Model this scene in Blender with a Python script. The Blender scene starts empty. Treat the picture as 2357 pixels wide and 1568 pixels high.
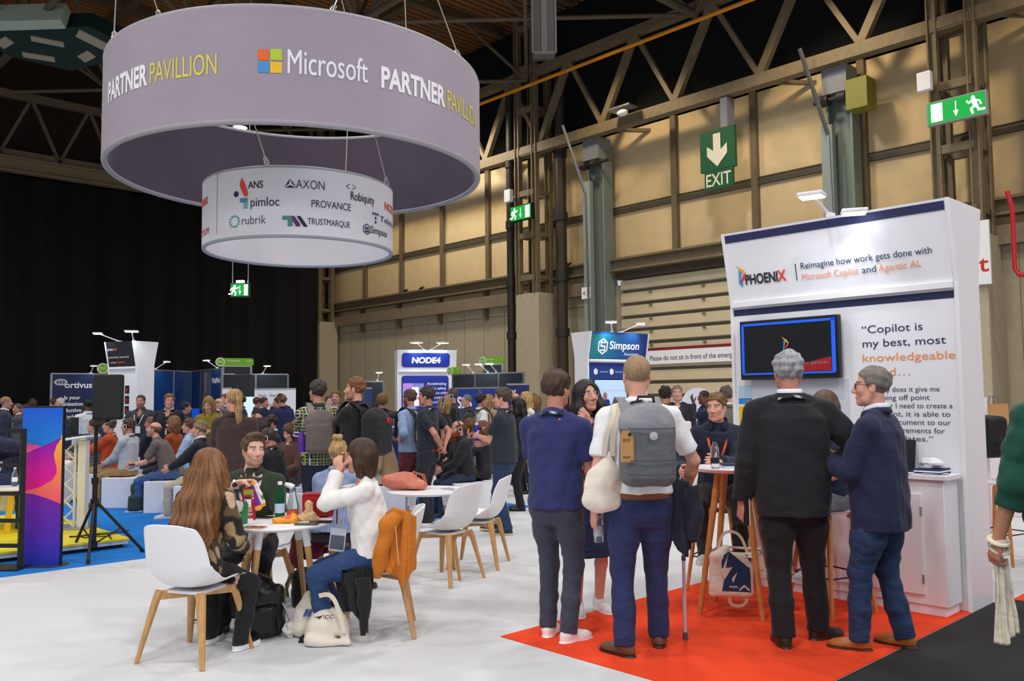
import bpy, math, random
import numpy as np
from mathutils import Matrix, Vector
PI=math.pi
R=math.radians
rnd=random.Random(7)
SC=bpy.context.scene
COL=SC.collection
def lin(c):
    c=c/255.0
    return c/12.92 if c<=.04045 else ((c+.055)/1.055)**2.4
def rgb(r,g=None,b=None):
    if g is None:
        r,g,b=(int(r[i:i+2],16) for i in (0,2,4))
    return (lin(r),lin(g),lin(b))
# ---------------------------------------------------------------- camera
CF,YAW,PIT,ROL,CH=1981.75,0.81378,0.0655816,-0.0101578,1.55
Fv=np.array([math.cos(YAW)*math.cos(PIT),math.sin(YAW)*math.cos(PIT),math.sin(PIT)])
_r=np.array([math.sin(YAW),-math.cos(YAW),0.]); _u=np.cross(_r,Fv)
Rv=math.cos(ROL)*_r+math.sin(ROL)*_u
Uv=-math.sin(ROL)*_r+math.cos(ROL)*_u
C0=np.array([0,0,CH])
cam=bpy.data.objects.new('camera',bpy.data.cameras.new('camera'))
COL.objects.link(cam)
cam.data.sensor_width=36; cam.data.lens=36*CF/2357; cam.data.clip_end=300
cam.matrix_world=Matrix(((Rv[0],Uv[0],-Fv[0],0),(Rv[1],Uv[1],-Fv[1],0),(Rv[2],Uv[2],-Fv[2],CH),(0,0,0,1)))
SC.camera=cam
def ray(px,py): return Fv+(px-1178.5)/CF*Rv-(py-784)/CF*Uv
def G(px,py,z=0.):
    d=ray(px,py); return C0+d*((z-CH)/d[2])
def WX(px,py,x):
    d=ray(px,py); return C0+d*(x/d[0])
def WY(px,py,y):
    d=ray(px,py); return C0+d*(y/d[1])
def D(px,py,dep): return C0+ray(px,py)*dep
YD=math.degrees(YAW)
# ---------------------------------------------------------------- world, exposure, hall lamps and added fill lamps
SC.view_settings.view_transform='Standard'; SC.view_settings.look='None'
SC.view_settings.gamma=1; SC.view_settings.use_curve_mapping=False
SC.view_settings.exposure=0.12
SC.cycles.use_denoising=True
SC.cycles.max_bounces=6; SC.cycles.diffuse_bounces=3; SC.cycles.glossy_bounces=3
SC.cycles.transmission_bounces=6; SC.cycles.transparent_max_bounces=8
SC.cycles.sample_clamp_indirect=6
w=bpy.data.worlds.new('hall_air'); SC.world=w; w.use_nodes=True
w.node_tree.nodes['Background'].inputs[0].default_value=(.80,.86,1,1)
w.node_tree.nodes['Background'].inputs[1].default_value=.55
def spot(name,loc,to,power,size=150,r=.35,col=(1,1,1),blend=.6):
    l=bpy.data.lights.new(name,'SPOT'); l.energy=power; l.spot_size=R(size); l.spot_blend=blend
    l.shadow_soft_size=r; l.color=col
    o=bpy.data.objects.new(name,l); COL.objects.link(o); o.location=loc
    d=Vector(to)-Vector(loc); o.rotation_euler=d.to_track_quat('-Z','Y').to_euler()
    return o
LAMPS=[(1,-5),(-5,1),(-4,-4),(-8,3),(3,-8),(1.5,2.5),(9,-2.5),(-2,9.5),(8.5,6),(4.5,13.5),(13,1),(14.5,10.5),(10,17),(2,21),(17,22),(-4,17)]  # some unseen spots behind the camera are added as front fill
HALLW=dict(power=800)
for i,(x,y) in enumerate(LAMPS):
    spot('hall_lamp_and_fill',(x,y,11.2),(x,y,0),HALLW['power'],150,.4,(1,.965,.94))
# warm spots set high and aimed down over the side wall, no fixtures modelled
for y in (3,9,15,21,27):
    spot('wall_wash_light',(16.6,y,11.0),(20,y,4.6),430,115,.3,(1,.80,.50))
# ---------------------------------------------------------------- materials
_m={}
def M(name,col,rough=.55,metal=0.,bump=0.,scale=40.,var=0.,coat=0.,emit=0.,trans=0.,stretch=None,ior=1.45):
    if name in _m: return _m[name]
    if isinstance(col,str): col=rgb(col)
    m=bpy.data.materials.new(name); m.use_nodes=True
    nt=m.node_tree; b=nt.nodes['Principled BSDF']
    b.inputs['Base Color'].default_value=(*col,1); b.inputs['Roughness'].default_value=rough
    b.inputs['Metallic'].default_value=metal
    b.inputs['Coat Weight'].default_value=coat
    b.inputs['Transmission Weight'].default_value=trans; b.inputs['IOR'].default_value=ior
    if emit:
        b.inputs['Emission Color'].default_value=(*col,1); b.inputs['Emission Strength'].default_value=emit
    if bump or var:
        tc=nt.nodes.new('ShaderNodeTexCoord'); mp=nt.nodes.new('ShaderNodeMapping')
        if stretch: mp.inputs['Scale'].default_value=stretch
        n=nt.nodes.new('ShaderNodeTexNoise'); n.inputs['Scale'].default_value=scale; n.inputs['Detail'].default_value=4
        nt.links.new(tc.outputs['Object'],mp.inputs[0]); nt.links.new(mp.outputs[0],n.inputs['Vector'])
        if bump:
            bp=nt.nodes.new('ShaderNodeBump'); bp.inputs['Strength'].default_value=bump; bp.inputs['Distance'].default_value=.005
            nt.links.new(n.outputs[0],bp.inputs['Height']); nt.links.new(bp.outputs[0],b.inputs['Normal'])
        if var:
            r=nt.nodes.new('ShaderNodeMapRange'); r.inputs[1].default_value=.3; r.inputs[2].default_value=.7
            r.inputs[3].default_value=1-var; r.inputs[4].default_value=1+var
            nt.links.new(n.outputs[0],r.inputs[0])
            mx=nt.nodes.new('ShaderNodeVectorMath'); mx.operation='SCALE'; mx.inputs[0].default_value=col
            nt.links.new(r.outputs[0],mx.inputs['Scale']); nt.links.new(mx.outputs[0],b.inputs['Base Color'])
    _m[name]=m
    return m
def MV(name,rough=.7,bump=.0,scale=120.,stretch=None,var=.0,sheen=0.,coat=0.,folds=0.,fscale=10.):
    """material whose colour comes from the mesh's own colour attribute"""
    if name in _m: return _m[name]
    m=M(name,(1,1,1),rough,bump=bump or .001,scale=scale,stretch=stretch,coat=coat)
    nt=m.node_tree; b=nt.nodes['Principled BSDF']; b.inputs['Sheen Weight'].default_value=sheen
    if folds:   # soft creases of worn cloth
        tc=nt.nodes.new('ShaderNodeTexCoord'); mp=nt.nodes.new('ShaderNodeMapping'); mp.inputs['Scale'].default_value=(1,1,1.5); mp.inputs['Rotation'].default_value=(.5,.4,.3)
        n2=nt.nodes.new('ShaderNodeTexNoise'); n2.inputs['Scale'].default_value=fscale; n2.inputs['Detail'].default_value=2.5; n2.inputs['Distortion'].default_value=.9; n2.inputs['Roughness'].default_value=.45
        b2=nt.nodes.new('ShaderNodeBump'); b2.inputs['Strength'].default_value=folds; b2.inputs['Distance'].default_value=.05
        nt.links.new(tc.outputs['Object'],mp.inputs[0]); nt.links.new(mp.outputs[0],n2.inputs['Vector']); nt.links.new(n2.outputs[0],b2.inputs['Height'])
        b1=[x for x in nt.nodes if x.type=='BUMP' and x!=b2][0]; nt.links.new(b2.outputs[0],b1.inputs['Normal'])
    a=nt.nodes.new('ShaderNodeAttribute'); a.attribute_name='Col'
    src=a.outputs['Color']
    if var:
        n=[x for x in nt.nodes if x.type=='TEX_NOISE'][0]
        r=nt.nodes.new('ShaderNodeMapRange'); r.inputs[1].default_value=.3; r.inputs[2].default_value=.7
        r.inputs[3].default_value=1-var; r.inputs[4].default_value=1+var
        nt.links.new(n.outputs[0],r.inputs[0])
        mx=nt.nodes.new('ShaderNodeVectorMath'); mx.operation='SCALE'
        nt.links.new(src,mx.inputs[0]); nt.links.new(r.outputs[0],mx.inputs['Scale']); src=mx.outputs[0]
    nt.links.new(src,b.inputs['Base Color'])
    return m
# ---------------------------------------------------------------- objects
WM={}
def tag(o,label=None,cat=None,group=None,kind=None):
    if label: o['label']=label
    if cat: o['category']=cat
    if group: o['group']=group
    if kind: o['kind']=kind
    return o
def thing(name,label,cat,loc=(0,0,0),rz=0.,group=None):
    o=bpy.data.objects.new(name,None); COL.objects.link(o); o.empty_display_size=.1
    o.location=[float(v) for v in loc]; o.rotation_euler=(0,0,rz)
    WM[o]=Matrix.Translation(o.location)@Matrix.Rotation(rz,4,'Z')
    return tag(o,label,cat,group)
def mesh_obj(name,V,F,mat,parent=None,smooth=True,angle=38,col=None,local=False,mats=None,mi=None):
    """V in world coordinates unless local; parent gets it as a part"""
    V=np.asarray(V,float)
    org=None
    if parent is not None and not local and parent in WM:
        mi_=np.array(WM[parent].inverted()); V=V@mi_[:3,:3].T+mi_[:3,3]
    elif parent is None and not local:
        org=np.array([(V[:,0].min()+V[:,0].max())/2,(V[:,1].min()+V[:,1].max())/2,V[:,2].min()]); V=V-org
    me=bpy.data.meshes.new(name); me.from_pydata(V.tolist(),[],[tuple(int(i) for i in f) for f in F])
    me.update()
    if mats:
        for k in mats: me.materials.append(k)
        if mi is not None: me.polygons.foreach_set('material_index',np.asarray(mi,dtype=np.int32))
    else: me.materials.append(mat)
    if smooth:
        me.shade_smooth()
        if angle: me.set_sharp_from_angle(angle=R(angle))
    if col is not None:
        at=me.color_attributes.new('Col','FLOAT_COLOR','POINT')
        c4=np.ones((len(V),4),dtype=np.float32); c4[:,:3]=col
        at.data.foreach_set('color',c4.ravel())
    o=bpy.data.objects.new(name,me); COL.objects.link(o)
    if org is not None: o.location=org.tolist(); WM[o]=Matrix.Translation(o.location)
    if parent is not None:
        o.parent=parent
        if parent in WM: WM[o]=WM[parent]
    return o
def basis(d,up=(0,0,1)):
    d=np.array(d,float); d/=np.linalg.norm(d)
    u=np.array(up,float)
    if abs(d@u)>.97: u=np.array([1.,0,0])
    s=np.cross(d,u); s/=np.linalg.norm(s); t=np.cross(s,d)
    return d,s,t
class B:
    def __init__(s): s.v=[]; s.f=[]; s.mi=[]; s.cur=0; s.n=0
    def add(s,V,F):
        V=np.asarray(V,float).reshape(-1,3)
        s.v.append(V)
        for f in F: s.f.append([i+s.n for i in f]); s.mi.append(s.cur)
        s.n+=len(V)
        return s
    def box(s,c,size,rz=0.,M3=None):
        x,y,z=[q/2 for q in size]
        V=np.array([(i*x,j*y,k*z) for i in (-1,1) for j in (-1,1) for k in (-1,1)])
        if M3 is not None: V=V@np.asarray(M3).T
        if rz: c_,s_=math.cos(rz),math.sin(rz); V=V@np.array([[c_,-s_,0],[s_,c_,0],[0,0,1]]).T
        return s.add(V+np.asarray(c,float),[(0,1,3,2),(4,6,7,5),(0,4,5,1),(2,3,7,6),(0,2,6,4),(1,5,7,3)])
    def bb(s,x0,x1,y0,y1,z0,z1):
        return s.box(((x0+x1)/2,(y0+y1)/2,(z0+z1)/2),(abs(x1-x0),abs(y1-y0),abs(z1-z0)))
    def beam(s,p,q,w,h,up=(0,0,1)):
        p=np.array(p,float); q=np.array(q,float); d,a,b=basis(q-p,up)
        V=[e+a*i*w/2+b*j*h/2 for e in (p,q) for i,j in ((-1,-1),(1,-1),(1,1),(-1,1))]
        return s.add(V,[(0,1,2,3),(7,6,5,4),(0,4,5,1),(1,5,6,2),(2,6,7,3),(3,7,4,0)])
    def ibeam(s,p,q,w,h,t=.03,up=(0,0,1)):
        p=np.array(p,float); q=np.array(q,float); d,a,b=basis(q-p,up)
        s.beam(p+b*(h/2-t/2),q+b*(h/2-t/2),w,t,up); s.beam(p-b*(h/2-t/2),q-b*(h/2-t/2),w,t,up)
        return s.beam(p,q,t,h-2*t,up)
    def cyl(s,p,q,r1,r2=None,n=14,cap=True):
        r2=r1 if r2 is None else r2
        return s.tube([p,q],[r1,r2],n,cap)
    def tube(s,pts,r,n=10,cap=True,flat=None,up=(0,0,1)):
        P=np.array(pts,float); m=len(P)
        r=np.full(m,r,float) if np.isscalar(r) else np.array(r,float)
        T=np.gradient(P,axis=0) if m>2 else np.array([P[1]-P[0]]*2)
        d,a,b=basis(T[0],up); V=[]
        for i in range(m):
            d=T[i]/np.linalg.norm(T[i]); a=a-d*(a@d); a/=np.linalg.norm(a); b=np.cross(a,d)
            for k in range(n):
                t=2*PI*k/n; V.append(P[i]+(a*math.cos(t)+b*math.sin(t)*(flat or 1))*r[i])
        F=[(i*n+k,i*n+(k+1)%n,(i+1)*n+(k+1)%n,(i+1)*n+k) for i in range(m-1) for k in range(n)]
        if cap: F+= [tuple(range(n-1,-1,-1)),tuple(range((m-1)*n,m*n))]
        return s.add(V,F)
    def strip(s,pts,w,up=(0,0,1),t=.002):
        """flat ribbon with thickness; width direction is across `up`"""
        P=np.array(pts,float); m=len(P); T=np.gradient(P,axis=0) if m>2 else np.array([P[1]-P[0]]*2); V=[]
        for i in range(m):
            d=T[i]/np.linalg.norm(T[i]); u_=np.array(up[i] if np.ndim(up)==2 else up,float)
            a=np.cross(d,u_); a/=np.linalg.norm(a)+1e-9; b=np.cross(a,d)
            for x,y in ((-1,-1),(1,-1),(1,1),(-1,1)): V.append(P[i]+a*x*w/2+b*y*t/2)
        F=[(i*4+k,i*4+(k+1)%4,(i+1)*4+(k+1)%4,(i+1)*4+k) for i in range(m-1) for k in range(4)]
        F+=[(3,2,1,0),(m*4-4,m*4-3,m*4-2,m*4-1)]
        return s.add(V,F)
    def lathe(s,prof,c=(0,0,0),n=28,ax=None):
        """prof [(r,z)] bottom to top"""
        d,a,b=(np.array([0,0,1.]),np.array([1.,0,0]),np.array([0,1.,0])) if ax is None else basis(ax)
        V=[np.array(c)+d*z+(a*math.cos(2*PI*k/n)+b*math.sin(2*PI*k/n))*r for r,z in prof for k in range(n)]
        m=len(prof)
        F=[(i*n+k,i*n+(k+1)%n,(i+1)*n+(k+1)%n,(i+1)*n+k) for i in range(m-1) for k in range(n)]
        if prof[0][0]>1e-6: F.append(tuple(range(n-1,-1,-1)))
        if prof[-1][0]>1e-6: F.append(tuple(range((m-1)*n,m*n)))
        return s.add(V,F)
    def prism(s,poly,O,ex,ey,depth):
        """2D polygon in frame (O,ex,ey), extruded by depth along ex x ey"""
        O=np.array(O,float); ex=np.array(ex,float); ey=np.array(ey,float); ez=np.cross(ex,ey)
        n=len(poly)
        V=[O+ex*x+ey*y for x,y in poly]+[O+ex*x+ey*y+ez*depth for x,y in poly]
        F=[tuple(range(n-1,-1,-1)),tuple(range(n,2*n))]+[(i,(i+1)%n,n+(i+1)%n,n+i) for i in range(n)]
        return s.add(V,F)
    def ell(s,c,r,n=14,m=9,M3=None):
        V=[]
        for i in range(m+1):
            p=PI*i/m
            for k in range(n):
                t=2*PI*k/n; V.append((r[0]*math.sin(p)*math.cos(t),r[1]*math.sin(p)*math.sin(t),-r[2]*math.cos(p)))
        V=np.array(V)
        if M3 is not None: V=V@np.asarray(M3).T
        F=[(i*n+k,i*n+(k+1)%n,(i+1)*n+(k+1)%n,(i+1)*n+k) for i in range(m) for k in range(n)]
        return s.add(V+np.asarray(c,float),F)
    def grid(s,fn,nu,nv,closed=False):
        V=[fn(i/(nu-1) if not closed else i/nu,j/(nv-1)) for j in range(nv) for i in range(nu)]
        F=[(j*nu+i,j*nu+(i+1)%nu,(j+1)*nu+(i+1)%nu,(j+1)*nu+i) for j in range(nv-1) for i in range(nu if closed else nu-1)]
        return s.add(V,F)
    def obj(s,name,mat,parent=None,smooth=True,angle=38,local=False,bevel=0.,solid=0.,col=None,mats=None,sub=0):
        V=np.concatenate(s.v)
        o=mesh_obj(name,V,s.f,mat,parent,smooth,angle,col,local,mats,s.mi if mats else None)
        if solid:
            k=o.modifiers.new('thickness','SOLIDIFY'); k.thickness=solid; k.offset=0
        if bevel:
            k=o.modifiers.new('bevel','BEVEL'); k.width=bevel; k.segments=2; k.limit_method='ANGLE'; k.angle_limit=R(40)
        if sub:
            k=o.modifiers.new('smooth','SUBSURF'); k.levels=sub; k.render_levels=sub
        return o
def rrect(w,h,r,n=4,cx=0,cy=0):
    P=[]
    for sx,sy,a in ((1,1,0),(-1,1,90),(-1,-1,180),(1,-1,270)):
        for k in range(n+1):
            t=R(a+90*k/n); P.append((cx+sx*(w/2-r)+r*math.cos(t),cy+sy*(h/2-r)+r*math.sin(t)))
    return P
def smooth_pts(P,m=5,k=3):
    P=np.array(P,float); u=np.linspace(0,len(P)-1,(len(P)-1)*m+1)
    Q=np.stack([np.interp(u,range(len(P)),P[:,i]) for i in range(P.shape[1])],1)
    for _ in range(k*3): Q[1:-1]=(Q[:-2]+Q[2:]+2*Q[1:-1])/4
    return Q
def copy_tree(o,parent=None):
    c=o.copy(); COL.objects.link(c)
    if parent is not None: c.parent=parent
    for ch in list(o.children): copy_tree(ch,c)
    return c
# ---------------------------------------------------------------- lettering
_tc={}
def text_mesh(s,bold=0.,shear=0.,space=1.):
    k=(s,bold,shear,space)
    if k in _tc: return _tc[k]
    cu=bpy.data.curves.new('lettering','FONT'); cu.body=s; cu.offset=bold; cu.shear=shear; cu.space_character=space
    cu.resolution_u=4; cu.size=1
    o=bpy.data.objects.new('lettering',cu); COL.objects.link(o)
    dg=bpy.context.evaluated_depsgraph_get(); me=o.evaluated_get(dg).to_mesh()
    V=np.array([v.co[:2] for v in me.vertices]) if len(me.vertices) else np.zeros((0,2))
    F=[tuple(p.vertices) for p in me.polygons]
    o.evaluated_get(dg).to_mesh_clear(); bpy.data.objects.remove(o); bpy.data.curves.remove(cu)
    if len(V):
        # capital height 1, left edge 0
        V=V/.729; V[:,0]-=V[:,0].min()
    _tc[k]=(V,F)
    return V,F
def put_text(b,s,O,ex,ey,capH,width=None,bold=0.,align='l',lift=.003,shear=0.,bend=None,space=1.):
    """add lettering to builder b; O is the baseline start; ex,ey unit axes; bend(x,y)->point"""
    if bold>.004 and ('M' in s or 'W' in s):   # wide letters are thickened by overprinting
        for k in (-1,1): put_text(b,s,(None if O is None else np.asarray(O)+np.asarray(ex)*k*bold*.55*capH),ex,ey,capH,width,0.,align,lift+.0003*k,shear,(lambda x,y,k=k,bd=bend:bd(x+k*bold*.55*capH,y)) if bend else None,space)
        bold=0.
    V,F=text_mesh(s,bold,shear,space)
    if not len(V): return 0
    w=V[:,0].max()*capH
    sx=capH*(width/w if width else 1); W=width or w
    x=V[:,0]*sx; y=V[:,1]*capH
    if align=='c': x=x-W/2
    if align=='r': x=x-W
    ez=None if bend else np.cross(ex,ey)
    if bend: P=np.array([bend(i,j) for i,j in zip(x,y)])
    else: P=np.asarray(O)+x[:,None]*np.asarray(ex)+y[:,None]*np.asarray(ey)+ez*lift
    b.add(P,F)
    return W
# ---------------------------------------------------------------- implicit bodies
def nrm(v):
    v=np.array(v,float); return v/(np.linalg.norm(v)+1e-12)
class Fld:
    def __init__(s,lo,hi,res):
        s.lo=np.array(lo,float); s.res=res; s.n=np.maximum(3,np.ceil((np.array(hi)-s.lo)/res).astype(int)+1)
        s.a=np.full(s.n,1.0,np.float32)
        s.ax=[(s.lo[i]+res*np.arange(s.n[i])).astype(np.float32) for i in range(3)]
    def sl(s,lo,hi,k):
        i0=np.clip(np.floor((np.array(lo)-k-s.lo)/s.res).astype(int)-2,0,s.n-1)
        i1=np.clip(np.ceil((np.array(hi)+k-s.lo)/s.res).astype(int)+3,1,s.n)
        return i0,i1
    def op(s,fn,lo,hi,k=.01,mode='u'):
        i0,i1=s.sl(lo,hi,k)
        if np.any(i1<=i0): return
        S=tuple(slice(a,b) for a,b in zip(i0,i1))
        X,Y,Z=s.ax[0][S[0]][:,None,None],s.ax[1][S[1]][None,:,None],s.ax[2][S[2]][None,None,:]
        d=fn(X,Y,Z); a=s.a[S]
        if mode=='u':
            h=np.maximum(k-np.abs(a-d),0)/k; s.a[S]=np.minimum(a,d)-h*h*k*.25
        elif mode=='s':
            d=-d; h=np.maximum(k-np.abs(a-d),0)/k; s.a[S]=np.maximum(a,d)+h*h*k*.25
    def cut(s,fn):
        X,Y,Z=s.ax[0][:,None,None],s.ax[1][None,:,None],s.ax[2][None,None,:]
        s.a=np.maximum(s.a,fn(X,Y,Z))
    def cap(s,a,b,r1,r2,k=.01,mode='u',clip=None):
        a=np.array(a,float); b=np.array(b,float); ba=b-a; L=float(ba@ba)+1e-9; rr=max(r1,r2)
        def fn(X,Y,Z):
            x,y,z=X-a[0],Y-a[1],Z-a[2]
            h=np.clip((x*ba[0]+y*ba[1]+z*ba[2])/L,0,1)
            d=np.sqrt((x-ba[0]*h)**2+(y-ba[1]*h)**2+(z-ba[2]*h)**2)-(r1+(r2-r1)*h)
            return d if clip is None else np.maximum(d,clip(X,Y,Z))
        s.op(fn,np.minimum(a,b)-rr,np.maximum(a,b)+rr,k,mode)
    def pipe(s,pts,rs,k=.01,mode='u',clip=None):
        for i in range(len(pts)-1): s.cap(pts[i],pts[i+1],rs[i],rs[i+1],k,mode,clip)
    def ell(s,c,r,k=.01,mode='u',Rm=None):
        c=np.array(c,float); r=np.array(r,float); m=float(r.max())
        def fn(X,Y,Z):
            x,y,z=X-c[0],Y-c[1],Z-c[2]
            if Rm is not None:
                x,y,z=(x*Rm[0][i]+y*Rm[1][i]+z*Rm[2][i] for i in range(3))
            k0=np.sqrt((x/r[0])**2+(y/r[1])**2+(z/r[2])**2)+1e-6
            k1=np.sqrt((x/r[0]**2)**2+(y/r[1]**2)**2+(z/r[2]**2)**2)+1e-6
            return k0*(k0-1)/k1
        s.op(fn,c-m,c+m,k,mode)
    def loft(s,O,Rm,tab,k=.01,p=2.3,mode='u'):
        """tab rows: t, halfwidth, halfdepth, y offset, x offset; Rm columns = frame axes"""
        O=np.array(O,float); Rm=np.array(Rm,float); T=np.array(tab,float)
        t,a,b,oy,ox=T[:,0],T[:,1],T[:,2],T[:,3],T[:,4]
        pts=np.array([O+Rm[:,2]*t[i]+Rm[:,1]*oy[i]+Rm[:,0]*ox[i]+Rm[:,0]*sx*a[i]+Rm[:,1]*sy*b[i] for i in range(len(t)) for sx in(-1,1) for sy in (-1,1)])
        def fn(X,Y,Z):
            x,y,z=X-O[0],Y-O[1],Z-O[2]
            lx,ly,lz=(x*Rm[0][i]+y*Rm[1][i]+z*Rm[2][i] for i in range(3))
            A=np.interp(lz,t,a); Bq=np.interp(lz,t,b)
            q=(np.abs((lx-np.interp(lz,t,ox))/A)**p+np.abs((ly-np.interp(lz,t,oy))/Bq)**p)**(1/p)
            d=(q-1)*np.minimum(A,Bq)
            return np.maximum(d,np.maximum(lz-t[-1],t[0]-lz))
        s.op(fn,pts.min(0),pts.max(0),k,mode)
    def mesh(s):
        a=s.a
        a[0]=a[-1]=1; a[:,0]=a[:,-1]=1; a[:,:,0]=a[:,:,-1]=1
        ins=a<0
        c=np.zeros(s.n-1,np.int8)
        for i in(0,1):
            for j in(0,1):
                for k in(0,1): c+=ins[i:s.n[0]-1+i,j:s.n[1]-1+j,k:s.n[2]-1+k]
        act=(c>0)&(c<8)
        I=np.argwhere(act)
        if not len(I): return np.zeros((0,3)),np.zeros((0,4),int)
        idm=np.full(act.shape,-1,np.int32); idm[act]=np.arange(len(I))
        off=[(i,j,k) for i in(0,1) for j in(0,1) for k in(0,1)]
        val=np.stack([a[I[:,0]+o[0],I[:,1]+o[1],I[:,2]+o[2]] for o in off],1)
        acc=np.zeros((len(I),3)); cnt=np.zeros(len(I))
        for p in range(8):
            for q in range(p+1,8):
                if sum(abs(off[p][m]-off[q][m]) for m in range(3))!=1: continue
                v0,v1=val[:,p],val[:,q]; x=(v0<0)!=(v1<0)
                t=np.where(x,v0/(v0-v1+1e-12*(v0==v1)),0)
                P=np.array(off[p])+t[:,None]*(np.array(off[q])-np.array(off[p]))
                acc[x]+=P[x]; cnt[x]+=1
        V=s.lo+s.res*(I+acc/cnt[:,None])
        Fs=[]
        for ax in range(3):
            u,v=(ax+1)%3,(ax+2)%3
            sh=[slice(None)]*3; s0=list(sh); s1=list(sh); s0[ax]=slice(0,-1); s1[ax]=slice(1,None)
            e=ins[tuple(s0)]!=ins[tuple(s1)]
            E=np.argwhere(e); E=E[(E[:,u]>0)&(E[:,v]>0)&(E[:,u]<s.n[u]-1)&(E[:,v]<s.n[v]-1)]
            if not len(E): continue
            neg=ins[E[:,0],E[:,1],E[:,2]]
            def cell(du,dv):
                Q=E.copy(); Q[:,u]-=du; Q[:,v]-=dv; return idm[Q[:,0],Q[:,1],Q[:,2]]
            q=np.stack([cell(1,1),cell(0,1),cell(0,0),cell(1,0)],1)
            q[~neg]=q[~neg][:,::-1]
            Fs.append(q)
        F=np.concatenate(Fs); F=F[(F>=0).all(1)]
        return V,F
def vnorm(V,F):
    N=np.zeros_like(V); F=np.asarray(F)
    n=np.cross(V[F[:,2]]-V[F[:,0]],V[F[:,3]]-V[F[:,1]])
    for k in range(4): np.add.at(N,F[:,k],n)
    return N/(np.linalg.norm(N,axis=1)[:,None]+1e-9)
def snoise(P,freq,seed,n=7,aniso=(1,1,1)):
    g=np.random.default_rng(seed); o=np.zeros(len(P))
    for i in range(n):
        k=nrm(g.normal(size=3))*freq*g.uniform(.5,1.5)*np.array(aniso); o+=np.sin(P@k+g.uniform(0,6.28))
    return o/n**.5
def ik(S,T,l1,l2,hint):
    S=np.array(S,float); T=np.array(T,float); d=T-S; L=np.linalg.norm(d)
    if L>(l1+l2)*.995: d*= (l1+l2)*.995/L; L=(l1+l2)*.995; T=S+d
    L=max(L,abs(l1-l2)+.02)
    x=(l1*l1-l2*l2+L*L)/(2*L); h=math.sqrt(max(l1*l1-x*x,0)); u=nrm(T-S)
    v=np.array(hint,float); v=v-u*(u@v); v=nrm(v)
    return S+u*x+v*h,T
def rotm(yaw=0,pitch=0,roll=0):
    """columns: right, forward, up.  yaw left +, pitch up +, roll to the right +"""
    a,b,c=R(yaw),R(pitch),R(roll)
    Rz=np.array([[math.cos(a),-math.sin(a),0],[math.sin(a),math.cos(a),0],[0,0,1]])
    Rx=np.array([[1,0,0],[0,math.cos(b),-math.sin(b)],[0,math.sin(b),math.cos(b)]])
    Ry=np.array([[math.cos(c),0,math.sin(c)],[0,1,0],[-math.sin(c),0,math.cos(c)]])
    return Rz@Rx@Ry
SKIN_M=MV('skin',.5,.12,90.)
CLOTH_M=MV('woven cloth',.85,.12,210.,sheen=.1,var=.05,folds=.2,fscale=7.)
KNIT_M=MV('soft jersey',.9,.12,160.,sheen=.1,var=.05,folds=.16,fscale=7.5)
DENIM_M=MV('denim',.85,.2,60.,sheen=.05,var=.16,folds=.3,fscale=9.)
HAIR_M=MV('hair',.42,.7,95.,stretch=(2.2,2.2,.35),var=.45)
SHORTHAIR_M=MV('short hair',.55,.8,190.,stretch=(1,1,.6),var=.4)
LEATHER_M=MV('shoe leather',.4,.15,60.)
GLASSFRAME_M=M('spectacle frame',(.03,.03,.035),.3)
METAL_M=M('brushed steel',(.6,.6,.62),.3,1.)
PHONE_M=M('headphone plastic',(.02,.02,.02),.35)
WHITEP_M=M('white plastic',(.83,.83,.84),.35)
SK={'fair':(226,178,156),'pink':(222,164,142),'ruddy':(205,140,118),'tan':(190,135,105),'brown':(120,78,56),'olive':(198,150,122)}
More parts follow.
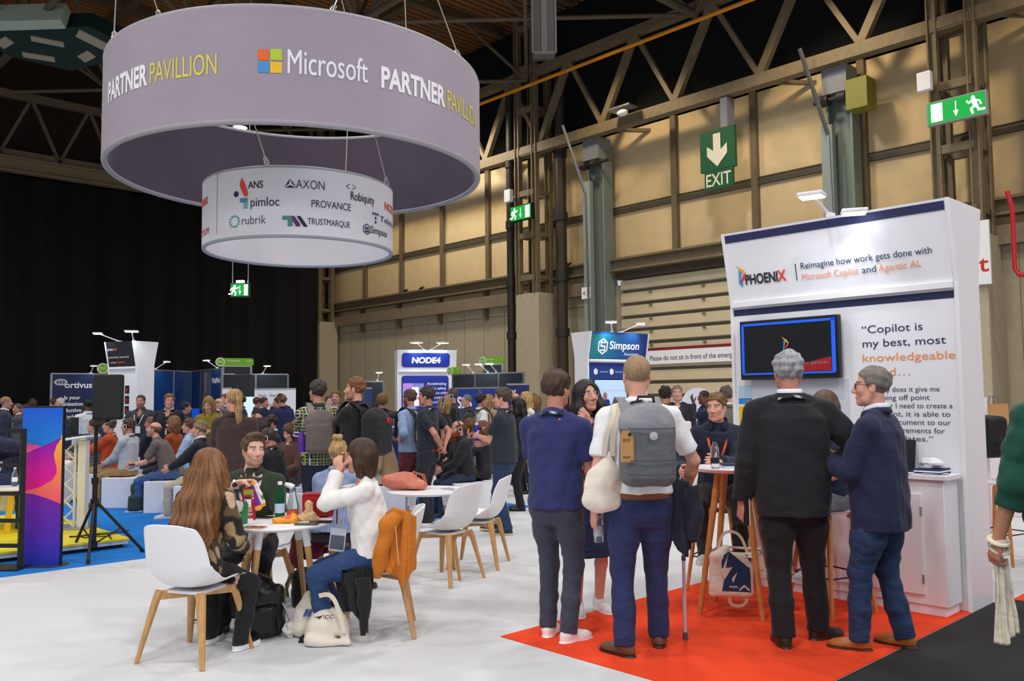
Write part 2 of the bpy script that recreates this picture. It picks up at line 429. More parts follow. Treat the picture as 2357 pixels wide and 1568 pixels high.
def person(label,x,y,face,h=1.75,pose='stand',seat=.45,sex='m',fat=1.,lean=0,side=0,slouch=0,hips=0,
           head=(0,0,0),lh=None,rh=None,lel=None,rel=None,lc=.5,rc=.5,lfing=None,rfing=None,lf=None,rf=None,lkn=None,rkn=None,
           skin='fair',hair=('short','5a4030'),beard=None,top=None,legs=None,shoes=None,glasses=None,phones=False,
           lanyard=None,res=.011,cres=None,seed=None,z0=0.,face_det=True,sh=1.,group=None,badge=True,smile=0):
    """face: 0 looks away from the camera, 90 to image left, 180 to the camera"""
    seed=seed if seed is not None else abs(hash((round(x,3),round(y,3))))%9999
    cres=cres or res*1.35
    LGK=(legs or {}).get('kind','trousers')
    root_rz=R(YD-90+face)
    female=sex=='f'
    # ---- skeleton (metres, right / forward / up)
    hipz=(.524*h if pose=='stand' else seat+.085+z0*0)
    P=np.array([0,0,hipz]); 
    TR=rotm(0,-lean,side)
    tl=.300*h
    def sp(t,xx=0,yy=0): # point along torso, t in metres
        u=t/tl
        return P+TR[:,2]*t+TR[:,1]*(yy-slouch*math.sin(PI*min(max(u,0),1.3)/1.3))+TR[:,0]*xx
    sw=(.112 if not female else .098)*h*sh
    S={-1:sp(tl*.885,-sw),1:sp(tl*.885,sw)}
    nb=sp(tl*1.02,0,-.005)
    HR=rotm(*head)
    s=h/1.75
    HRt=TR@np.eye(3) if False else HR
    hc=nb+np.array([0,.0,0])+ (TR[:,2]*.45+np.array([0,0,.55]))*.148*s+HR[:,1]*.03*s+HR[:,2]*.03*s+np.array([0,.0,0])
    def hp(q): return hc+HR@(np.array(q,float)*s)
    l1,l2=.172*h,.150*h
    arms={}
    for sd,tgt,el in ((-1,lh,lel),(1,rh,rel)):
        if tgt is None:
            tgt=S[sd]+np.array([sd*.055,.04,-(l1+l2)*.975]) if pose=='stand' else np.array([sd*.11,.34*h/1.7,seat+.20])
        hint=el if el is not None else ((sd*.35,-1,-.15) if tgt[2]<S[sd][2]-.3*h else (sd*.5,-.45,-1))
        E,Wr=ik(S[sd],tgt,l1,l2,hint); arms[sd]=(S[sd],E,Wr)
    hw=.052*h
    legsj={}
    for sd,ft,kn in ((-1,lf,lkn),(1,rf,rkn)):
        if ft is None: ft=(sd*.085,0.02*sd,0) if pose=='stand' else (sd*.11,.42*h/1.7,0)
        fx,fy,fz=ft[:3]; ya=ft[3] if len(ft)>3 else -sd*10
        A=np.array([fx,fy,fz+.085*s]); H_=P+np.array([sd*hw,0,-.02])
        K,A=ik(H_,A,.245*h,.225*h,kn if kn is not None else ((sd*.1,1,.0) if pose=='stand' else (sd*.25,1,1.2)))
        legsj[sd]=(H_,K,A,ya)
    c_=np.array
    # ---- torso table
    wd=(.098,.088,.100,.104,.072,.040) if not female else (.102,.077,.088,.088,.060,.034)
    dp=(.066,.058,.067,.063,.048,.034) if not female else (.066,.054,.062,.058,.044,.032)
    ft_=(1+.55*(fat-1),fat,1+.6*(fat-1),1+.35*(fat-1),1,1)
    tt=(-.05,.33,.64,.82,.97,1.04)
    def tor(inf,lo=None,bot=None,flare=0.):
        rows=[]
        for t,a,b,f in zip(tt,wd,dp,ft_):
            u=t*tl; oy=-slouch*math.sin(PI*min(max(t,0),1.3)/1.3)
            belly=(fat-1)*.06*h*(math.exp(-((t-.3)/.3)**2)) 
            bust=.012 if female and .5<t<.8 else 0
            iw=.012*(inf>0)*(t<.4)
            rows.append([u,a*h*f*(sh if t>.6 else 1)+inf+iw,b*h*f+inf+iw*1.3+belly*.5+bust*.5,oy+belly*.4+bust,0])
        rows.insert(0,[-.21*tl if inf<0 else -.26*tl,wd[0]*h*.95*ft_[0]+inf+.012*(inf>0),dp[0]*h*1.0*ft_[0]+inf+.018*(inf>0),0,0])
        if lo is not None:
            r0=rows[0]; z=lo
            if z<r0[0]: rows.insert(0,[z,r0[1]+flare,r0[2]+flare*.7,0,0])
        rows.append([rows[-1][0]+.02,rows[-1][1]*.8,rows[-1][2]*.8,rows[-1][3],0])
        return rows
    # ---- body
    allp=[P,nb,hp((0,0,.15)),hp((0,.15,-.1)),hp((0,-.13,0))]+[q for a in arms.values() for q in a]+[q for l in legsj.values() for q in l[:3]]
    lo=np.min(allp,0)-c_([.16,.16,.11])*s; hi=np.max(allp,0)+c_([.16,.16,.05])*s
    lo[2]=min(lo[2],-.01) if pose=='stand' else lo[2]
    for sd in(-1,1):
        pass
    f=Fld(lo-.04,hi+.04,res)
    f.loft(P,TR,tor(-.006),.03)
    f.pipe([sp(tl*.93,0,.004),nb+TR[:,1]*.004,hp((0,-.022,-.05))],[.056*s,.053*s,.051*s] if not female else [.048*s,.045*s,.044*s],.03)
    for sd in(-1,1):
        S_,E,Wr=arms[sd]
        f.cap(sp(tl*1.01,sd*.03*s,-.004),S_,.024*s,.040*s,.025)
        f.pipe([S_,S_*.5+E*.5,E],c_([.048,.043,.037])*s*(1 if not female else .85),.02)
        f.pipe([E,E*.68+Wr*.32,Wr],c_([.037,.038,.026])*s*(1 if not female else .85),.015)
        H_,K,A,ya=legsj[sd]
        lr=c_([.078,.064,.048])*s*(1+.3*(fat-1))*(.84 if LGK!='bare' else 1); lr[2]*=(1 if LGK!='skirt' else 1.12)
        f.pipe([H_,H_*.5+K*.5,K],lr,.03)
        d=nrm(A-K); back=c_([0,-1,0])-d*(c_([0,-1,0])@d)
        f.pipe([K,K*.7+A*.3+back*.010,A],c_([.047,.048,.034])*s*(1.0 if LGK!='trousers' else .84),.02)
        fd=rotm(ya)[:,1]
        f.cap(A-c_([0,0,.045])*s-fd*.02,A-c_([0,0,.06])*s+fd*.13*s,.034*s,.022*s,.02)
    # hands
    hw_={}
    for sd,curl,fdir in ((-1,lc,lfing),(1,rc,rfing)):
        S_,E,Wr=arms[sd]; d=nrm(Wr-E)
        if fdir is not None: d,n=nrm(fdir[0]),nrm(fdir[1])
        else: n=nrm(c_([-sd,.25,0])-d*(c_([-sd,.25,0])@d))
        n=nrm(n-d*(n@d)); t=np.cross(d,n)*sd
        if t@c_([0,1,0.4])<0 and fdir is None: t=-t
        if fdir is not None and len(fdir)>2: t=nrm(fdir[2])
        hs=s*(1 if not female else .9); hw_[sd]=(Wr+d*.075*hs+n*.03*hs,d,n,t)
        Rm=np.stack([t,n,d],1)
        f.ell(Wr+d*.05*hs,c_([.042,.0175,.056])*hs,.02,Rm=Rm)
        for i,(o,L) in enumerate(((.031,.074),(.011,.082),(-.010,.076),(-.030,.060))):
            b=Wr+d*.088*hs+t*o*hs; q=b; a=curl*(.75+.1*i)
            dd=d+t*o*.9; pts=[b-d*.02*hs]
            for k_,fr in enumerate((.46,.31,.23)):
                ang=a*(k_+.6)*.75
                v=nrm(dd)*math.cos(ang)+n*math.sin(ang); pts.append(q); q=q+v*L*fr*hs
            pts.append(q); f.pipe(pts,c_([.0085,.0098,.0088,.0082,.0070])*max(hs,.9),.005)
        b=Wr+d*.022*hs+t*.026*hs; v=nrm(d*.62+t*.75+n*.35); q=b+v*.042*hs; v2=nrm(d*.85+t*.25+n*(.35+.5*curl))
        f.pipe([b,q,q+v2*.030*hs,q+v2*.055*hs+n*.006],c_([.0145,.0125,.0105,.0085])*hs,.008)
    # head
    Hm=HR
    def E_(c,r,k=.012,mode='u'): f.ell(hp(c),c_(r)*s,k*s,mode,Rm=Hm)
    def C_(a,b,r1,r2,k=.01,mode='u'): f.cap(hp(a),hp(b),r1*s,r2*s,k*s,mode)
    jw=1.0 if not female else .9
    E_((0,-.014,.036),(.0755,.096,.084))
    E_((0,.030,-.040),(.060*jw,.060,.078),.03)
    C_((-.04*jw,.028,-.088),(0,.066,-.102),.020,.021,.02); C_((.04*jw,.028,-.088),(0,.066,-.102),.020,.021,.02)
    C_((-.057*jw,-.004,-.045),(-.04*jw,.028,-.088),.02,.02,.02); C_((.057*jw,-.004,-.045),(.04*jw,.028,-.088),.02,.02,.02)
    for sd in(-1,1):
        E_((sd*.036,.060,-.026),(.026,.026,.026),.02)
        C_((sd*.012,.080,.022),(sd*.042,.068,.024),.011,.010,.014)
        if face_det: E_((sd*.032,.100,.002),(.019,.014,.0125),.012,'s')
        E_((sd*.032,.0745,.001),(.0135,.0135,.0135),.003)
        E_((sd*.0765,-.008,-.012),(.010,.021,.033),.006)
        E_((sd*.085,-.001,-.010),(.006,.010,.016),.004,'s')
        E_((sd*.0125,.098,-.041),(.010,.011,.009),.008)
    C_((0,.086,.014),(0,.112,-.034),.0085,.0125,.012)
    C_((-.019,.087,-.066),(.019,.087,-.066),.0075,.0075,.006); C_((-.016,.087,-.0765),(.016,.087,-.0765),.0085,.0085,.006)
    C_((-.022,.099,-.071),(.022,.099,-.071),.002,.002,.004,'s')
    def seatcut(X,Y,Z): return np.where(Y<.20,seat+.004-Z,-1)+0*X
    if pose!='stand': f.cut(lambda X,Y,Z:np.where((Y<.20)&(Z>seat-.16),seat+.010-Z,-1)+0*X)
    V,F=f.mesh()
    Q=(V-hc)@HR/s
    base=c_([lin(v) for v in SK[skin]]) if isinstance(skin,str) else c_(skin)
    col=np.tile(base,(len(V),1)).astype(float)
    def mixc(m,cc): 
        nonlocal col; col=col*(1-m[:,None])+c_(cc)*m[:,None]
    isH=(Q[:,2]>-.14)&(np.linalg.norm(Q,axis=1)<.17)
    bl=lambda dx,r0,r1: np.clip((r1-dx)/(r1-r0),0,1)*isH
    for sd in(-1,1):
        mixc(bl(np.linalg.norm((Q-c_([sd*.04,.07,-.035]))/c_([1,1,.8]),axis=1),.0,.035)*.35,base*c_([1.05,.72,.68]))
        if face_det:
            ce=c_([sd*.032,.0745,.001]); de=np.linalg.norm(Q-ce,axis=1)
            mixc(bl(np.abs(Q[:,2]-.024-.10*np.abs(np.abs(Q[:,0])-.036))+1*(np.abs(np.abs(Q[:,0])-.033)>.021)+1*(Q[:,1]<.04),.0035,.008)*.85,c_(rgb(hair[1]))*.6+base*.1)
            ey=(de<.0146)&(Q[:,2]<.0085)&(Q[:,2]>-.0065)&(Q[:,1]>.078)
            mixc(ey*1.,(.75,.72,.70))
            g=np.hypot(Q[:,0]-sd*.032-.0,Q[:,2]-.001); mixc(ey*bl(g,.0055,.0075),(.05,.035,.025))
            mixc(bl(np.abs(Q[:,2]-.0095),.001,.004)*(de<.019)*(Q[:,1]>.07)*.75,base*.25)
    lipm=bl(np.hypot(Q[:,0]/2.6,(Q[:,2]+.071)),.0075,.0105)*(Q[:,1]>.07)
    mixc(lipm*(.75 if female else .5),base*c_([.85,.48,.48]))
    mixc(bl(np.abs(Q[:,2]+.071)+1*(np.abs(Q[:,0])>.022),.0008,.003)*(Q[:,1]>.07)*.8,base*.3)
    if beard:
        bc=c_(rgb(beard[1]))
        ds=np.clip((-.028-Q[:,2]-.5*np.maximum(Q[:,1]-.03,0)+1.2*np.maximum(np.abs(Q[:,0])-.04,0))/.03,0,1)*np.clip((Q[:,1]+.02)/.02,0,1)*np.clip((.13+Q[:,2])/.02,0,1)
        mm=np.clip((np.hypot(Q[:,0]/2.3,Q[:,2]+.071)-.0085)/.004,0,1); mm=np.where(Q[:,1]>.06,mm,1)
        mixc(ds*mm*isH*beard[2],bc)
    kn=np.zeros(len(V))
    body=mesh_obj('person',V,F,SKIN_M,None,True,None,col,local=True)
    body.location=(x,y,z0); body.rotation_euler=(0,0,root_rz); WM[body]=Matrix.Translation((x,y,z0))@Matrix.Rotation(root_rz,4,'Z')
    tag(body,label,'person',group)
    def part(name,fld,mat,colour,wr=0.,freq=45.,aniso=(1,1,.5),cfun=None,parent=body,seed2=0,lab=None,ang=None):
        V,F=fld.mesh()
        if not len(V): return None
        if wr:
            N=vnorm(V,F); V=V+N*(wr*snoise(V,freq,seed+seed2,aniso=aniso)+wr*.5*snoise(V,freq*2.3,seed+seed2+1,aniso=aniso))[:,None]
        cc=np.tile(c_(colour,float),(len(V),1))
        if cfun is not None: cc=cfun(V,cc)
        o=mesh_obj(name,V,F,mat,parent,True,ang,cc,local=True)
        if lab: o['label']=lab
        return o
    # ---- clothes
    def plane(n,p): 
        n=nrm(n); p=c_(p,float)
        return lambda X,Y,Z:(X-p[0])*n[0]+(Y-p[1])*n[1]+(Z-p[2])*n[2]
    LG=dict(kind='trousers',col='202230',mat=CLOTH_M,wide=1.); LG.update(legs or {})
    TP=dict(kind='tee',col='303038',sleeve=.6,inf=.010,bot=None,mat=KNIT_M,wr=.0035,collar=True,cfun=None); TP.update(top or {})
    lcol=rgb(LG['col']); 
    if LG['kind']=='trousers':
        q=[v for l in legsj.values() for v in l[:3]]+[P+c_([.15,.13,.12]),P-c_([.15,.13,.12])]
        g=Fld(np.min(q,0)-.16,np.max(q,0)+.16,cres); wi=LG['wide']
        g.loft(P,TR,[[-.33*tl,wd[0]*h*.80*ft_[0],dp[0]*h*.74*ft_[0],0,0],[-.2*tl,wd[0]*h*.97*ft_[0]+.004,dp[0]*h*.98*ft_[0]+.008,0,0],[-.05*tl,wd[0]*h*ft_[0]+.004,dp[0]*h*ft_[0]+.006,0,0],[.24*tl,wd[1]*h*ft_[1]+.002,dp[1]*h*ft_[1]+.002,0,0]],.02)
        for sd in(-1,1):
            H_,K,A,ya=legsj[sd]; m=1+.3*(fat-1)
            if pose!='stand': g.cap(P+c_([sd*hw*.8,-.01,-.01]),H_,.085*s*m,.085*s*m,.04)
            g.pipe([H_,H_*.5+K*.5,K],c_([.090*m,.082*m,.064])*s*wi+.004,.045)
            d=nrm(A-K); pl=plane(d,A+d*.028*s+d*LG.get('drop',0))
            g.pipe([K,K*.45+A*.55,A+d*.06],c_([.064,.060*wi,.056*wi])*s+.003,.02,clip=pl)
        if pose!='stand': g.cut(lambda X,Y,Z:np.where((Y<.20)&(Z>seat-.16),seat+.004-Z,-1)+0*X)
        pw=LG.get('wr',.0032)
        part('jeans' if LG['mat'] is DENIM_M else 'trousers',g,LG['mat'],lcol,pw,42,(1,1,1.3),LG.get('cfun'),seed2=11)
    elif LG['kind']=='skirt':
        z=LG['hem']; g=Fld(P+c_([-.3,-.3,z-P[2]-.05]),P+c_([.3,.3,.2]),cres)
        g.loft((0,P[1],0),np.eye(3),[[z,.20,.165,.01,0],[z+.25,.20,.165,.01,0],[P[2]-.05,.195*fat,.155*fat,0,0],[P[2]+.12,.135*fat,.10*fat,0,0]],.01,2.)
        part('skirt',g,LG['mat'],lcol,.004,30,(1,1,.35),seed2=11)
    tcol=rgb(TP['col']); inf=TP['inf']
    q=[P,nb]+[v for a in arms.values() for v in a]+[sp(tl*1.1,.2,.2),sp(tl*1.1,-.2,-.2),sp(-.26*tl,.2,.2),sp(-.26*tl,-.2,-.2)]
    bot=TP['bot'] if TP['bot'] is not None else ((-.12 if pose=='stand' else -.03)*tl if TP['kind']!='jacket' else (-.24 if pose=='stand' else -.1)*tl)
    if bot<-.2*tl: q+=[sp(bot,.25,.2),sp(bot,-.25,-.2)]
    g=Fld(np.min(q,0)-.13,np.max(q,0)+.13,cres)
    Tt=[r for r in tor(inf,bot,TP.get('flare',.0)) if r[0]>=bot-1e-6]
    if Tt[0][0]>bot: 
        Ta=np.array(tor(inf)); Tt.insert(0,[bot]+[float(np.interp(bot,Ta[:,0],Ta[:,i])) for i in range(1,5)])
    Tt=[r for r in Tt if r[0]<=tl*1.01]
    g.loft(P,TR,Tt,.02)
    ki=.95 if not female else .86
    for sd in(-1,1):
        S_,E,Wr=arms[sd]; si=inf*1.1+.004; sl=TP['sleeve']
        g.cap(sp(tl*1.035,sd*.035*s,-.012),S_+c_([0,0,.004]),.030*s+inf*.8,(.045*s+si)*ki,.035)
        if sl<=0: continue
        if sl<=1:
            e=S_+(E-S_)*sl; cd=nrm(E-S_); g.cap(S_,e+cd*.06,(.048*s+si)*ki,(.047*s+si+TP.get('slw',.008))*ki,.02,clip=plane(cd,e))
        else:
            e=E+(Wr-E)*(sl-1); cd=nrm(Wr-E); g.pipe([S_,S_*.5+E*.5,E],c_([.048,.046,.043])*s*ki+si,.02); g.cap(E,e+cd*.05,.043*s*ki+si,(.031+.010*(2-sl))*s+si*.75,.02,clip=plane(cd,e))
    if TP.get('belt'):
        k_=Fld(P-c_([.3,.3,.1]),P+c_([.3,.3,.25]),max(cres*.8,.006)); Ta=np.array(tor(inf)); z0_=bot-.004
        k_.loft(P,TR,[[z_]+[float(np.interp(z_,Ta[:,0],Ta[:,i]))-(.008 if i<3 else 0) for i in range(1,5)] for z_ in (z0_-.028,z0_+.012)],.005)
        part('belt',k_,LEATHER_M,rgb(TP['belt']))
    # neck opening
    g.pipe([nb-TR[:,2]*.03,nb+TR[:,2]*.022*s],[(.070 if not female else .060)*s+inf*.7,(.061 if not female else .053)*s+inf*.5],.02)
    g.cap(nb+TR[:,2]*.072*s,hp((0,.03,-.05)),.052*s if not female else .05*s,.085*s,.006,'s')
    if TP.get('scoop'): g.ell(nb+TR[:,1]*.05-TR[:,2]*.0,c_([.06,.06,.07])*s,.006,'s')
    if pose!='stand': g.cut(lambda X,Y,Z:np.where((Z<seat+.1),seat+.006-Z,-1)+0*X+0*Y)
    if TP.get('vent') is not None: g.cap(sp(bot-.02,TP['vent'],-dp[0]*h*ft_[0]-inf-.02),sp(bot+.24*tl,TP['vent'],-dp[0]*h*ft_[0]-inf-.01),.013,.004,.003,'s')
    if TP.get('open'):  # jacket opening at the front, shows the shirt
        a=sp(tl*1.02,0,.05); b=sp(tl*.25,0,dp[1]*h*fat+.05); g.cap(a,b,.055*s,.012*s,.006,'s')
    nm={'tee':'shirt','shirt':'shirt','jumper':'jumper','jacket':'jacket','blouse':'blouse'}[TP['kind']]
    part(nm,g,TP['mat'],tcol,TP['wr'],38,(1,1,.8),TP['cfun'],seed2=3,lab=TP.get('lab'))
    if TP.get('under'):
        g=Fld(sp(0,-.2,-.2)-.05,sp(tl*1.1,.2,.25)+.1,cres)
        g.loft(P,TR,[r for r in tor(.002) if r[0]<tl*.97],.01)
        g.cap(nb-TR[:,2]*.03+TR[:,1]*.01,nb+TR[:,2]*.02,.060*s,.058*s,.01)
        g.cap(nb+TR[:,2]*.055,hp((0,.03,-.04)),.052*s,.07*s,.004,'s')
        part('shirt',g,CLOTH_M,rgb(TP['under']),.001)
        if TP.get('cuff'):
            for sd in(-1,1):
                S_,E,Wr=arms[sd]; d=nrm(Wr-E); g=Fld(Wr-.07,Wr+.07,.006); g.cap(Wr-d*.03,Wr-d*.002,.033*s,.032*s); part('cuff',g,CLOTH_M,rgb(TP['under']))
    for cl_ in (([0,1] if TP.get('under') else [0]) if TP['collar'] else []):
        b=B(); cr=.064*s+inf*.4 if not female else .056*s+inf*.4; ch_=TP.get('ch',.034); ax=nrm(TR[:,2]+c_([0,0,.35])); fw=nrm(TR[:,1]-ax*(ax@TR[:,1])); rt=np.cross(fw,ax)
        def cf(u,v):
            a=R(120)+R(300)*u-R(0); t=R(-60)+R(300)*u
            rr=cr+.012-.010*v; dirv=rt*math.cos(t)+fw*(-math.sin(t))
            dirv=rt*math.sin(R(-150)+R(300)*u)-fw*math.cos(R(-150)+R(300)*u)
            if cl_: rr-=.011*1; 
            up=(.012+.026*cl_)+ch_*v-.06*max(0,abs(2*u-1)-.5)
            return nb+dirv*rr*(1.03)+ax*up+fw*(.004+.02*max(0,abs(2*u-1)-.5))
        b.grid(cf,21,3); V=np.concatenate(b.v)
        o=mesh_obj('collar',V,b.f,CLOTH_M,body,True,None,np.tile(c_(rgb(TP['under'] if cl_ else TP.get('ccol',TP['col']))),(len(V),1)),local=True)
        k_=o.modifiers.new('thickness','SOLIDIFY'); k_.thickness=.006; k_.offset=1
    # ---- shoes
    SH=dict(col='202020',sole='151515',kind='shoe'); SH.update(shoes or {})
    if SH['kind']!='none':
        for sd in(-1,1):
            A=legsj[sd][2]; ya=legsj[sd][3]; FR=rotm(ya,legsj[sd][4] if len(legsj[sd])>4 else 0)
            o_=A-c_([0,0,.085])*s
            g=Fld(o_-c_([.23,.23,.02]),o_+c_([.23,.23,.16]),max(res*.8,.006))
            def L(q): return o_+FR@(c_(q,float)*s)
            g.ell(L((0,.105,.022)),c_([.046,.085,.040])*s,.03,Rm=FR); g.ell(L((0,-.018,.03)),c_([.036,.052,.052])*s,.03,Rm=FR)
            g.cap(L((0,.01,.05)),L((0,.08,.035)),.036*s,.03*s,.03); g.cap(L((0,-.012,.06)),L((0,-.012,.098)),.043*s,.04*s,.02)
            g.ell(L((0,.11,.0)),c_([.050,.092,.022])*s,.004,Rm=FR); g.ell(L((0,-.015,.0)),c_([.042,.066,.024])*s,.004,Rm=FR); g.cap(L((0,0,.006)),L((0,.07,.006)),.04*s,.04*s,.01)
            z=o_[2]+.001; g.cut(lambda X,Y,Z:z-Z+0*X+0*Y); zt=o_[2]+.112*s; g.cut(lambda X,Y,Z:Z-zt+0*X+0*Y)
            sc_,uc=c_(rgb(SH['sole'])),c_(rgb(SH['col'])); sz=SH.get('sz',.024)
            def cf(V,cc,z=o_[2],sc_=sc_):
                m=(V[:,2]<z+sz); cc[m]=sc_; return cc
            part('shoe',g,LEATHER_M,uc,0,cfun=cf)
    # ---- hair
    kind,hcol=hair[0],rgb(hair[1]); hcol2=c_(rgb(hair[2])) if len(hair)>2 else c_(hcol)*1.6
    if kind!='bald':
        g=Fld(hp((0,0,0))-c_([.22,.22,.20])*s-(c_([.06,.25,.55]) if kind=='long' else 0)-(c_([.0,.0,.30]) if kind in('pony','bob','mid') else 0),hp((0,0,0))+c_([.22,.22,.22])*s+(c_([0,0,.12]) if kind=='bun' else 0),max(res*.9,.0055))
        def E2(c,r,k=.01,mode='u'): g.ell(hp(c),c_(r)*s,k*s,mode,Rm=HR)
        def C2(a,b,r1,r2,k=.01,mode='u'): g.cap(hp(a),hp(b),r1*s,r2*s,k*s,mode)
        th={'buzz':.005,'short':.014,'crop':.009,'ring':.006,'quiff':.016,'long':.016,'pony':.009,'bun':.010,'bob':.018,'mid':.017,'curly':.03}[kind]
        E2((0,-.016,.038),(.0755+th,.096+th,.084+th))
        if kind=='quiff': E2((0,.045,.112),(.055,.045,.022),.03)
        def face(X,Y,Z):
            x,y,z=X-hc[0],Y-hc[1],Z-hc[2]
            lx,ly,lz=((x*HR[0][i]+y*HR[1][i]+z*HR[2][i])/s for i in range(3))
            if kind in('ring',): fr=np.maximum(lz-.055-.2*np.maximum(-ly-.05,0),0)*1
            # keep above hairline: front hairline high, drops behind the ears to the nape
            hl=np.interp(ly,[-.12,-.075,-.035,-.015,.012,.03,.055,.10],[-.085,-.085,-.07,-.03,-.025,.012,.062,.078])
            d=hl-lz
            if kind=='ring': d=np.maximum(d,lz-.062)
            return d*s
        longk=kind in('long','bob','mid')
        if not longk: g.cut(face)
        else:
            # open face window
            lw=.058; E2((0,.10,-.045),(lw,.085,.118),.01,'s')
        if kind=='pony':
            C2((0,-.10,.075),(0,-.135,.06),.028,.03,.02); g.pipe([hp((0,-.13,.065)),hp((.0,-.155,.0)),hp((.01,-.15,-.09)),hp((.015,-.14,-.19)),hp((.02,-.135,-.28))],c_([.030,.034,.033,.026,.008])*s,.02)
        if kind=='bun':
            E2((0,-.045,.150),(.045,.045,.036),.012); E2((.02,-.06,.135),(.03,.03,.03),.01); E2((-.022,-.035,.14),(.028,.03,.03),.01)
        if kind in('bob','mid'):
            zb=-.13 if kind=='bob' else -.21
            E2((0,-.035,-.03),(.098,.085,.10),.03)
            for sd in(-1,1): g.pipe([hp((sd*.070,.02,.02)),hp((sd*.084,.012,-.06)),hp((sd*.085,.005,zb))],c_([.028,.034,.026])*s,.03)
            g.pipe([hp((-.05,-.06,0)),hp((-.055,-.065,zb))],c_([.05,.035])*s,.03); g.pipe([hp((.05,-.06,0)),hp((.055,-.065,zb))],c_([.05,.035])*s,.03); g.pipe([hp((0,-.075,0)),hp((0,-.075,zb))],c_([.05,.035])*s,.03)
            E2((0,.085,-.055),(.052,.07,.125),.008,'s')
            E2((0,-.0,-.2),(.05,.05,.15),.01,'s')
        if kind=='long':
            dr=hair[3] if len(hair)>3 else [(-.075,.03,-.33),(.075,.03,-.33),(-.06,-.08,-.4),(.06,-.08,-.4),(0,-.09,-.4)]
            for q in dr:
                if np.ndim(q)==2: g.pipe([hp(z_) for z_ in q],np.interp(np.linspace(0,1,len(q)),[0,.3,.7,1],[.036,.050,.050,.020])*s,.05); continue
                a=c_([q[0]*.8,min(q[1],.02)*.9,.03]); e=c_(q,float); mid=c_([q[0]*1.15,q[1]-.01,-.10])
                g.pipe([hp(a),hp(mid),hp(e)],c_([.035,.042,.018])*s,.035)
            E2((0,.09,-.05),(.055,.07,.12),.008,'s')
        if kind=='curly':
            gg=np.random.default_rng(seed)
            for i in range(26):
                a=gg.uniform(0,6.28); e=gg.uniform(.2,1.4); v=c_([math.cos(a)*math.cos(e),math.sin(a)*math.cos(e)-.15,math.sin(e)])
                E2(v*c_([.085,.1,.1])+c_([0,-.01,.045]),(.024,.024,.022),.006)
        def hc_fun(V,cc):
            q=(V-hc)@HR/s; a=np.arctan2(q[:,0],-q[:,1]-.01)
            m=.5+.5*np.sin(a*31+2.3*np.sin(a*9+q[:,2]*14))*np.cos(a*13+q[:,2]*8)
            m=np.clip(m,0,1)[:,None]; return c_(hcol)*(1-.55*m*(1 if longk or kind in('pony','bun') else .5))+0*cc+ (hcol2-c_(hcol))*(.35*(1-m)*(1 if longk or kind in('pony','bun') else .4))
        V,F=g.mesh()
        if len(V):
            q=(V-hc)@HR/s; N=vnorm(V,F)
            if longk or kind in('pony',):
                a=np.arctan2(q[:,0],-q[:,1]-.01); V=V+N*(.0022*np.sin(a*34+q[:,2]*9*np.sin(3*a)))[:,None]+N*(.006*snoise(V,26,seed+5,aniso=(1,1,.3)))[:,None]
            elif kind not in('buzz','ring'): V=V+N*(.0035*snoise(V,110,seed+5)*(2 if kind in('quiff','short') else 1))[:,None]
            mesh_obj('hair',V,F,HAIR_M if (longk or kind in('pony','bun')) else SHORTHAIR_M,body,True,None,hc_fun(V,np.zeros((len(V),3))),local=True)
    if beard and len(beard)>3:
        g=Fld(hp((0,.05,-.1))-.2*s,hp((0,.05,-.1))+.16*s,max(res*.8,.0055)); L=beard[3]
        g.ell(hp((0,.045,-.095)),c_([.056,.052,.040])*s,.01,Rm=HR); g.pipe([hp((0,.06,-.10)),hp((0,.055,-.12-L))],c_([.045,.02])*s,.03)
        for sd in(-1,1): g.cap(hp((sd*.062,.0,-.035)),hp((sd*.045,.04,-.09)),.012*s,.024*s,.02)
        g.cap(hp((-.022,.086,-.06)),hp((.022,.086,-.06)),.009*s,.009*s,.01); g.ell(hp((0,.1,-.072)),c_([.018,.02,.006])*s,.004,'s',Rm=HR)
        part('beard',g,SHORTHAIR_M,rgb(beard[1]),.003,90)
    # ---- glasses, headphones, lanyard
    if glasses:
        b=B()
        for sd in(-1,1):
            c=[hp((sd*(.034+.023*math.cos(t)),.098-.008*abs(math.cos(t)*.6+.4*0)*1,.000+.017*math.sin(t))) for t in np.linspace(0,2*PI,17)]
            b.tube(c,.0015*s if glasses!='dark' else .0022*s,6,False)
            b.tube([hp((sd*.057,.094,.006)),hp((sd*.078,.03,.008)),hp((sd*.083,-.01,.005))],.0018*s,6)
        b.tube([hp((-.011,.103,.004)),hp((0,.107,.006)),hp((.011,.103,.004))],.0015*s,6)
        b.obj('glasses',GLASSFRAME_M if glasses=='dark' else METAL_M,body,local=True)
    if phones:
        b=B(); b.strip([hp((.093*math.cos(t),-.012-.01*0,.030+.103*math.sin(t))) for t in np.linspace(-.35,PI+.35,19)],.020*s,up=[HR@c_([math.cos(t),0,math.sin(t)]) for t in np.linspace(-.35,PI+.35,19)],t=.006)
        ho=b.obj('headphones',PHONE_M,body,local=True,bevel=.001)
        for sd in(-1,1):
            b=B(); ex=HR@c_([0,1.,0]); ey=HR@c_([0,0,1.])
            b.prism(rrect(.066*s,.086*s,.022*s),hp((sd*.078 if sd>0 else -.078,-.006,-.012)),ex if sd>0 else -ex,ey,.022*s)
            b.obj('ear_cup',PHONE_M,ho,local=True,bevel=.003)
            b=B(); 
            for k_ in range(1): 
                pts=[hp((sd*.1015,-.006+px_,-.012+py_)) for px_,py_ in rrect(.052,.070,.018,5)]
                b.tube(pts+[pts[0],pts[1]],.005*s,8,False)
            b.obj('ear_cup_ring',WHITEP_M,ho,local=True)
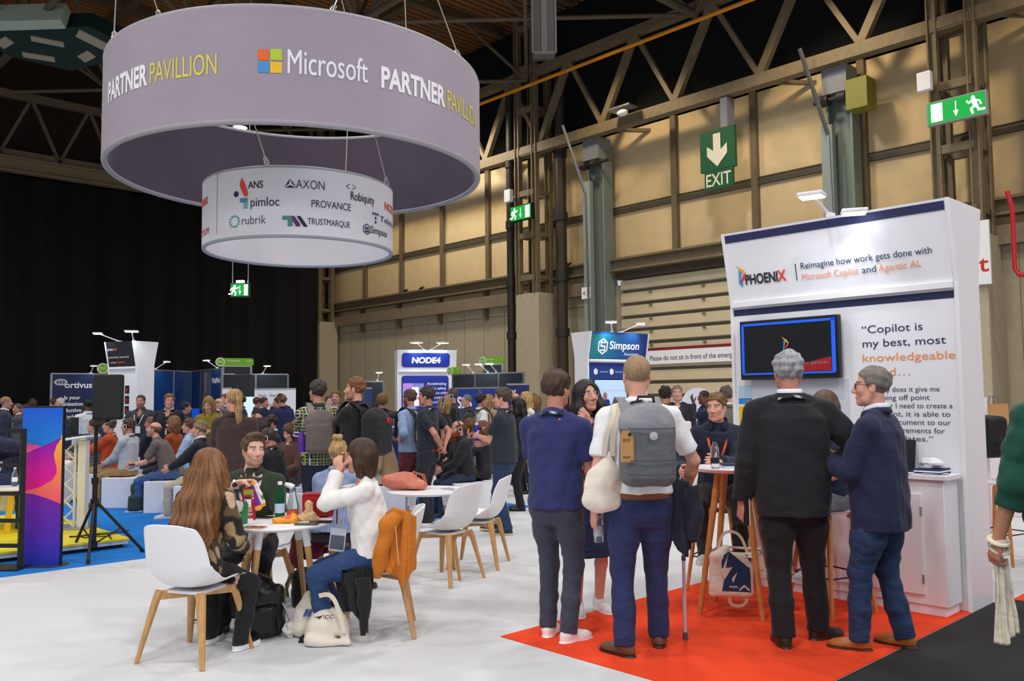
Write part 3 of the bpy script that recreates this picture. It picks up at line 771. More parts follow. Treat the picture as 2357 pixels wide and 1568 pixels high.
    if lanyard:
        lc_=rgb(lanyard) if isinstance(lanyard,str) else rgb(lanyard[0])
        fr=sp(tl*.52,0,dp[2]*h*ft_[2]+inf+.02+.02*(fat-1)*h)
        pts=[];ups=[]
        for u in np.linspace(0,1,23):
            a=R(-180)+R(360)*u
            # around the back of the neck then down to the front point
            t=abs(2*u-1) # 1 at ends(front) 0 at back
            sg=1 if u>.5 else -1
            if t<.5:
                an=t/.5*R(105); d=TR[:,0]*math.sin(an)*sg-TR[:,1]*math.cos(an); p=nb+d*(.0885*s+inf*.3)+TR[:,2]*(.030-.034*(t/.5)); n_=d*.8+TR[:,2]*.5
            else:
                v=(t-.5)/.5; an=R(105); d=TR[:,0]*math.sin(an)*sg-TR[:,1]*math.cos(an); a0=nb+d*(.0885*s+inf*.3)-TR[:,2]*.004
                p=a0+(fr+TR[:,0]*sg*.012-a0)*v+TR[:,1]*(.066*math.sin(PI*v)**.7)+TR[:,0]*sg*.012*math.sin(PI*v); n_=TR[:,1]*(.4+.6*v)+TR[:,2]*.5*(1-v)
            pts.append(p); ups.append(nrm(n_))
        b=B(); b.strip(pts,.018,up=np.array(ups),t=.002)
        V=np.concatenate(b.v); cc=np.tile(c_(lc_),(len(V),1))
        if not isinstance(lanyard,str):
            k_=np.arange(len(V))//4; cc[(k_%4==0)]=c_(rgb(lanyard[1]))
        lo_=mesh_obj('lanyard',V,b.f,CLOTH_M,body,True,None,cc,local=True)
        if badge:
            b=B(); b.prism(rrect(.085,.125,.006,2,0,-.075),fr,-TR[:,0],TR[:,2],.003)
            b.obj('badge',WHITEP_M,body,local=True)
    body['hands']=0
    del body['hands']
    info=dict(body=body,hc=hc,HR=HR,hp=hp,hands=hw_,arms=arms,P=P,TR=TR,sp=sp,tl=tl,S=S,nb=nb,s=s,h=h,legs=legsj,dp=dp,wd=wd,
              M=np.array(WM[body]))
    info['w']=lambda p:(info['M']@np.append(np.asarray(p,float),1))[:3]
    info['wd']=lambda v:info['M'][:3,:3]@np.asarray(v,float)
    return info
# ================================================================ the hall
def struct(o): o['kind']='structure'; return o
X_=np.array([1.,0,0]); Y_=np.array([0,1.,0]); Z_=np.array([0,0,1.])
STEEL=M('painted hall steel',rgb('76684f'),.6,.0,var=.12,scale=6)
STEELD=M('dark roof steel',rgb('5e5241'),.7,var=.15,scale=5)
PANEL=M('beige wall board',rgb('d8bf92'),.85,var=.05,scale=3)
CONC=M('painted concrete',rgb('b3a88f'),.9,bump=.15,var=.06,scale=8)
DUCTM=M('galvanised duct',rgb('857763'),.5,var=.1,scale=4)
PIPEK=M('black drain pipe',rgb('2a2724'),.5)
TEAL=M('grey green steel post',rgb('75807a'),.5,var=.08,scale=5)
WHITE=M('white laminate',rgb('f1f1f4'),.35)
WHITEM=M('matt white board',rgb('eeeff4'),.6)
BLACKM=M('black metal',rgb('17171a'),.45)
ALU=M('aluminium',rgb('b9bcc0'),.35,.9)
NAVYM=M('navy print',rgb('262c58'),.5)
LEDW=M('white led',(1,1,1),.5,emit=9.)
b=B(); b.bb(-14,26,-14,34,-.3,0)
def noise_floor():
    return M('light grey carpet',rgb('d3d5d8'),.95,bump=.25,var=.03,scale=260)
struct(b.obj('floor',noise_floor()))
# ceiling: ribbed deck
b=B()
struct(B().bb(-14,26,-14,34,14.2,14.3).obj('ceiling',None or M('brown roof deck',rgb('7a5228'),.8,var=.1,scale=2)))
b=B()
for i in range(150):
    y=-6+i*.26; b.bb(-4,20,y,y+.11,14.08,14.2)
struct(b.obj('ceiling_ribs',M('brown deck ribs',rgb('8a5e34'),.8)))
# right wall
XW=20.0
b=B(); b.bb(XW,XW+.25,-4,34,5.2,9.6); wr=struct(b.obj('wall_right',PANEL))
b=B()
for y0,y1 in ((-4,9.3),(16.4,34)): b.bb(XW-.12,XW+.25,y0,y1,0,4.85)
struct(b.obj('wall_right_lower',CONC))
b=B(); y=-3.8
while y<33:
    if not(8.6<y<16.6): b.bb(XW-.125,XW-.118,y,y+.015,0,4.6)
    y+=1.05
for y0,y1 in ((17,19),(20.2,31.6)): b.bb(XW-.13,XW-.12,y0,y1,4.30,4.32)
struct(b.obj('trim_1',M('board joints',rgb('7d745f'),.9)))
b=B()
for y in (29.9,27.35,24.8,22.25,17.0,14.3,11.75,8.85,4.0,1.5):
    b.bb(XW-.14,XW,y-.09,y+.09,5.2,9.5)
    if y>17: b.bb(XW-.3,XW-.15,y-.07,y+.07,4.25,5.3)
struct(b.obj('trim_2',M('brown mullion steel',rgb('71634c'),.6)))
b=B()
b.bb(XW-.09,XW,-4,34,7.02,7.14); b.bb(XW-.05,XW,-4,34,7.2,7.23)
struct(b.obj('trim_3',M('dark rail steel',rgb('4c4537'),.6)))
b=B()
b.ibeam((XW-.3,-4,5.42),(XW-.3,34,5.42),.34,.38,.06)
struct(b.obj('beam',STEEL))
b=B(); b.bb(XW-.42,XW-.02,16.5,34,4.62,5.02); b.bb(XW-.42,XW-.02,-4,9.0,4.62,5.02)
struct(b.obj('duct_casing',DUCTM))
b=B(); b.bb(XW-.1,XW,-4,34,5.04,5.24); struct(b.obj('wall_right_strip',PANEL))
b=B(); b.bb(XW,XW+.3,-4,34,9.5,14.2); struct(b.obj('wall_right_upper',M('black upper wall',rgb('0b0b0b'),.95)))
for i,(y,z) in enumerate(((25.8,5.66),(26.8,5.66),(18.3,5.66))):
    b=B(); b.tube([(XW-.3+.16*math.cos(t)*(.6+.4*math.sin(2*t)),y+.22*math.cos(t),z+.03*math.sin(3*t)+.02*(t/6)) for t in np.linspace(0,12,40)],.022,6)
    tag(b.obj('cable_coil',PIPEK),['small dark cable coil lying on the wall beam, nearest the curtain corner','larger dark cable coil on the wall beam above the white and blue stand','dark cable coil on the wall beam beside the black drainpipes'][[1,0,2][i]],'cable coil')
# roller shutter door
dr=thing('door_1',None,None,(XW,12.9,0)); dr['kind']='structure'; del_=None
b=B()
for i in range(13):
    z=.05+i*.385
    b.add([(XW-.02,9.5,z),(XW-.14,9.5,z+.02),(XW-.10,9.5,z+.30),(XW-.02,9.5,z+.30),(XW-.02,16.3,z),(XW-.14,16.3,z+.02),(XW-.10,16.3,z+.30),(XW-.02,16.3,z+.30)],
          [(0,1,2,3),(7,6,5,4),(0,4,5,1),(1,5,6,2),(2,6,7,3),(3,7,4,0)])
b.obj('shutter_slats',M('cream shutter steel',rgb('c3b696'),.6,var=.05,scale=2),dr)
b=B(); b.bb(XW-.015,XW+.02,9.5,16.3,0,5.0); b.obj('shutter_backing',M('shutter joints grey',rgb('77726a'),.7),dr)
b=B(); b.bb(XW-.2,XW,9.4,16.4,5.0,5.2); b.obj('shutter_housing',M('brown shutter box',rgb('4a4234'),.7),dr)
b=B()
for z in (4.55,4.17,3.78,3.4,3.01):
    for y in (11.3,13.4,15.2): b.bb(XW-.16,XW-.12,y-.05,y+.05,z-.02,z+.02)
b.obj('shutter_clip',M('clip grey',rgb('6d685c'),.6),dr)
# sign on the shutter
t=thing('door_notice','long white notice on the cream shutter, red line above its text','sign',(XW-.18,13.3,2.5))
b=B(); b.bb(XW-.19,XW-.16,9.9,15.35,2.44,2.83); b.obj('board',WHITEM,t)
b=B(); b.bb(XW-.192,XW-.16,9.9,15.35,2.83,2.91); b.obj('red_line',M('dark red print',rgb('7c1a2a'),.6),t)
b=B(); put_text(b,'Please do not sit in front of the emergency exit',(XW-.19,15.22,2.545),-Y_,Z_,.145,3.35,.004); b.obj('lettering',M('black print',rgb('26262a'),.7),t)
# lattice columns
def lattice(y,name_i,top=13.9):
    t=thing('column',None,None,(19.15,y,0)); t['kind']='structure'
    b=B(); b.bb(18.85,19.75,y-.5,y+.5,0,4.8); b.obj('concrete_base',CONC,t,bevel=.02)
    b=B()
    for dx in (-.3,.3):
        for dy in (-.38,.38): b.ibeam((19.2+dx,y+dy,4.8),(19.2+dx,y+dy,top),.17,.2,.035,up=(0,1,0))
    b.obj('upright',STEEL,t)
    b=B(); z=5.3
    while z<top:
        for dx in (-.3,.3): b.bb(19.2+dx-.07,19.2+dx+.07,y-.36,y+.36,z-.09,z+.09)
        for dy in (-.38,.38): b.bb(18.9,19.5,y+dy-.05,y+dy+.05,z-.06,z+.06)
        z+=1.35
    b.obj('batten',STEEL,t)
    return t
for i,y in enumerate((32.2,19.25,6.45)): lattice(y,i)
for y,x,lab in ((20.12,19.0,'black drainpipe close to the column with the lit exit sign, on its left'),(18.15,19.3,'thicker dark drainpipe running up the right side of the middle column')):
    t=thing('drainpipe',lab,'pipe',(x,y,0)); b=B(); r=.13 if y>19 else .17
    b.cyl((x,y,0),(x,y,11.5),r,n=16); b.obj('pipe',PIPEK if y>19 else M('brown drain pipe',rgb('3a3128'),.5),t)
    b=B()
    for z in (1.9,3.4,5.1,7.0,9.0): b.cyl((x,y,z),(x,y,z+.25),r*1.25,n=16)
    b.obj('collar',PIPEK,t)
# shutter posts
for y,nm in ((16.75,'a'),(9.15,'b')):
    t=thing('column',None,None,(19.4,y,0)); t['kind']='structure'
    b=B(); b.ibeam((19.55,y,0),(19.55,y,8.9),.42,.62,.05,up=(0,1,0)); b.obj('post',TEAL,t)
    b=B(); b.bb(19.2,19.36,y+.12,y+.4,0,8.0 if nm=='a' else 7.9); b.obj('cover_plate',M('pale grey plate',rgb('b4b9b3' if nm=='b' else '8d9994'),.5),t)
    b=B(); b.bb(19.12,19.7,y-.3,y+.3,8.6,9.25); b.obj('head_box',M('grey blue box',rgb('7d8087'),.5),t)
    b=B(); b.cyl((19.1,y+.5,8.45),(19.1,y-.7,8.45),.05); b.cyl((19.1,y+.3,8.45),(19.1,y+.12,8.45),.14); b.cyl((19.1,y-.1,8.45),(19.1,y-.3,8.45),.12); b.obj('shaft',PIPEK,t)
    b=B(); b.beam((18.4,y+.45,9.6),(19.0,y+.12,7.6),.07,.07); b.beam((19.0,y+.12,7.6),(19.05,y+.05,2.5),.05,.05); b.obj('bracket_rod',ALU,t)
    if nm=='b':
        b=B(); b.bb(18.95,19.45,y-.85,y-.35,8.05,8.75); b.obj('gearbox',M('olive gearbox',rgb('7d7a24'),.5),t)
t=thing('number_plate','small white number plate on the grey post beside the shutter','sign',(19.15,16.9,4.6))
b=B(); b.bb(19.14,19.17,16.86,17.2,4.45,4.8); b.obj('plate',WHITEM,t)
b=B(); put_text(b,'4.7',(19.14,17.16,4.56),-Y_,Z_,.13,.26); b.obj('lettering',M('black print',rgb('26262a'),.7),t)
# wall box truss
b=B(); XT=19.0
for x in (XT,20.35):
    b.bb(x-.15,x+.15,-4,34,9.22,9.52); b.bb(x-.13,x+.13,-4,34,11.75,12.0)
struct(b.obj('beam',STEEL))
nodes=[]
k=0; y=31.6
while y>-2: nodes.append(y); y-=2.575
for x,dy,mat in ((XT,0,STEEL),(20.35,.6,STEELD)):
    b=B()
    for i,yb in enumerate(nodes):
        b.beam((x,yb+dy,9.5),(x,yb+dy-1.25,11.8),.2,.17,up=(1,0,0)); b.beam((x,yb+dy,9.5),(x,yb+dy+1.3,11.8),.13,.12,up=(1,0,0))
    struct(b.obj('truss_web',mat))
b=B(); b.cyl((20.2,-4,10.3),(20.2,34,10.3),.07); struct(b.obj('conduit',M('grey conduit',rgb('8d9a97'),.4,.4)))
b=B()
for yb in nodes[::2]: b.beam((XT,yb,9.35),(20.3,yb-1.2,9.3),.1,.1)
struct(b.obj('truss_tie',STEEL))
b=B(); b.cyl((18.0,-4,11.0),(18.0,34,11.0),.055); tag(b.obj('gas_pipe',M('orange pipe paint',rgb('d98a1c'),.45)),'long thin orange pipe running under the roof along the side wall','pipe')
# roof space frame
b=B(); ZB,ZT=11.7,13.9
ys=[-6.5,-.05,6.4,12.85,19.3,25.75,32.2]; xs=[19,15.8,12.6,9.4,6.2,3.0,-.2]
yy=[32.2-3.225*i for i in range(13)]
for i,x in enumerate(xs):
    for j,y in enumerate(yy):
        if (i+j)%2: continue
        r=.075
        for dx,dy in ((1,1),(1,-1)):
            if i-1>=0 and 0<=j-dy<len(yy): b.cyl((x,y,ZB),(xs[i-1],yy[j-dy],ZB),r*.8,n=7,cap=False)
        for dx,dy in ((1.6,1.6),(-1.6,1.6),(1.6,-1.6),(-1.6,-1.6)):
            if x+dx<19.5: b.cyl((x,y,ZB),(x+dx,y+dy,ZT),r*.75,n=7,cap=False)
        b.cyl((x,y,ZB),(x,y,ZT),r*.6,n=6,cap=False)
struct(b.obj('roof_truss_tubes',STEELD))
b=B()
for y in (12.85,25.75): b.cyl((-4,y,ZB-.02),(19,y,ZB-.02),.11,n=8)
for x in (12.6,6.2): b.cyl((x,-6,ZB),(x,32,ZB),.09,n=8)
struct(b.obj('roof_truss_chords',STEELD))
b=B()
for y in yy: b.bb(-4,19.5,y-1.7,y-1.5,13.75,14.08)
for x in xs[1:]: b.bb(x-.14,x+.14,-6,32,13.85,14.08)
struct(b.obj('beam',M('dark purlin steel',rgb('584832'),.7)))
# back wall and its black drape
b=B(); b.bb(-14,26,32.9,33.2,0,14.2); struct(b.obj('wall_back',M('brown back wall',rgb('2d2016'),.9)))
b=B()
def drape(u,v):
    x=-6+24.6*u; f=.16*math.sin(u*24.6*5.2)+.07*math.sin(u*24.6*11+1)+.02*math.sin(u*91)
    return (x,31.3+f*(1-.35*v),8.95*v)
b.grid(drape,560,5); o=b.obj('drape',M('black velvet drape',rgb('0a0a0b'),.95),None,solid=.01); tag(o,'huge black drape hanging across the back of the hall','curtain')
b=B(); b.ibeam((-6,31.1,9.25),(19.5,31.1,9.25),.3,.5,.06); b.bb(-6,19.5,31.3,31.5,9.5,9.8); struct(b.obj('beam',STEEL))
b=B(); 
for i in range(14): 
    x=-4+1.8*i; b.beam((x,31.3,9.6),(x+.9,31.3,11.6),.1,.1); b.beam((x+1.8,31.3,9.6),(x+.9,31.3,11.6),.1,.1)
b.bb(-6,19.5,31.2,31.4,11.5,11.75)
struct(b.obj('truss_web',STEELD))
# high bay lamps
def high_bay(p,lab,drop=1.5,vis=True):
    p=np.array(p,float); t=thing('high_bay_lamp',lab,'lamp',p,group='round high bay lamps')
    b=B(); b.lathe([(.03,.5),(.06,.5),(.10,.42),(.12,.2),(.20,.12),(.24,.0),(.235,0)][::-1],p,24); b.obj('housing',M('lamp housing',rgb('88888a'),.4,.6),t)
    b=B(); b.lathe([(.0,.0),(.225,.0),(.225,.015),(0,.015)],p+[0,0,-.004],24); b.obj('lens',LEDW,t)
    b=B(); b.cyl(p+[0,0,.5],p+[0,0,13.9-p[2]],.012,n=6); b.obj('wire',BLACKM,t)
for px,py,lab in ((535,305,'left and lower of two glowing round lamps seen through the big ring'),(552,294,'right and higher of two glowing round lamps seen through the big ring')):
    high_bay(D(px,py,27),lab)
for i,(x,y) in enumerate(LAMPS):
    if (x,y) in((14.5,10.5),(13,1),(17,22),(8.5,6),(4.5,13.5),(10,17),(2,21)): continue
# ---------------------------------------------------------------- exit signs
GREENL=M('lit green sign',rgb('0b9a3d'),.4,emit=.55); WHITEL=M('lit white sign',rgb('f4fff6'),.4,emit=.9)
GREEND=M('dark green sign',rgb('0e5230'),.5); CREAM=M('cream print',rgb('d8d2bd'),.6)
def runner(b,O,ex,ey,s,flip=1):
    """running figure: head, torso, limbs as flat prisms"""
    ez=np.cross(ex,ey)
    def P(x,y): return np.array(O)+ex*x*s*flip+ey*y*s
    def limb(pts,w):
        for (x0,y0),(x1,y1) in zip(pts[:-1],pts[1:]):
            d=np.array([x1-x0,y1-y0]); L=np.hypot(*d)+1e-6; n=np.array([-d[1],d[0]])/L*w/2; d=d/L*w*.35
            q=[(x0-d[0]+n[0],y0-d[1]+n[1]),(x0-d[0]-n[0],y0-d[1]-n[1]),(x1+d[0]-n[0],y1+d[1]-n[1]),(x1+d[0]+n[0],y1+d[1]+n[1])]
            V=[P(*k) for k in q]+[P(*k)+ez*.006 for k in q]
            b.add(V,[(0,1,2,3),(7,6,5,4),(0,4,5,1),(1,5,6,2),(2,6,7,3),(3,7,4,0)])
    c=[(.10+.085*math.cos(t),.86+.085*math.sin(t)) for t in np.linspace(0,2*PI,16)[:-1]]
    n=len(c); b.add([P(*k) for k in c]+[P(*k)+ez*.006 for k in c],[tuple(range(n)),tuple(range(2*n-1,n-1,-1))]+[(i,(i+1)%n,n+(i+1)%n,n+i) for i in range(n)])
    limb([(.08,.72),(-.02,.40)],.22)
    limb([(.10,.72),(.30,.60),(.40,.72)],.09); limb([(.02,.70),(-.20,.62),(-.27,.44)],.09)
    limb([(.02,.42),(.20,.28),(.14,.04)],.12); limb([(-.06,.40),(-.16,.16),(-.42,.14)],.12)
def exit_box(p,wd,ht,dp,ax,lab,order,hang,lit=True,figflip=1):
    """p centre, ax = left-to-right axis of the face as seen"""
    p=np.array(p,float); ax=nrm(ax); out=nrm(np.cross(ax,Z_))
    t=thing('exit_sign',lab,'sign',p-Z_*ht/2)
    M3=np.stack([ax,np.cross(Z_,ax),Z_],1)
    b=B(); b.box(p,(wd+.03,dp,ht+.03),M3=M3); b.obj('housing',M('sign housing',rgb('9a9c98'),.5) if order=='dar' else BLACKM,t)
    f=p+out*(dp/2+.001)
    b=B(); b.box(f,(wd-.02,.008,ht-.02),M3=M3); b.obj('green_panel',GREENL,t)
    b=B(); f2=f+out*.006; 
    for ch,xc in zip(order,(-.33,0,.33)):
        c=f2+ax*xc*wd
        if ch=='d': b.box(c,(wd*.2,.006,ht*.82),M3=M3)
        if ch=='a': b.prism([(-.02,.3),(-.02,-.08),(-.1,-.08),(0,-.33),(.1,-.08),(.02,-.08),(.02,.3)],c-ax*0,ax*ht*1.1,Z_*ht*1.1,.004)
        if ch=='r': runner(b,c-Z_*ht*.42,ax,Z_,ht*.85,figflip)
    b.obj('pictogram',WHITEL,t,smooth=False)
    b=B()
    for q0,q1 in hang: b.cyl(q0,q1,.012,n=6)
    b.obj('hanger',ALU,t)
    return t
c=WX(1202,490,18.55); exit_box(c,.92,.46,.14,-Y_,'lit green exit box on the middle column, running figure at its left','rad',[(c+[.25,.0,.1],c+[.25,.0,1.2]),(c+[.05,.1,.24],c+[.3,.1,.24])],figflip=1)
c=WX(2203,251,18.5); exit_box(c,1.12,.46,.14,-Y_,'large lit green exit box on the lattice column above the big white stand','dar',[(c+[.1,-.3,.2],c+[.4,-.3,.2])],figflip=-1)
c=D(553,668,19.5); exit_box(c,.42,.30,.06,(.72,-.69,0),'small lit green exit sign hanging under the white ring in front of the drape','rad',[(c+[.13,-.12,.14],c+[.13,-.12,9]),(c+[-.13,.12,.14],c+[-.13,.12,9])],figflip=1)
b=B(); b.box(c+[0,0,.19],(.17,.07,.06),M3=np.stack([nrm((.72,-.69,0)),nrm((.69,.72,0)),Z_],1)); o=b.obj('lamp_strip',LEDW,[q for q in bpy.data.objects if q.name.startswith('exit_sign') and q.get('label','').startswith('small lit')][0])
t=thing('exit_sign','big dark green sign with a down arrow over the word EXIT','sign',(18.9,12.2,6.9))
b=B(); b.bb(18.9,19.0,11.7,12.74,7.35,8.42); b.bb(18.9,18.98,11.78,12.62,6.86,7.36); b.obj('board',GREEND,t)
b=B(); b.prism([(-.11,.42),(-.11,-.02),(-.3,.12),(-.3,-.14),(0,-.45),(.3,-.14),(.3,.12),(.11,-.02),(.11,.42)],(18.89,12.22,7.88),-Y_,Z_,.004); b.obj('arrow',CREAM,t)
b=B(); put_text(b,'EXIT',(18.897,12.57,6.94),-Y_,Z_,.34,.74,.012); b.obj('lettering',CREAM,t)
b=B(); b.bb(18.9,19.25,11.9,12.1,8.42,9.2); b.obj('bracket',M('grey blue box',rgb('7d8087'),.5),t)
for y,z,x,lab in ((19.75,7.95,18.6,'small white sensor box above the lit exit box on the middle column'),(6.9,8.1,18.6,'white box fixed high on the lattice column over the white stand')):
    b=B(); b.bb(x-.1,x+.05,y-.14,y+.14,z-.2,z+.2); b.bb(x,18.95,y-.03,y+.03,z-.03,z+.03); tag(b.obj('alarm_box',WHITE,bevel=.01),lab,'box')
t=thing('ceiling_floodlight','small floodlight on a plate hung from the wall truss','lamp',(18.6,14.8,9.3))
b=B(); b.bb(18.3,18.7,14.6,15.4,9.55,9.6); b.obj('plate',ALU,t); b=B(); b.ell((18.2,14.75,9.32),(.12,.18,.09)); b.obj('lens',WHITE,t)
# fire point board and red pipe at the right
t=thing('fire_point_board','white board with red lettering on the column base behind the tall stand','sign',(18.85,6.45,3.9))
b=B(); b.bb(18.74,18.8,5.85,7.6,3.72,5.02); b.obj('board',WHITEM,t)
b=B(); RED=M('red print',rgb('cf2a1f'),.6); put_text(b,'Fire',(18.74,6.07,4.55),-Y_,Z_,.34,.80,.012,'r'); put_text(b,'Point',(18.74,5.88,3.98),-Y_,Z_,.34,1.1,.012,'r'); b.obj('lettering',RED,t)
b=B(); b.tube([WX(2318,440,18.2),WX(2330,480,18.2),WX(2336,620,18.2),WX(2345,632,18.2),WX(2370,634,18.2)],.045,8); tag(b.obj('fire_pipe',M('red pipe paint',rgb('b3202a'),.4)),'thin red fire pipe at the far right edge beside the lattice column','pipe')
b=B(); b.bb(19.0,19.9,2.6,4.9,0,9.2); struct(b.obj('wall_pier',M('grey pier paint',rgb('8f8b84'),.85,var=.05,scale=5)))
b=B()
for y in (4.6,4.1,3.5,3.0): b.bb(18.96,19.0,y-.05,y+.05,0,9.0)
struct(b.obj('trim_4',M('pier ribs',rgb('a29d93'),.7)))
# hanging air duct near the top, and the dark lantern plant unit at top left
t=thing('air_duct','tall dark metal air duct hanging from the roof at the top centre','duct',D(1252,140,15))
c=D(1252,132,15); a=nrm(np.array([Rv[0],Rv[1],0])); ff=np.cross(Z_,a)
M3=np.stack([a,ff,Z_],1)
b=B(); b.box(c+[0,0,1.2],(.40,.34,2.4),M3=M3); b.obj('casing',M('dark duct',rgb('2a2522'),.5),t)
b=B()
for s_ in(-1,1): b.box(c+a*s_*.20-ff*.18+[0,0,1.2],(.035,.03,2.4),M3=M3)
b.box(c-ff*.18+[0,0,1.2],(.10,.03,2.35),M3=M3)
b.box(c-ff*.1+[0,0,.0],(.36,.22,.05),M3=M3); b.obj('fin',M('duct fins',rgb('4d4a47'),.5),t)
t=thing('roof_plant_unit','dark green roof unit with pale square vents, top left corner','roof unit',D(110,90,22))
O=D(95,60,23); 
b=B(); 
for s_ in (0,):
    poly=[(-1.9,.2),(1.5,.3),(2.1,-.2),(1.7,-.9),(.3,-1.25),(-1.0,-.75)]
    b.prism(poly,O+[0,0,.1],a,nrm(ff*.8-Z_*.35)*-1,.5)
b.obj('casing',M('dark green casing',rgb('15302b'),.5,var=.1,scale=3),t)
b=B(); ey=nrm(ff*.8-Z_*.35)*-1; ez=np.cross(a,ey)
b.prism([(-2.4,.35),(1.0,.45),(1.0,.75),(-2.4,.68)],O+[0,0,-.0],a,ey,.6); b.obj('pale_edge',M('pale green steel',rgb('a7b5a4'),.5),t)
b=B()
for x,y,w_,h_,r_ in ((-.95,-.2,.42,.26,.5),(.2,-.18,.8,.18,-.3),(-.3,-.72,.8,.18,-.25),(1.0,-.72,.42,.26,.5),(1.4,-.15,.75,.3,-.75)):
    e1=a*math.cos(r_)+ey*math.sin(r_); e2=np.cross(ez,e1)
    b.prism([(-w_/2,-h_/2),(w_/2,-h_/2),(w_/2,h_/2),(-w_/2,h_/2)],O+[0,0,.1]+a*x+ey*y-ez*.03,e1,e2,.03); b.prism([(-w_/2,-h_/2),(w_/2,-h_/2),(w_/2,h_/2),(-w_/2,h_/2)],O+[0,0,.1]+a*x+ey*y+ez*.5,e1,e2,.03)
b.obj('vent',M('pale vent',rgb('a09a88'),.6),t)
# ================================================================ carpets
def carpet(x0,x1,y0,y1,col,lab,h=.006):
    b=B(); b.bb(x0,x1,y0,y1,0,h); o=b.obj('carpet',M('carpet '+col,rgb(col),.97,bump=.3,var=.05,scale=240))
    tag(o,lab,'carpet'); return o
carpet(3.84,6.75,2.28,4.2,'ee4417','bright red carpet patch under the group by the big white stand')
carpet(7.2,9.6,-.6,2.2,'ee4417','red carpet patch behind the big white stand at the right edge',.008)
carpet(1.5,8.65,8.75,19,'0a78cf','bright blue carpet around the audience benches and stage')
carpet(1.2,7.19,-2,2.27,'262627','dark charcoal carpet walkway in the bottom right corner',.005)
# ================================================================ hanging rings
DC=np.array([5.973,10.577]) 
def ring(name,lab,zb,zt,Rr,th,outm,inm,rim):
    t=thing(name,lab,'banner',(DC[0],DC[1],zb)); n=128
    b=B(); V=[];F=[]
    def wall(r,inv):
        vs=[(DC[0]+r*math.cos(2*PI*k/n),DC[1]+r*math.sin(2*PI*k/n),z) for z in (zb,zt) for k in range(n)]
        fs=[(k,(k+1)%n,n+(k+1)%n,n+k)[::-1 if inv else 1] for k in range(n)]
        return vs,fs
    b=B(); b.add(*wall(Rr,False)); b.obj('outer_fabric',outm,t,angle=None)
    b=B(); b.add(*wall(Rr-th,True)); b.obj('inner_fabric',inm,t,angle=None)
    b=B()
    for z in (zb,zt):
        P_=[(DC[0]+(Rr-th/2)*math.cos(2*PI*k/n),DC[1]+(Rr-th/2)*math.sin(2*PI*k/n),z) for k in range(n+2)]
        b.tube(P_,th*.56,10,False)
    b.obj('rim',rim,t)
    return t
LILAC=M('lilac banner fabric',rgb('a59ba9'),.85,var=.04,scale=1.3); LILAC_SHADED=M('shaded lilac lining',rgb('564c5b'),.9,var=.04,scale=1.5)  # lining colour darkened to stand in for shade inside the ring
WFAB=M('white banner fabric',rgb('e9e9f0'),.8)
RB,RS=2.50,1.276
zb1,zt1=4.618,5.915
big=ring('banner_ring','huge lilac fabric ring hanging above the seating, white and yellow lettering',zb1,zt1,RB,.07,LILAC,LILAC_SHADED,M('ring rim grey',rgb('a9a5ac'),.6))
zb2,zt2=3.574,4.43
small=ring('banner_ring','smaller white ring of company logos hanging inside and below the lilac ring',zb2,zt2,RS,.05,WFAB,WFAB,M('ring rim pale',rgb('a8acb4'),.5))
TC=math.atan2(-DC[1],-DC[0])   # angle of the ring point nearest the camera
def bend(R0,px_c,z0,x,y,lift=.006):
    if R0<2: z0=z0+.055
    a=px_c+x/R0
    return (DC[0]+(R0+lift)*math.cos(a),DC[1]+(R0+lift)*math.sin(a),z0+y)
def ring_ang(px,py_,R0,z):
    """angle on the ring seen at this pixel column (near half)"""
    best=None
    for k in range(-900,901):
        a=TC+k*.00175
        p=np.array([DC[0]+R0*math.cos(a),DC[1]+R0*math.sin(a),z])-C0
        q=1178.5+CF*(p@Rv)/(p@Fv)
        if best is None or abs(q-px)<best[0]: best=(abs(q-px),a)
    return best[1]
WHITEP_T=M('white print',rgb('f6f6fa'),.6); YELT=M('yellow print',rgb('e3d94a'),.6)
def ring_text(b,s,R0,px0,px1,z,capH,bold=0.,shear=0.):
    a0,a1=ring_ang(px0,0,R0,z),ring_ang(px1,0,R0,z)
    put_text(b,s,None,None,None,capH,(a1-a0)*R0,bold,bend=lambda x,y:bend(R0,a0,z,x,y),shear=shear)
def col_letter(parent,items,mat,R0):
    b=B()
    for it in items: ring_text(b,it[0],R0,*it[1:])
    return b.obj('lettering',mat,parent,smooth=False)
ZT=5.15
col_letter(big,[('PARTNER',250,340,ZT,.25,.035),('PARTNER',877,1024,ZT,.25,.035),('t',236,243,ZT,.27,.012)],WHITEP_T,RB)
col_letter(big,[('Microsoft',662,846,ZT+.01,.29,.010)],WHITEP_T,RB)
col_letter(big,[('PAVILLION',346,499,ZT,.25,.0),('PAVILLION',1029,1094,ZT,.25,.0)],YELT,RB)
for (dx,dz,c) in ((0,1,'f26a22'),(1,1,'bcd23c'),(0,0,'4a94d8'),(1,0,'f7c52c')):
    a0=ring_ang(593+dx*29.5,0,RB,ZT); a1=ring_ang(593+26.5+dx*29.5,0,RB,ZT); b=B()
    h=(a1-a0)*RB; z0=ZT+.005+dz*(h+.018)
    V=[bend(RB,a0,z0,x*h,y) for y in (0,h) for x in (0,.25,.5,.75,1)]
    b.add(V,[(i,i+1,6+i,5+i) for i in range(4)]); b.obj('logo_square',M('logo '+c,rgb(c),.6),big)
def ring_poly(b,pts,px,z,R0=RS,s=1.):
    a0=ring_ang(px,0,R0,z); V=[bend(R0,a0,z,x*s,y*s) for x,y in pts]; b.add(V,[tuple(range(len(V)))])
INK=M('charcoal print',rgb('23252f'),.6); NAVYP=M('navy print b',rgb('2b3566'),.6); REDP=M('orange red print',rgb('ee4a35'),.6)
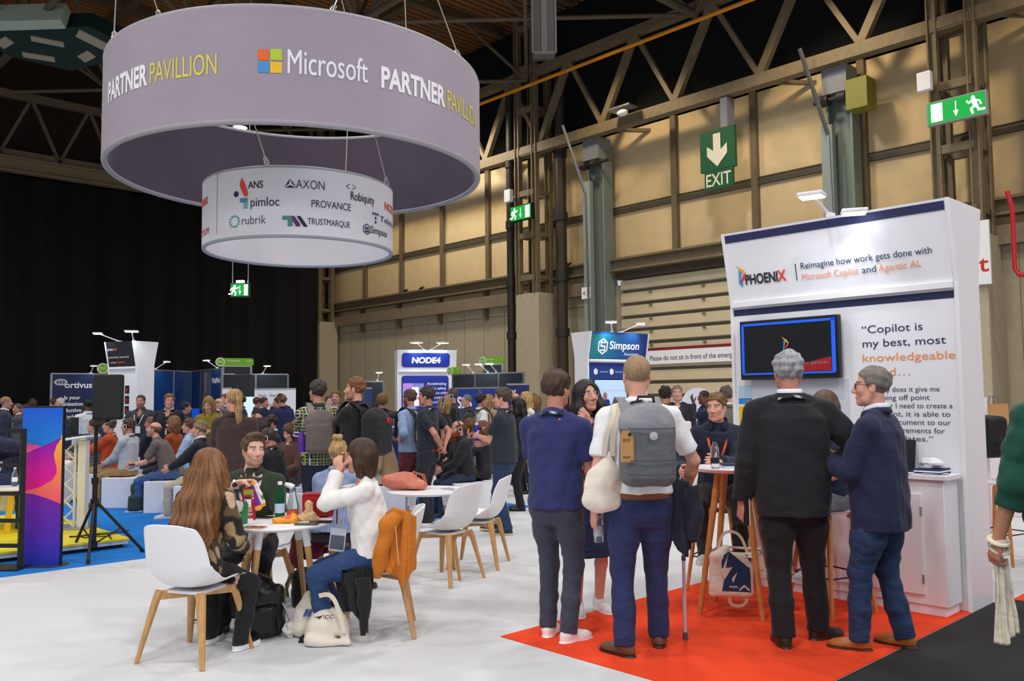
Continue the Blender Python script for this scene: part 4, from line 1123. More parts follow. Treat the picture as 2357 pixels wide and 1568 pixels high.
col_letter(small,[('ANS',571,605,4.115,.095,.01),('AXON',681,747,4.11,.115,-.006),('Robiquity',807,861,4.035,.115,.004),('pimloc',577,643,3.885,.12,.0),('PROVANCE',717,807,3.885,.095,.0)],INK,RS)
col_letter(small,[('rubrik',557,612,3.665,.115,-.008),('TRUSTMARQUE',708,805,3.665,.082,.006),('Simpson',853,890,3.655,.10,.004)],M('slate print',rgb('3a4356'),.6),RS)
col_letter(small,[('Telefonica',874,903,3.845,.08,0.)],NAVYP,RS)
col_letter(small,[('NODE4',885,909,4.03,.11,.02),('PHOENIX',452,479,4.03,.10,.03),('PREMIUM',448,481,3.63,.09,.02)],REDP,RS)
def disc(r,n=18,cx=0,cy=0): return [(cx+r*math.cos(2*PI*k/n),cy+r*math.sin(2*PI*k/n)) for k in range(n)]
b=B(); ring_poly(b,disc(.038),544,4.06); b.obj('logo_mark',NAVYP,small)
b=B(); ring_poly(b,[(.0,.19),(-.03,.11),(-.015,.06),(.03,-.03),(.055,-.055),(.085,-.05),(.095,-.015),(.08,.03),(.04,.13)],556,4.07); b.obj('logo_mark',REDP,small)
b=B(); ring_poly(b,[(-.075,0),(0,.115),(-.015,.05)],668,4.115); ring_poly(b,[(.075,0),(0,.115),(.022,.05)],668,4.115); ring_poly(b,[(-.06,-.002),(.07,-.002),(0,.03)],668,4.115); b.obj('logo_mark',INK,small)
b=B(); ring_poly(b,[(-.07,.0),(.03,.06),(.03,.045),(-.045,0),(.03,-.045),(.03,-.06)],802,4.2,s=.6); ring_poly(b,[(.19,.0),(.09,.06),(.09,.045),(.165,0),(.09,-.045),(.09,-.06)],802,4.2,s=.6); b.obj('logo_mark',NAVYP,small)
b=B(); ring_poly(b,[(-.055,.115),(.055,.115),(.055,.06),(-.055,.06)],561,3.885); b.obj('logo_mark',M('teal print',rgb('4f93ab'),.6),small)
b=B(); ring_poly(b,[(0,.06),(.055,.06),(.055,-.02),(0,-.02)],561,3.885); b.obj('logo_mark',M('pale teal print',rgb('7fb4bd'),.6),small)
for k in range(12):
    t_=2*PI*k/12; b=B(); ring_poly(b,[(0,.016),(.016,0),(0,-.016),(-.016,0)],540+10.5*math.cos(t_),3.715+.068*math.sin(t_)); b.obj('logo_mark',M('logo dot %d'%(k%3),rgb(['2f8f86','2f7fb0','3fa08c'][k%3]),.6),small)
for c,x0,x1,x2,x3 in (('4a8f86',662,676,676,662),):
    b=B(); ring_poly(b,[(-.075,.07),(.03,.07),(.03,.02),(-.075,.02)],664,3.69); ring_poly(b,[(-.01,.05),(.05,.05),(.05,-.06),(-.01,-.06)],664,3.69); b.obj('logo_mark',M('teal green print',rgb('4a8f86'),.6),small)
b=B(); ring_poly(b,[(0,.07),(.05,.07),(.12,-.03),(.12,-.06),(.07,-.06)],668,3.69); b.obj('logo_mark',M('purple print',rgb('5c2a72'),.6),small)
b=B(); ring_poly(b,[(0,.07),(.05,.07),(.14,-.06),(.09,-.06)],682,3.69); b.obj('logo_mark',INK,small)
b=B()
for i,j in ((-1,1),(0,1),(1,1),(0,0),(0,-1)): ring_poly(b,disc(.019,12,i*.05,j*.055),864,3.865)
b.obj('logo_mark',NAVYP,small)
b=B(); hx=[(.075*math.cos(R(90+60*k)),.075*math.sin(R(90+60*k))) for k in range(7)]; hx2=[(x*.82,y*.82) for x,y in hx]
for k in range(6): ring_poly(b,[hx[k],hx[k+1],hx2[k+1],hx2[k]],844,3.69)
ring_poly(b,[(.035,.03),(-.035,.03),(-.035,-.005),(.02,-.005),(.02,-.02),(-.035,-.02),(-.035,-.04),(.035,-.04),(.035,.01),(-.02,.01),(-.02,.018),(.035,.018)],844,3.69); b.obj('logo_mark',NAVYP,small)
a0=ring_ang(500,0,RS,4); b=B(); b.add([bend(RS,a0,zb2+.02,x,y) for x,y in ((-.004,0),(.004,0),(.004,zt2-zb2-.04),(-.004,zt2-zb2-.04))],[(0,1,2,3)]); b.obj('seam',M('seam grey',rgb('8d90a0'),.7),small)
# suspension wires: each its own rope
def wire(p,q,lab,clip=True):
    p=np.array(p,float); q=np.array(q,float); t=thing('suspension_wire',lab,'wire',p,group='suspension wires of the hanging rings')
    b=B(); b.cyl(p,q,.008,n=6); b.obj('cable',M('steel wire',rgb('b9b4a8'),.4,.6),t)
    d=nrm(q-p); b=B(); b.tube([p+Z_*.0,p+d*.05+a*.025,p+d*.12+a*.02,p+d*.14,p+d*.12-a*.02,p+d*.05-a*.025,p],.010,6); b.obj('shackle',ALU,t)
def rp(px,R0,z,near=True):
    t_=ring_ang(px,0,R0,z) ; 
    if not near: t_=2*math.atan2(*( -np.array([0,0]) ))if False else t_
    return np.array([DC[0]+R0*math.cos(t_),DC[1]+R0*math.sin(t_),z])
apex=np.array([DC[0],DC[1],9.6])
for px,lab,top in ((262,'suspension wire at the far left of the lilac ring',(268,-30)),(368,'suspension wire with a bright hook on the left front rim of the lilac ring',(346,-30)),(763,'suspension wire at the middle front rim of the lilac ring',(790,-40)),(1057,'long slanting suspension wire at the right rim of the lilac ring',(1000,-20))):
    p=rp(px,RB-.03,zt1); d=float((p-C0)@Fv); wire(p,D(top[0],top[1],d+.3),lab)
p=np.array([DC[0]+(RB-.03)*math.cos(TC+2.35),DC[1]+(RB-.03)*math.sin(TC+2.35),zt1]); wire(p,p+[-.1,.1,3.5],'short suspension wire with black chain hook above the far side of the lilac ring')
for px,top,lab in ((618,(583,278),'suspension wire over the left part of the white ring'),(893,(858,290),'suspension wire over the right part of the white ring')):
    p=rp(px,RS-.02,zt2); d=float((p-C0)@Fv); q=D(top[0],top[1],d-.2); q2=p+(q-p)*3.2; wire(p,q2,lab)
p=np.array([DC[0]+RS*math.cos(TC+2.6),DC[1]+RS*math.sin(TC+2.6),zt2]); wire(p,D(800,292,float((p-C0)@Fv)+.2)*1.0+[0,0,.0],'thin suspension wire at the back of the white ring')
# ================================================================ exhibition stands
def arm_lamp(p0,p1,lab,power=14,on=True,aim=None,size=.16,grp='arm lamps on the stands'):
    """bracket at p0 on the stand top, head at p1"""
    p0=np.array(p0,float); p1=np.array(p1,float); t=thing('arm_lamp',lab,'lamp',p0,group=grp)
    d=nrm(p1-p0); h=nrm(np.array([d[0],d[1],.0])); s_=np.cross(h,Z_)
    b=B(); b.tube([p0,p0+d*.10,p1],[.022,.014,.011],8); b.box(p0+[0,0,.0],(.06,.05,.05)); b.obj('arm',WHITE,t)
    M3=np.stack([h,s_,Z_],1)
    b=B(); b.box(p1,(size*1.0,size*1.25,.03),M3=M3); b.obj('lamp_head',WHITE,t,bevel=.008)
    b=B(); b.box(p1-Z_*.017,(size*.85,size*1.1,.008),M3=M3); b.obj('led_panel',M('led panel',(.9,.95,1),.5,emit=(9 if on else 2.5)),t)
    if power: spot('arm_lamp_light',(p1-Z_*.03).tolist(),aim if aim is not None else (p1-Z_*2-h*.6).tolist(),power,115,.06,(.88,.94,1))
    return t
def booth(O,ex,w,lab,hdr_mat,d=.43,side=.05,H=2.95,body_mat=None):
    """hour-glass profiled stand; O = front left bottom corner as seen, ex to the right; returns frame for graphics"""
    O=np.array(O,float); ex=nrm(ex); n=nrm(np.cross(ex,Z_))  # outwards to the viewer
    t=thing('exhibition_stand',lab,'exhibition stand',O+ex*w/2-n*d/2)
    prof=[(0,0),(-d,0),(-d,H-.55),(-d-.11,H),(.12,H),(0,H-.60)]   # along n, z
    for k,x0 in enumerate((0,w-side)):
        b=B(); b.prism([(y,z) for y,z in prof],O+ex*(x0+side),n,Z_,side)
        b.obj('side_panel',WHITE,t,smooth=False,bevel=.006)
    # prism extrudes along n x Z = ? keep inside the stand
    b=B(); q=O-n*.015; b.box(q+ex*w/2+Z_*(H-.6)/2-n*.02,(w-2*side,.04,H-.6),M3=np.stack([ex,n,Z_],1)); b.obj('front_panel',body_mat or WHITEM,t)
    b=B(); A0=O+Z_*(H-.60)+n*.0; A1=O+Z_*H+n*.105
    V=[A0+ex*side,A0+ex*(w-side),A1+ex*(w-side),A1+ex*side]; V+=[v-n*.04 for v in V]
    b.add(V,[(0,1,2,3),(7,6,5,4),(0,4,5,1),(1,5,6,2),(2,6,7,3),(3,7,4,0)]); b.obj('header',hdr_mat,t,smooth=False)
    b=B(); b.box(O+ex*w/2+Z_*(H-.015)-n*.16,(w-2*side,.45,.03),M3=np.stack([ex,n,Z_],1)); b.box(O+ex*w/2-n*(d-.02)+Z_*H/2,(w-2*side,.03,H-.1),M3=np.stack([ex,n,Z_],1)); b.obj('back_panel',WHITE,t)
    b=B(); b.box(O+ex*w/2+Z_*(H-.62)+n*.005,(w-2*side,.05,.05),M3=np.stack([ex,n,Z_],1)); b.obj('rail',WHITE,t,bevel=.004)
    hn=nrm(A1-A0); hz=nrm(np.cross(ex,hn))
    def body(x,z): return O+ex*x+Z_*z-n*.0145
    def head(x,v): return A0+ex*x+hn*v+hz*.004
    return dict(t=t,O=O,ex=ex,n=n,body=body,head=head,hn=hn,w=w,H=H,M3=np.stack([ex,n,Z_],1))
def quad(b,p,ex,ey,w,h,dz=.002):
    p=np.array(p,float); ez=np.cross(ex,ey); V=[p,p+ex*w,p+ex*w+ey*h,p+ey*h]; V=[v+ez*dz for v in V]+[v for v in V]
    b.add(V,[(0,1,2,3),(7,6,5,4),(0,4,5,1),(1,5,6,2),(2,6,7,3),(3,7,4,0)])
# ---- the big white stand (front faces -X; its right end is the y=2.3 side)
S=booth((6.57,4.16,0),(0,-1,0),1.89,'big white exhibition stand with quote lettering and a wall screen, at right',WHITEM,side=.032)
t=S['t']; ex,n,hn=S['ex'],S['n'],S['hn']
b=B(); quad(b,S['head'](.033,.525),ex,hn,1.82,.065); quad(b,S['body'](.033,2.235),ex,Z_,1.82,.055); b.obj('navy_band',NAVYM,t)
tb=B(); put_text(tb,'PHOENI',S['head'](.185,.15),ex,hn,.086,.305,.028,lift=.004); tb.obj('lettering',INK,t,smooth=False)
tb=B(); put_text(tb,'X',S['head'](.487,.15),ex,hn,.091,.082,.028,lift=.004); tb.obj('lettering',REDP,t,smooth=False)
def px_logo(par,o,ex,ey,s,lift=.005):
    ez=np.cross(ex,ey)
    for c,poly in (('f6b22d',[(.05,1),(.42,.82),(.62,.62),(.62,.5),(.38,.68),(.0,1)]),('2ea3dc',[(.18,.82),(.1,.2),(.32,0),(.36,.2),(.22,.36),(.34,.66)]),('e5392b',[(.62,.56),(.62,.5),(.2,.14),(.22,.3),(.5,.62)])):
        b=B(); P=[np.array(o)+ex*x*s*.8+ey*y*s+ez*lift for x,y in poly]; b.add(P,[tuple(range(len(P)))]); b.obj('logo_mark',M('logo '+c,rgb(c),.5),par,smooth=False)
px_logo(t,S['head'](.105,.13),ex,hn,.19)
tb=B(); quad(tb,S['head'](.655,.135),ex,hn,.006,.14); tb.obj('divider',INK,t)
NVT=M('navy lettering',rgb('1f3354'),.6); ORT=M('orange lettering',rgb('f49b55'),.6); GRT=M('grey lettering',rgb('3e4b63'),.6); SALT=M('salmon lettering',rgb('f4a077'),.6)
tb=B(); put_text(tb,'Reimagine how work gets done with',S['head'](.705,.225),ex,hn,.054,1.03,.0,lift=.004); put_text(tb,'and',S['head'](1.205,.135),ex,hn,.054,.11,.0,lift=.004); put_text(tb,'.',S['head'](1.637,.135),ex,hn,.052,None,.0,lift=.004); tb.obj('lettering',NVT,t,smooth=False)
tb=B(); put_text(tb,'Microsoft Copilot',S['head'](.705,.135),ex,hn,.054,.475,.0,lift=.004); put_text(tb,'Agentic AI',S['head'](1.335,.135),ex,hn,.054,.295,.0,lift=.004); tb.obj('lettering',SALT,t,smooth=False)
def bt(s,px,py,w,mat,cap,px1=None,bold=0.):
    """text on the front panel; baseline starts at the wall point seen there"""
    p=WX(px,py,6.583); b=B(); put_text(b,s,np.array([6.583,p[1],p[2]]),ex,Z_,cap,(p[1]-WX(px1,py,6.583)[1]) if px1 else w,bold,lift=.0015); b.obj('lettering',mat,t,smooth=False)
bt('“Copilot is',1984,768,None,NVT,.062,2124); bt('my best, most',1986,800,None,NVT,.062,2178); bt('knowledgeable',1986,833,None,ORT,.062,2200); bt('friend…',1986,866,None,ORT,.062,2095)
for i,(s,x0,x1) in enumerate((('Not only does it give me',1988,2163),('a jumping off point',1988,2140),('whenever I need to create a',1988,2193),('document, it is able to',1988,2188),('adapt a document to our',1988,2189),('brand requirements for',1988,2175),('our templates.”',1988,2148))):
    bt(s,x0,903+i*18.2,None,GRT,.040,x1)
bt('Better outcomes.',1720,930,None,ORT,.035,1935); bt('phoenix.co.uk',1800,951,None,GRT,.03,1925)
p=S['body'](.055,.9)
for z0,h,c in ((1.05,.40,'f3c231'),(1.47,.05,'2d8fd6'),(1.53,.10,'bcd7ee'),(.25,.8,'f4cd2a')):
    b=B(); quad(b,S['body'](.055,z0),ex,Z_,.13,h); b.obj('printed_stripe',M('stripe '+c,rgb(c),.55),t)
b=B(); quad(b,S['body'](.19,.95),ex,Z_,.86,.72,.004); b.obj('grey_panel',M('pale grey print',rgb('d7dae4'),.6),t)
# wall screen
tv=thing('wall_screen','wall mounted flat screen on the big white stand, dark picture with small logo','screen',(6.5,3.57,1.66))
p0=WX(1703,742,6.49); p1=WX(1938,862,6.49)
yL,yR,zT,zB=4.02,3.14,2.175,1.675
b=B(); b.bb(6.49,6.545,yR,yL,zB,zT); b.obj('casing',BLACKM,tv,bevel=.006)
b=B(); b.bb(6.484,6.49,yR+.02,yL-.02,zB+.03,zT-.02); b.obj('screen_panel',M('dark screen',rgb('050507'),.12),tv)
b=B()
for y0,y1,z0,z1 in ((yR+.02,yL-.02,zT-.045,zT-.025),(yL-.045,yL-.022,zB+.05,zT-.03),(yR+.022,yR+.055,zB+.05,zT-.03),(yR+.03,yL-.03,zB+.04,zB+.055)): b.bb(6.481,6.484,y0,y1,z0,z1)
b.obj('blue_border',M('screen blue',rgb('1857d8'),.4,emit=.45),tv)
px_logo(tv,(6.48,3.62,1.89),ex,Z_,.13)
b=B(); put_text(b,'your partner',(6.4805,3.48,1.79),ex,Z_,.03,.26); b.obj('lettering',M('screen grey',rgb('8a8f9a'),.5),tv,smooth=False)
b=B(); b.add([(6.482,3.55,zB+.06),(6.482,yR+.06,zB+.06),(6.482,yR+.06,zB+.17),(6.482,3.3,zB+.155),(6.482,3.5,zB+.10)],[(0,1,2,3,4)]); b.obj('red_graphic',M('screen red',rgb('8f1218'),.4,emit=.3),tv)
# two arm lamps on top
arm_lamp(D(1912,498,6.95),D(1868,449,6.45),'long white arm lamp reaching left over the big white stand',9,aim=(6.2,3.4,2.3),size=.15)
arm_lamp(D(1955,500,6.95),D(1966,487,6.55),'dazzling arm lamp low on the top edge of the big white stand',9,aim=(6.3,3.1,2.2),size=.15)
# counter
ct=thing('counter','white cupboard counter with a panelled door below the big white stand','counter',(6.45,3.0,0))
b=B(); b.bb(6.30,6.56,2.33,3.95,.07,.94); b.obj('body',WHITE,ct,bevel=.005)
b=B(); b.bb(6.275,6.56,2.30,3.98,.94,.975); b.obj('worktop',WHITE,ct,bevel=.004)
b=B(); b.bb(6.31,6.55,2.35,3.93,0,.07); b.obj('plinth',WHITEM,ct)
for y0,y1 in ((2.48,3.12),(3.16,3.85)):
    b=B(); b.bb(6.285,6.30,y0,y1,.14,.84); dd=b.obj('door',WHITE,ct,bevel=.003)
    for z in (.25,.72):
        b=B(); b.cyl((6.285,y0+.004,z-.03),(6.285,y0+.004,z+.03),.008,n=8); b.obj('hinge',ALU,dd)
# things on the counter
lp=thing('laptop','open black laptop on the white counter, right of the men','laptop',(6.42,2.78,.975))
b=B(); b.bb(6.31,6.50,2.60,2.95,.976,.992); b.obj('keyboard_base',BLACKM,lp,bevel=.003)
b=B(); b.beam((6.50,2.775,.99),(6.545,2.775,1.205),.35,.012,up=(1,0,0)); b.obj('lid',BLACKM,lp,bevel=.003)
px_logo(lp,(6.512,2.80,1.08),ex,nrm((.045,0,.215)),.05,.008)
for i in range(3):
    b=B(); b.bb(6.33,6.53,2.36,2.54,.976+i*.013,.987+i*.013); o=b.obj('notebook',M('notebook navy' if i!=1 else 'notebook white',rgb('23305a' if i!=1 else 'e8e8ee'),.6),bevel=.002); tag(o,'%s notebook in the small stack beside the laptop'%('bottom','middle','top')[i] ,'notebook','notebooks on the counter')
b=B(); g=np.random.default_rng(3)
def crump(c,r,seed,n=18,m=12,amp=.25):
    b=B(); b.ell((0,0,0),(1,1,1),n,m); V=np.concatenate(b.v); F=b.f
    V=V*(1+amp*snoise(V,4.5,seed)[:,None]*.6+amp*.4*snoise(V,11,seed+1)[:,None]); V=V*np.array(r); V[:,2]=np.maximum(V[:,2],-r[2]*.55); V=V+np.array(c); V[:,2]+=r[2]*.55
    return V,F
V,F=crump((6.43,2.45,1.015),(.09,.09,.05),4); o=mesh_obj('plastic_wrap',V,F,M('crinkled clear plastic',rgb('e9ecf1'),.15,coat=.5),None,angle=20); tag(o,'crumpled clear plastic wrap on top of the notebooks','plastic wrap')
for i,(x,y,r) in enumerate(((6.33,2.50,.3),(6.35,2.70,-.2),(6.32,2.62,.1),(6.36,2.40,.5))):
    b=B(); b.box((x,y,.978+i*.0012),(.08,.17,.001),rz=r); o=b.obj('leaflet',M('leaflet paper %d'%(i%2),rgb('e9edf6' if i%2 else 'dfe3ee'),.6)); tag(o,('leaflet lying at the front edge of the counter','leaflet lying before the laptop','folded leaflet between the other leaflets on the counter','leaflet lying at the corner of the counter')[i],'leaflet','leaflets on the counter')
# ---- stand behind it, seen past its right edge
t2=thing('exhibition_stand','plain white stand seen edge on behind the big white stand','exhibition stand',(7.3,1.9,0))
b=B(); b.prism([(0,0),(1.15,0),(.55,2.32),(0,2.32)],(7.15,1.95,0),X_,Z_,.05); b.obj('side_panel',WHITE,t2,smooth=False)
# ---- white and blue stand (front faces -Y)
S=booth((14.72,20.45,0),nrm((1.0,-.5,0)),1.76,'white stand with a rounded blue header reading NODE4',WHITEM)
t=S['t']; ex,n,hn=S['ex'],S['n'],S['hn']
BLUEG=M('royal blue print',rgb('2238a6'),.5)
def rpan(f,x,z,w,h,ex,ey,r,mat,par,name='panel',lift=.0):
    b=B(); b.prism(rrect(w,h,r,5,w/2,h/2),f(x,z),ex,ey,.006); return b.obj(name,mat,par,smooth=False)
rpan(S['head'],.13,.10,1.42,.42,ex,hn,.09,BLUEG,t,'header_graphic'); rpan(S['body'],.13,.55,1.40,1.65,ex,Z_,.09,BLUEG,t,'body_graphic')
tb=B(); put_text(tb,'NODE4',S['head'](.42,.225),ex,hn,.17,.86,.05,shear=.08,lift=.009); 
for i,s in enumerate(('Accelerating','public safety','software with','our code &','Microsoft Cloud')): put_text(tb,s,S['body'](.88,1.93-i*.135),ex,Z_,.08,.58,.018,lift=.009)
put_text(tb,'Low Code',S['body'](.36,.95),ex,Z_,.07,.35,.015,lift=.009); put_text(tb,'AI',S['body'](.2,.95),ex,Z_,.07,.09,.015,lift=.009); tb.obj('lettering',WHITEP_T,t,smooth=False)
rpan(S['body'],.17,1.30,.62,.68,ex,Z_,.02,M('pale screen',rgb('cfd2f4'),.4,emit=.35),t,'screen'); rpan(lambda x,z:S['body'](x,z)+n*.007,.17,1.30,.30,.68,ex,Z_,.02,M('lilac screen',rgb('b48ce0'),.4,emit=.3),t,'screen_half')
rpan(lambda x,z:S['body'](x,z)+n*.009,.44,1.32,.2,.55,ex,Z_,.03,M('white screen',rgb('e8ecf8'),.4,emit=.4),t,'screen_phone')
def sl(S,u,dx,lab,pw,on=True,size=.25):
    p=S['O']+S['ex']*S['w']*u+Z_*(S['H']+.0)-S['n']*.02; arm_lamp(p,p+S['n']*.34+S['ex']*dx+Z_*.2,lab,pw,on=on,size=size)
sl(S,.46,-.30,'glaring arm lamp on the blue and white stand, left of its pair',26); sl(S,.56,.30,'arm lamp on the blue and white stand, right of its pair',22,False)
# ---- teal and blue stand
S=booth(D(1351,762,18.6)*[1,1,0],nrm((1.0,-.12,0)),1.80,'white sided stand with a teal and blue header reading Simpson',M('blue teal header',rgb('1b4f92'),.5),body_mat=WHITEM)
t=S['t']; ex,n,hn=S['ex'],S['n'],S['hn']
def grad(name,stops,axis=0,rough=.5,emit=0.):
    """smooth printed colour blend across an object's own box"""
    if name in _m: return _m[name]
    m=M(name,(1,1,1),rough); nt=m.node_tree; tc=nt.nodes.new('ShaderNodeTexCoord'); sx=nt.nodes.new('ShaderNodeSeparateXYZ'); cr=nt.nodes.new('ShaderNodeValToRGB')
    nt.links.new(tc.outputs['Generated'],sx.inputs[0]); nt.links.new(sx.outputs[axis],cr.inputs[0])
    e=cr.color_ramp.elements
    for i,(p,c) in enumerate(stops):
        k=e[i] if i<2 else e.new(p)
        k.position=p; k.color=(*rgb(c),1)
    b=nt.nodes['Principled BSDF']; nt.links.new(cr.outputs[0],b.inputs['Base Color'])
    if emit: nt.links.new(cr.outputs[0],b.inputs['Emission Color']); b.inputs['Emission Strength'].default_value=emit
    return m
rpan(S['head'],.06,.03,1.68,.53,ex,hn,.01,grad('teal to blue print',[(0,'1f8a8e'),(.5,'1c5f9a'),(1,'233a86')]),t,'header_graphic'); rpan(S['body'],.06,.4,1.68,1.88,ex,Z_,.01,grad('deep blue print',[(0,'1c6d8c'),(1,'22378a')],2),t,'body_graphic')
tb=B(); put_text(tb,'Simpson',S['head'](.60,.24),ex,hn,.18,.90,.022,lift=.009); put_text(tb,'Associates',S['head'](1.05,.10),ex,hn,.075,.45,.008,lift=.009)
put_text(tb,'Simpson Associates',S['body'](.36,2.07),ex,Z_,.035,.24,0,lift=.009); put_text(tb,'Simpson Associates',S['body'](.82,2.07),ex,Z_,.035,.24,0,lift=.009)
def hexa(b,c,ex,ey,r,hole=.78,lift=.009):
    ez=np.cross(ex,ey); P=[np.array(c)+ez*lift+(ex*math.cos(R(90+60*k))*.87+ey*math.sin(R(90+60*k)))*r for k in range(6)]; Q=[np.array(c)+ez*lift+(p-np.array(c)-ez*lift)*hole for p in P]
    b.add(P+Q,[(k,(k+1)%6,6+(k+1)%6,6+k) for k in range(6)])
hexa(tb,S['head'](.40,.29),ex,hn,.185)
for z0,x0,x1 in ((.085,-.07,.07),(.0,-.07,.07),(-.085,-.07,.07)): quad(tb,S['head'](.40+x0,.29+z0-.016),ex,hn,.14,.034,.011)
quad(tb,S['head'](.325,.29),ex,hn,.034,.10,.011); quad(tb,S['head'](.44,.205),ex,hn,.034,.10,.011)
for x in (.24,.71): P=[S['body'](x,2.085)+(ex*math.cos(R(90+60*k))*.87+Z_*math.sin(R(90+60*k)))*.075+n*.009 for k in range(6)]; tb.add(P,[tuple(range(6))])
tb.obj('lettering',WHITEP_T,t,smooth=False)
sc_=thing('wall_screen','lit screen on the teal stand showing a person at a window','screen',S['body'](.7,1.5))
rpan(lambda x,z:S['body'](x,z)+n*.008,.18,1.22,.98,.70,ex,Z_,.01,BLACKM,sc_,'casing'); rpan(lambda x,z:S['body'](x,z)+n*.016,.20,1.24,.94,.66,ex,Z_,.005,M('screen sky',rgb('a9c6ea'),.4,emit=.55),sc_,'screen_panel')
rpan(lambda x,z:S['body'](x,z)+n*.024,.20,1.24,.94,.13,ex,Z_,.005,M('screen navy',rgb('25306e'),.4,emit=.3),sc_,'screen_desk'); rpan(lambda x,z:S['body'](x,z)+n*.026,.36,1.32,.26,.16,ex,Z_,.06,M('screen navy',rgb('25306e'),.4),sc_,'screen_shoulders'); rpan(lambda x,z:S['body'](x,z)+n*.028,.43,1.46,.11,.17,ex,Z_,.05,M('screen face',rgb('9a6a66'),.4,emit=.3),sc_,'screen_face')
rpan(lambda x,z:S['body'](x,z)+n*.024,.72,1.36,.02,.54,ex,Z_,.004,WHITEP_T,sc_,'screen_window_bar'); rpan(lambda x,z:S['body'](x,z)+n*.024,.20,1.68,.94,.02,ex,Z_,.004,WHITEP_T,sc_,'screen_window_bar')
sl(S,.42,-.34,'glaring arm lamp on the teal stand, left of its pair',24,True,.2); sl(S,.54,.34,'unlit looking arm lamp on the teal stand, right of its pair',20,False,.2)
# ---- dark headed stand at left (front faces -X)
S=booth(D(249,800,20.6)*[1,1,0],nrm((.36,-1.,0)),1.0,'white flared stand with a black slanted header behind the loudspeaker',M('black header',rgb('23262b'),.4),d=.5)
t=S['t']; ex,n,hn=S['ex'],S['n'],S['hn']
tb=B(); put_text(tb,'security assured',S['head'](.08,.22),ex,hn,.05,.7,.02,lift=.006); put_text(tb,'phoenix',S['head'](.08,.40),ex,hn,.07,.2,.02,lift=.006); put_text(tb,'managed',S['head'](.12,.10),ex,hn,.04,.2,.02,lift=.006); tb.obj('lettering',M('pale print',rgb('c9ccd2'),.6),t,smooth=False)
tb=B(); put_text(tb,'detection',S['head'](.36,.10),ex,hn,.045,.26,.03,lift=.006); put_text(tb,'red',S['head'](.3,.40),ex,hn,.07,.1,.03,lift=.006); tb.obj('lettering',REDP,t,smooth=False)
for k in range(5):
    rpan(S['body'],.60,1.72-k*.24,.14,.19,ex,Z_,.01,BLACKM,t,'dark_tile'); tb=B(); put_text(tb,'!',S['body'](.65,1.75-k*.24),ex,Z_,.1,.04,.02,lift=.012); tb.obj('lettering',REDP,t,smooth=False)
sc_=thing('wall_screen','tall dark teal screen on the flared stand behind the loudspeaker','screen',S['body'](.3,1.3)); rpan(S['body'],.22,1.28,.24,.66,ex,Z_,.01,BLACKM,sc_,'casing'); rpan(lambda x,z:S['body'](x,z)+n*.008,.25,1.31,.18,.6,ex,Z_,.005,M('teal screen',rgb('1d4a63'),.3,emit=.2),sc_,'screen_panel')
sl(S,.4,-.36,'arm lamp on the flared black headed stand, left of its pair',12,True,.2); sl(S,.85,.34,'glaring arm lamp on the flared black headed stand, right of its pair',12,True,.24)
# ---- shell scheme booths along the drape
def wallpan(p,q,h,mat,name,par,z0=0.,t_=.04):
    p=np.array(p,float); q=np.array(q,float); b=B(); b.beam([p[0],p[1],z0+h/2],[q[0],q[1],z0+h/2],t_,h,up=(0,0,1)); return b.obj(name,mat,par)
def flag(c,ex,w,h,s1,s2,lab,leg=.5):
    """green name flag with a round number disc"""
    c=np.array(c,float); ex=nrm(ex); n=np.cross(ex,Z_); t=thing('stand_name_flag',lab,'sign',c-[0,0,leg+h/2],group='green name flags over the booths')
    b=B(); b.prism(rrect(w,h,h*.3,4),c-n*.02,ex,Z_,.04); b.obj('flag',M('lime green print',rgb('79b51c'),.55),t)
    b=B(); d=c-ex*w*.5; b.lathe([(.0,-.02),(h*.58,-.02),(h*.58,.03),(0,.03)],d+n*0,20,ax=n); b.obj('disc',M('cream disc',rgb('dfe6c4'),.6),t)
    b=B(); b.lathe([(.0,.02),(h*.42,.02),(h*.42,.036),(0,.036)],d,20,ax=n); b.obj('disc_centre',M('lime green print',rgb('79b51c'),.55),t)
    b=B(); put_text(b,s1,c-ex*w*.28+Z_*h*.08+n*.021,ex,Z_,h*.2,None,.02); put_text(b,s2,c+ex*w*.46+Z_*h*.1+n*.021,ex,Z_,h*.16,None,.01,'r'); put_text(b,'E10',d+n*.04-Z_*h*.1,ex,Z_,h*.26,None,.02,'c'); b.obj('lettering',WHITEP_T,t,smooth=False)
    b=B()
    for k in (-.38,.38): q=c+ex*w*k; b.bb(q[0]-.02,q[0]+.02,q[1]-.02,q[1]+.02,q[2]-h/2-leg,q[2]-h/2)
    b.obj('post',ALU,t)
    return t
DKB=M('dark booth panel',rgb('262b33'),.5); NVB=M('dark navy banner print',rgb('1d2a55'),.55)
e45=nrm((Rv[0],Rv[1],0)); n45=np.cross(e45,Z_)
def booth_wall(px0,px1,d0,d1,h,mat,lab,name='booth_wall'):
    p=D(px0,860,d0); q=D(px1,860,d1); t=thing(name,lab,'booth wall',((p+q)/2)*[1,1,0])
    wallpan(p,q,h,mat,'panel',t); d=nrm(np.array([q[0]-p[0],q[1]-p[1],0]))
    L=np.linalg.norm((q-p)[:2]); k=max(1,int(round(L/1.0)))
    b=B()
    for i in range(k+1):
        c=p+(q-p)*i/k; b.bb(c[0]-.03,c[0]+.03,c[1]-.03,c[1]+.03,0,h+.01)
    b.obj('post',ALU,t)
    b=B(); b.beam([p[0],p[1],h+.01],[q[0],q[1],h+.01],.06,.04); b.obj('top_rail',ALU,t)
    return dict(t=t,p=p*[1,1,0],d=d,n=np.cross(d,Z_),L=L)
W1=booth_wall(118,216,27,27.6,2.42,NVB,'navy booth wall with the round eyed ortivus logo, far left')
tb=B(); f=lambda x,z:W1['p']+W1['d']*x+Z_*z+W1['n']*.024
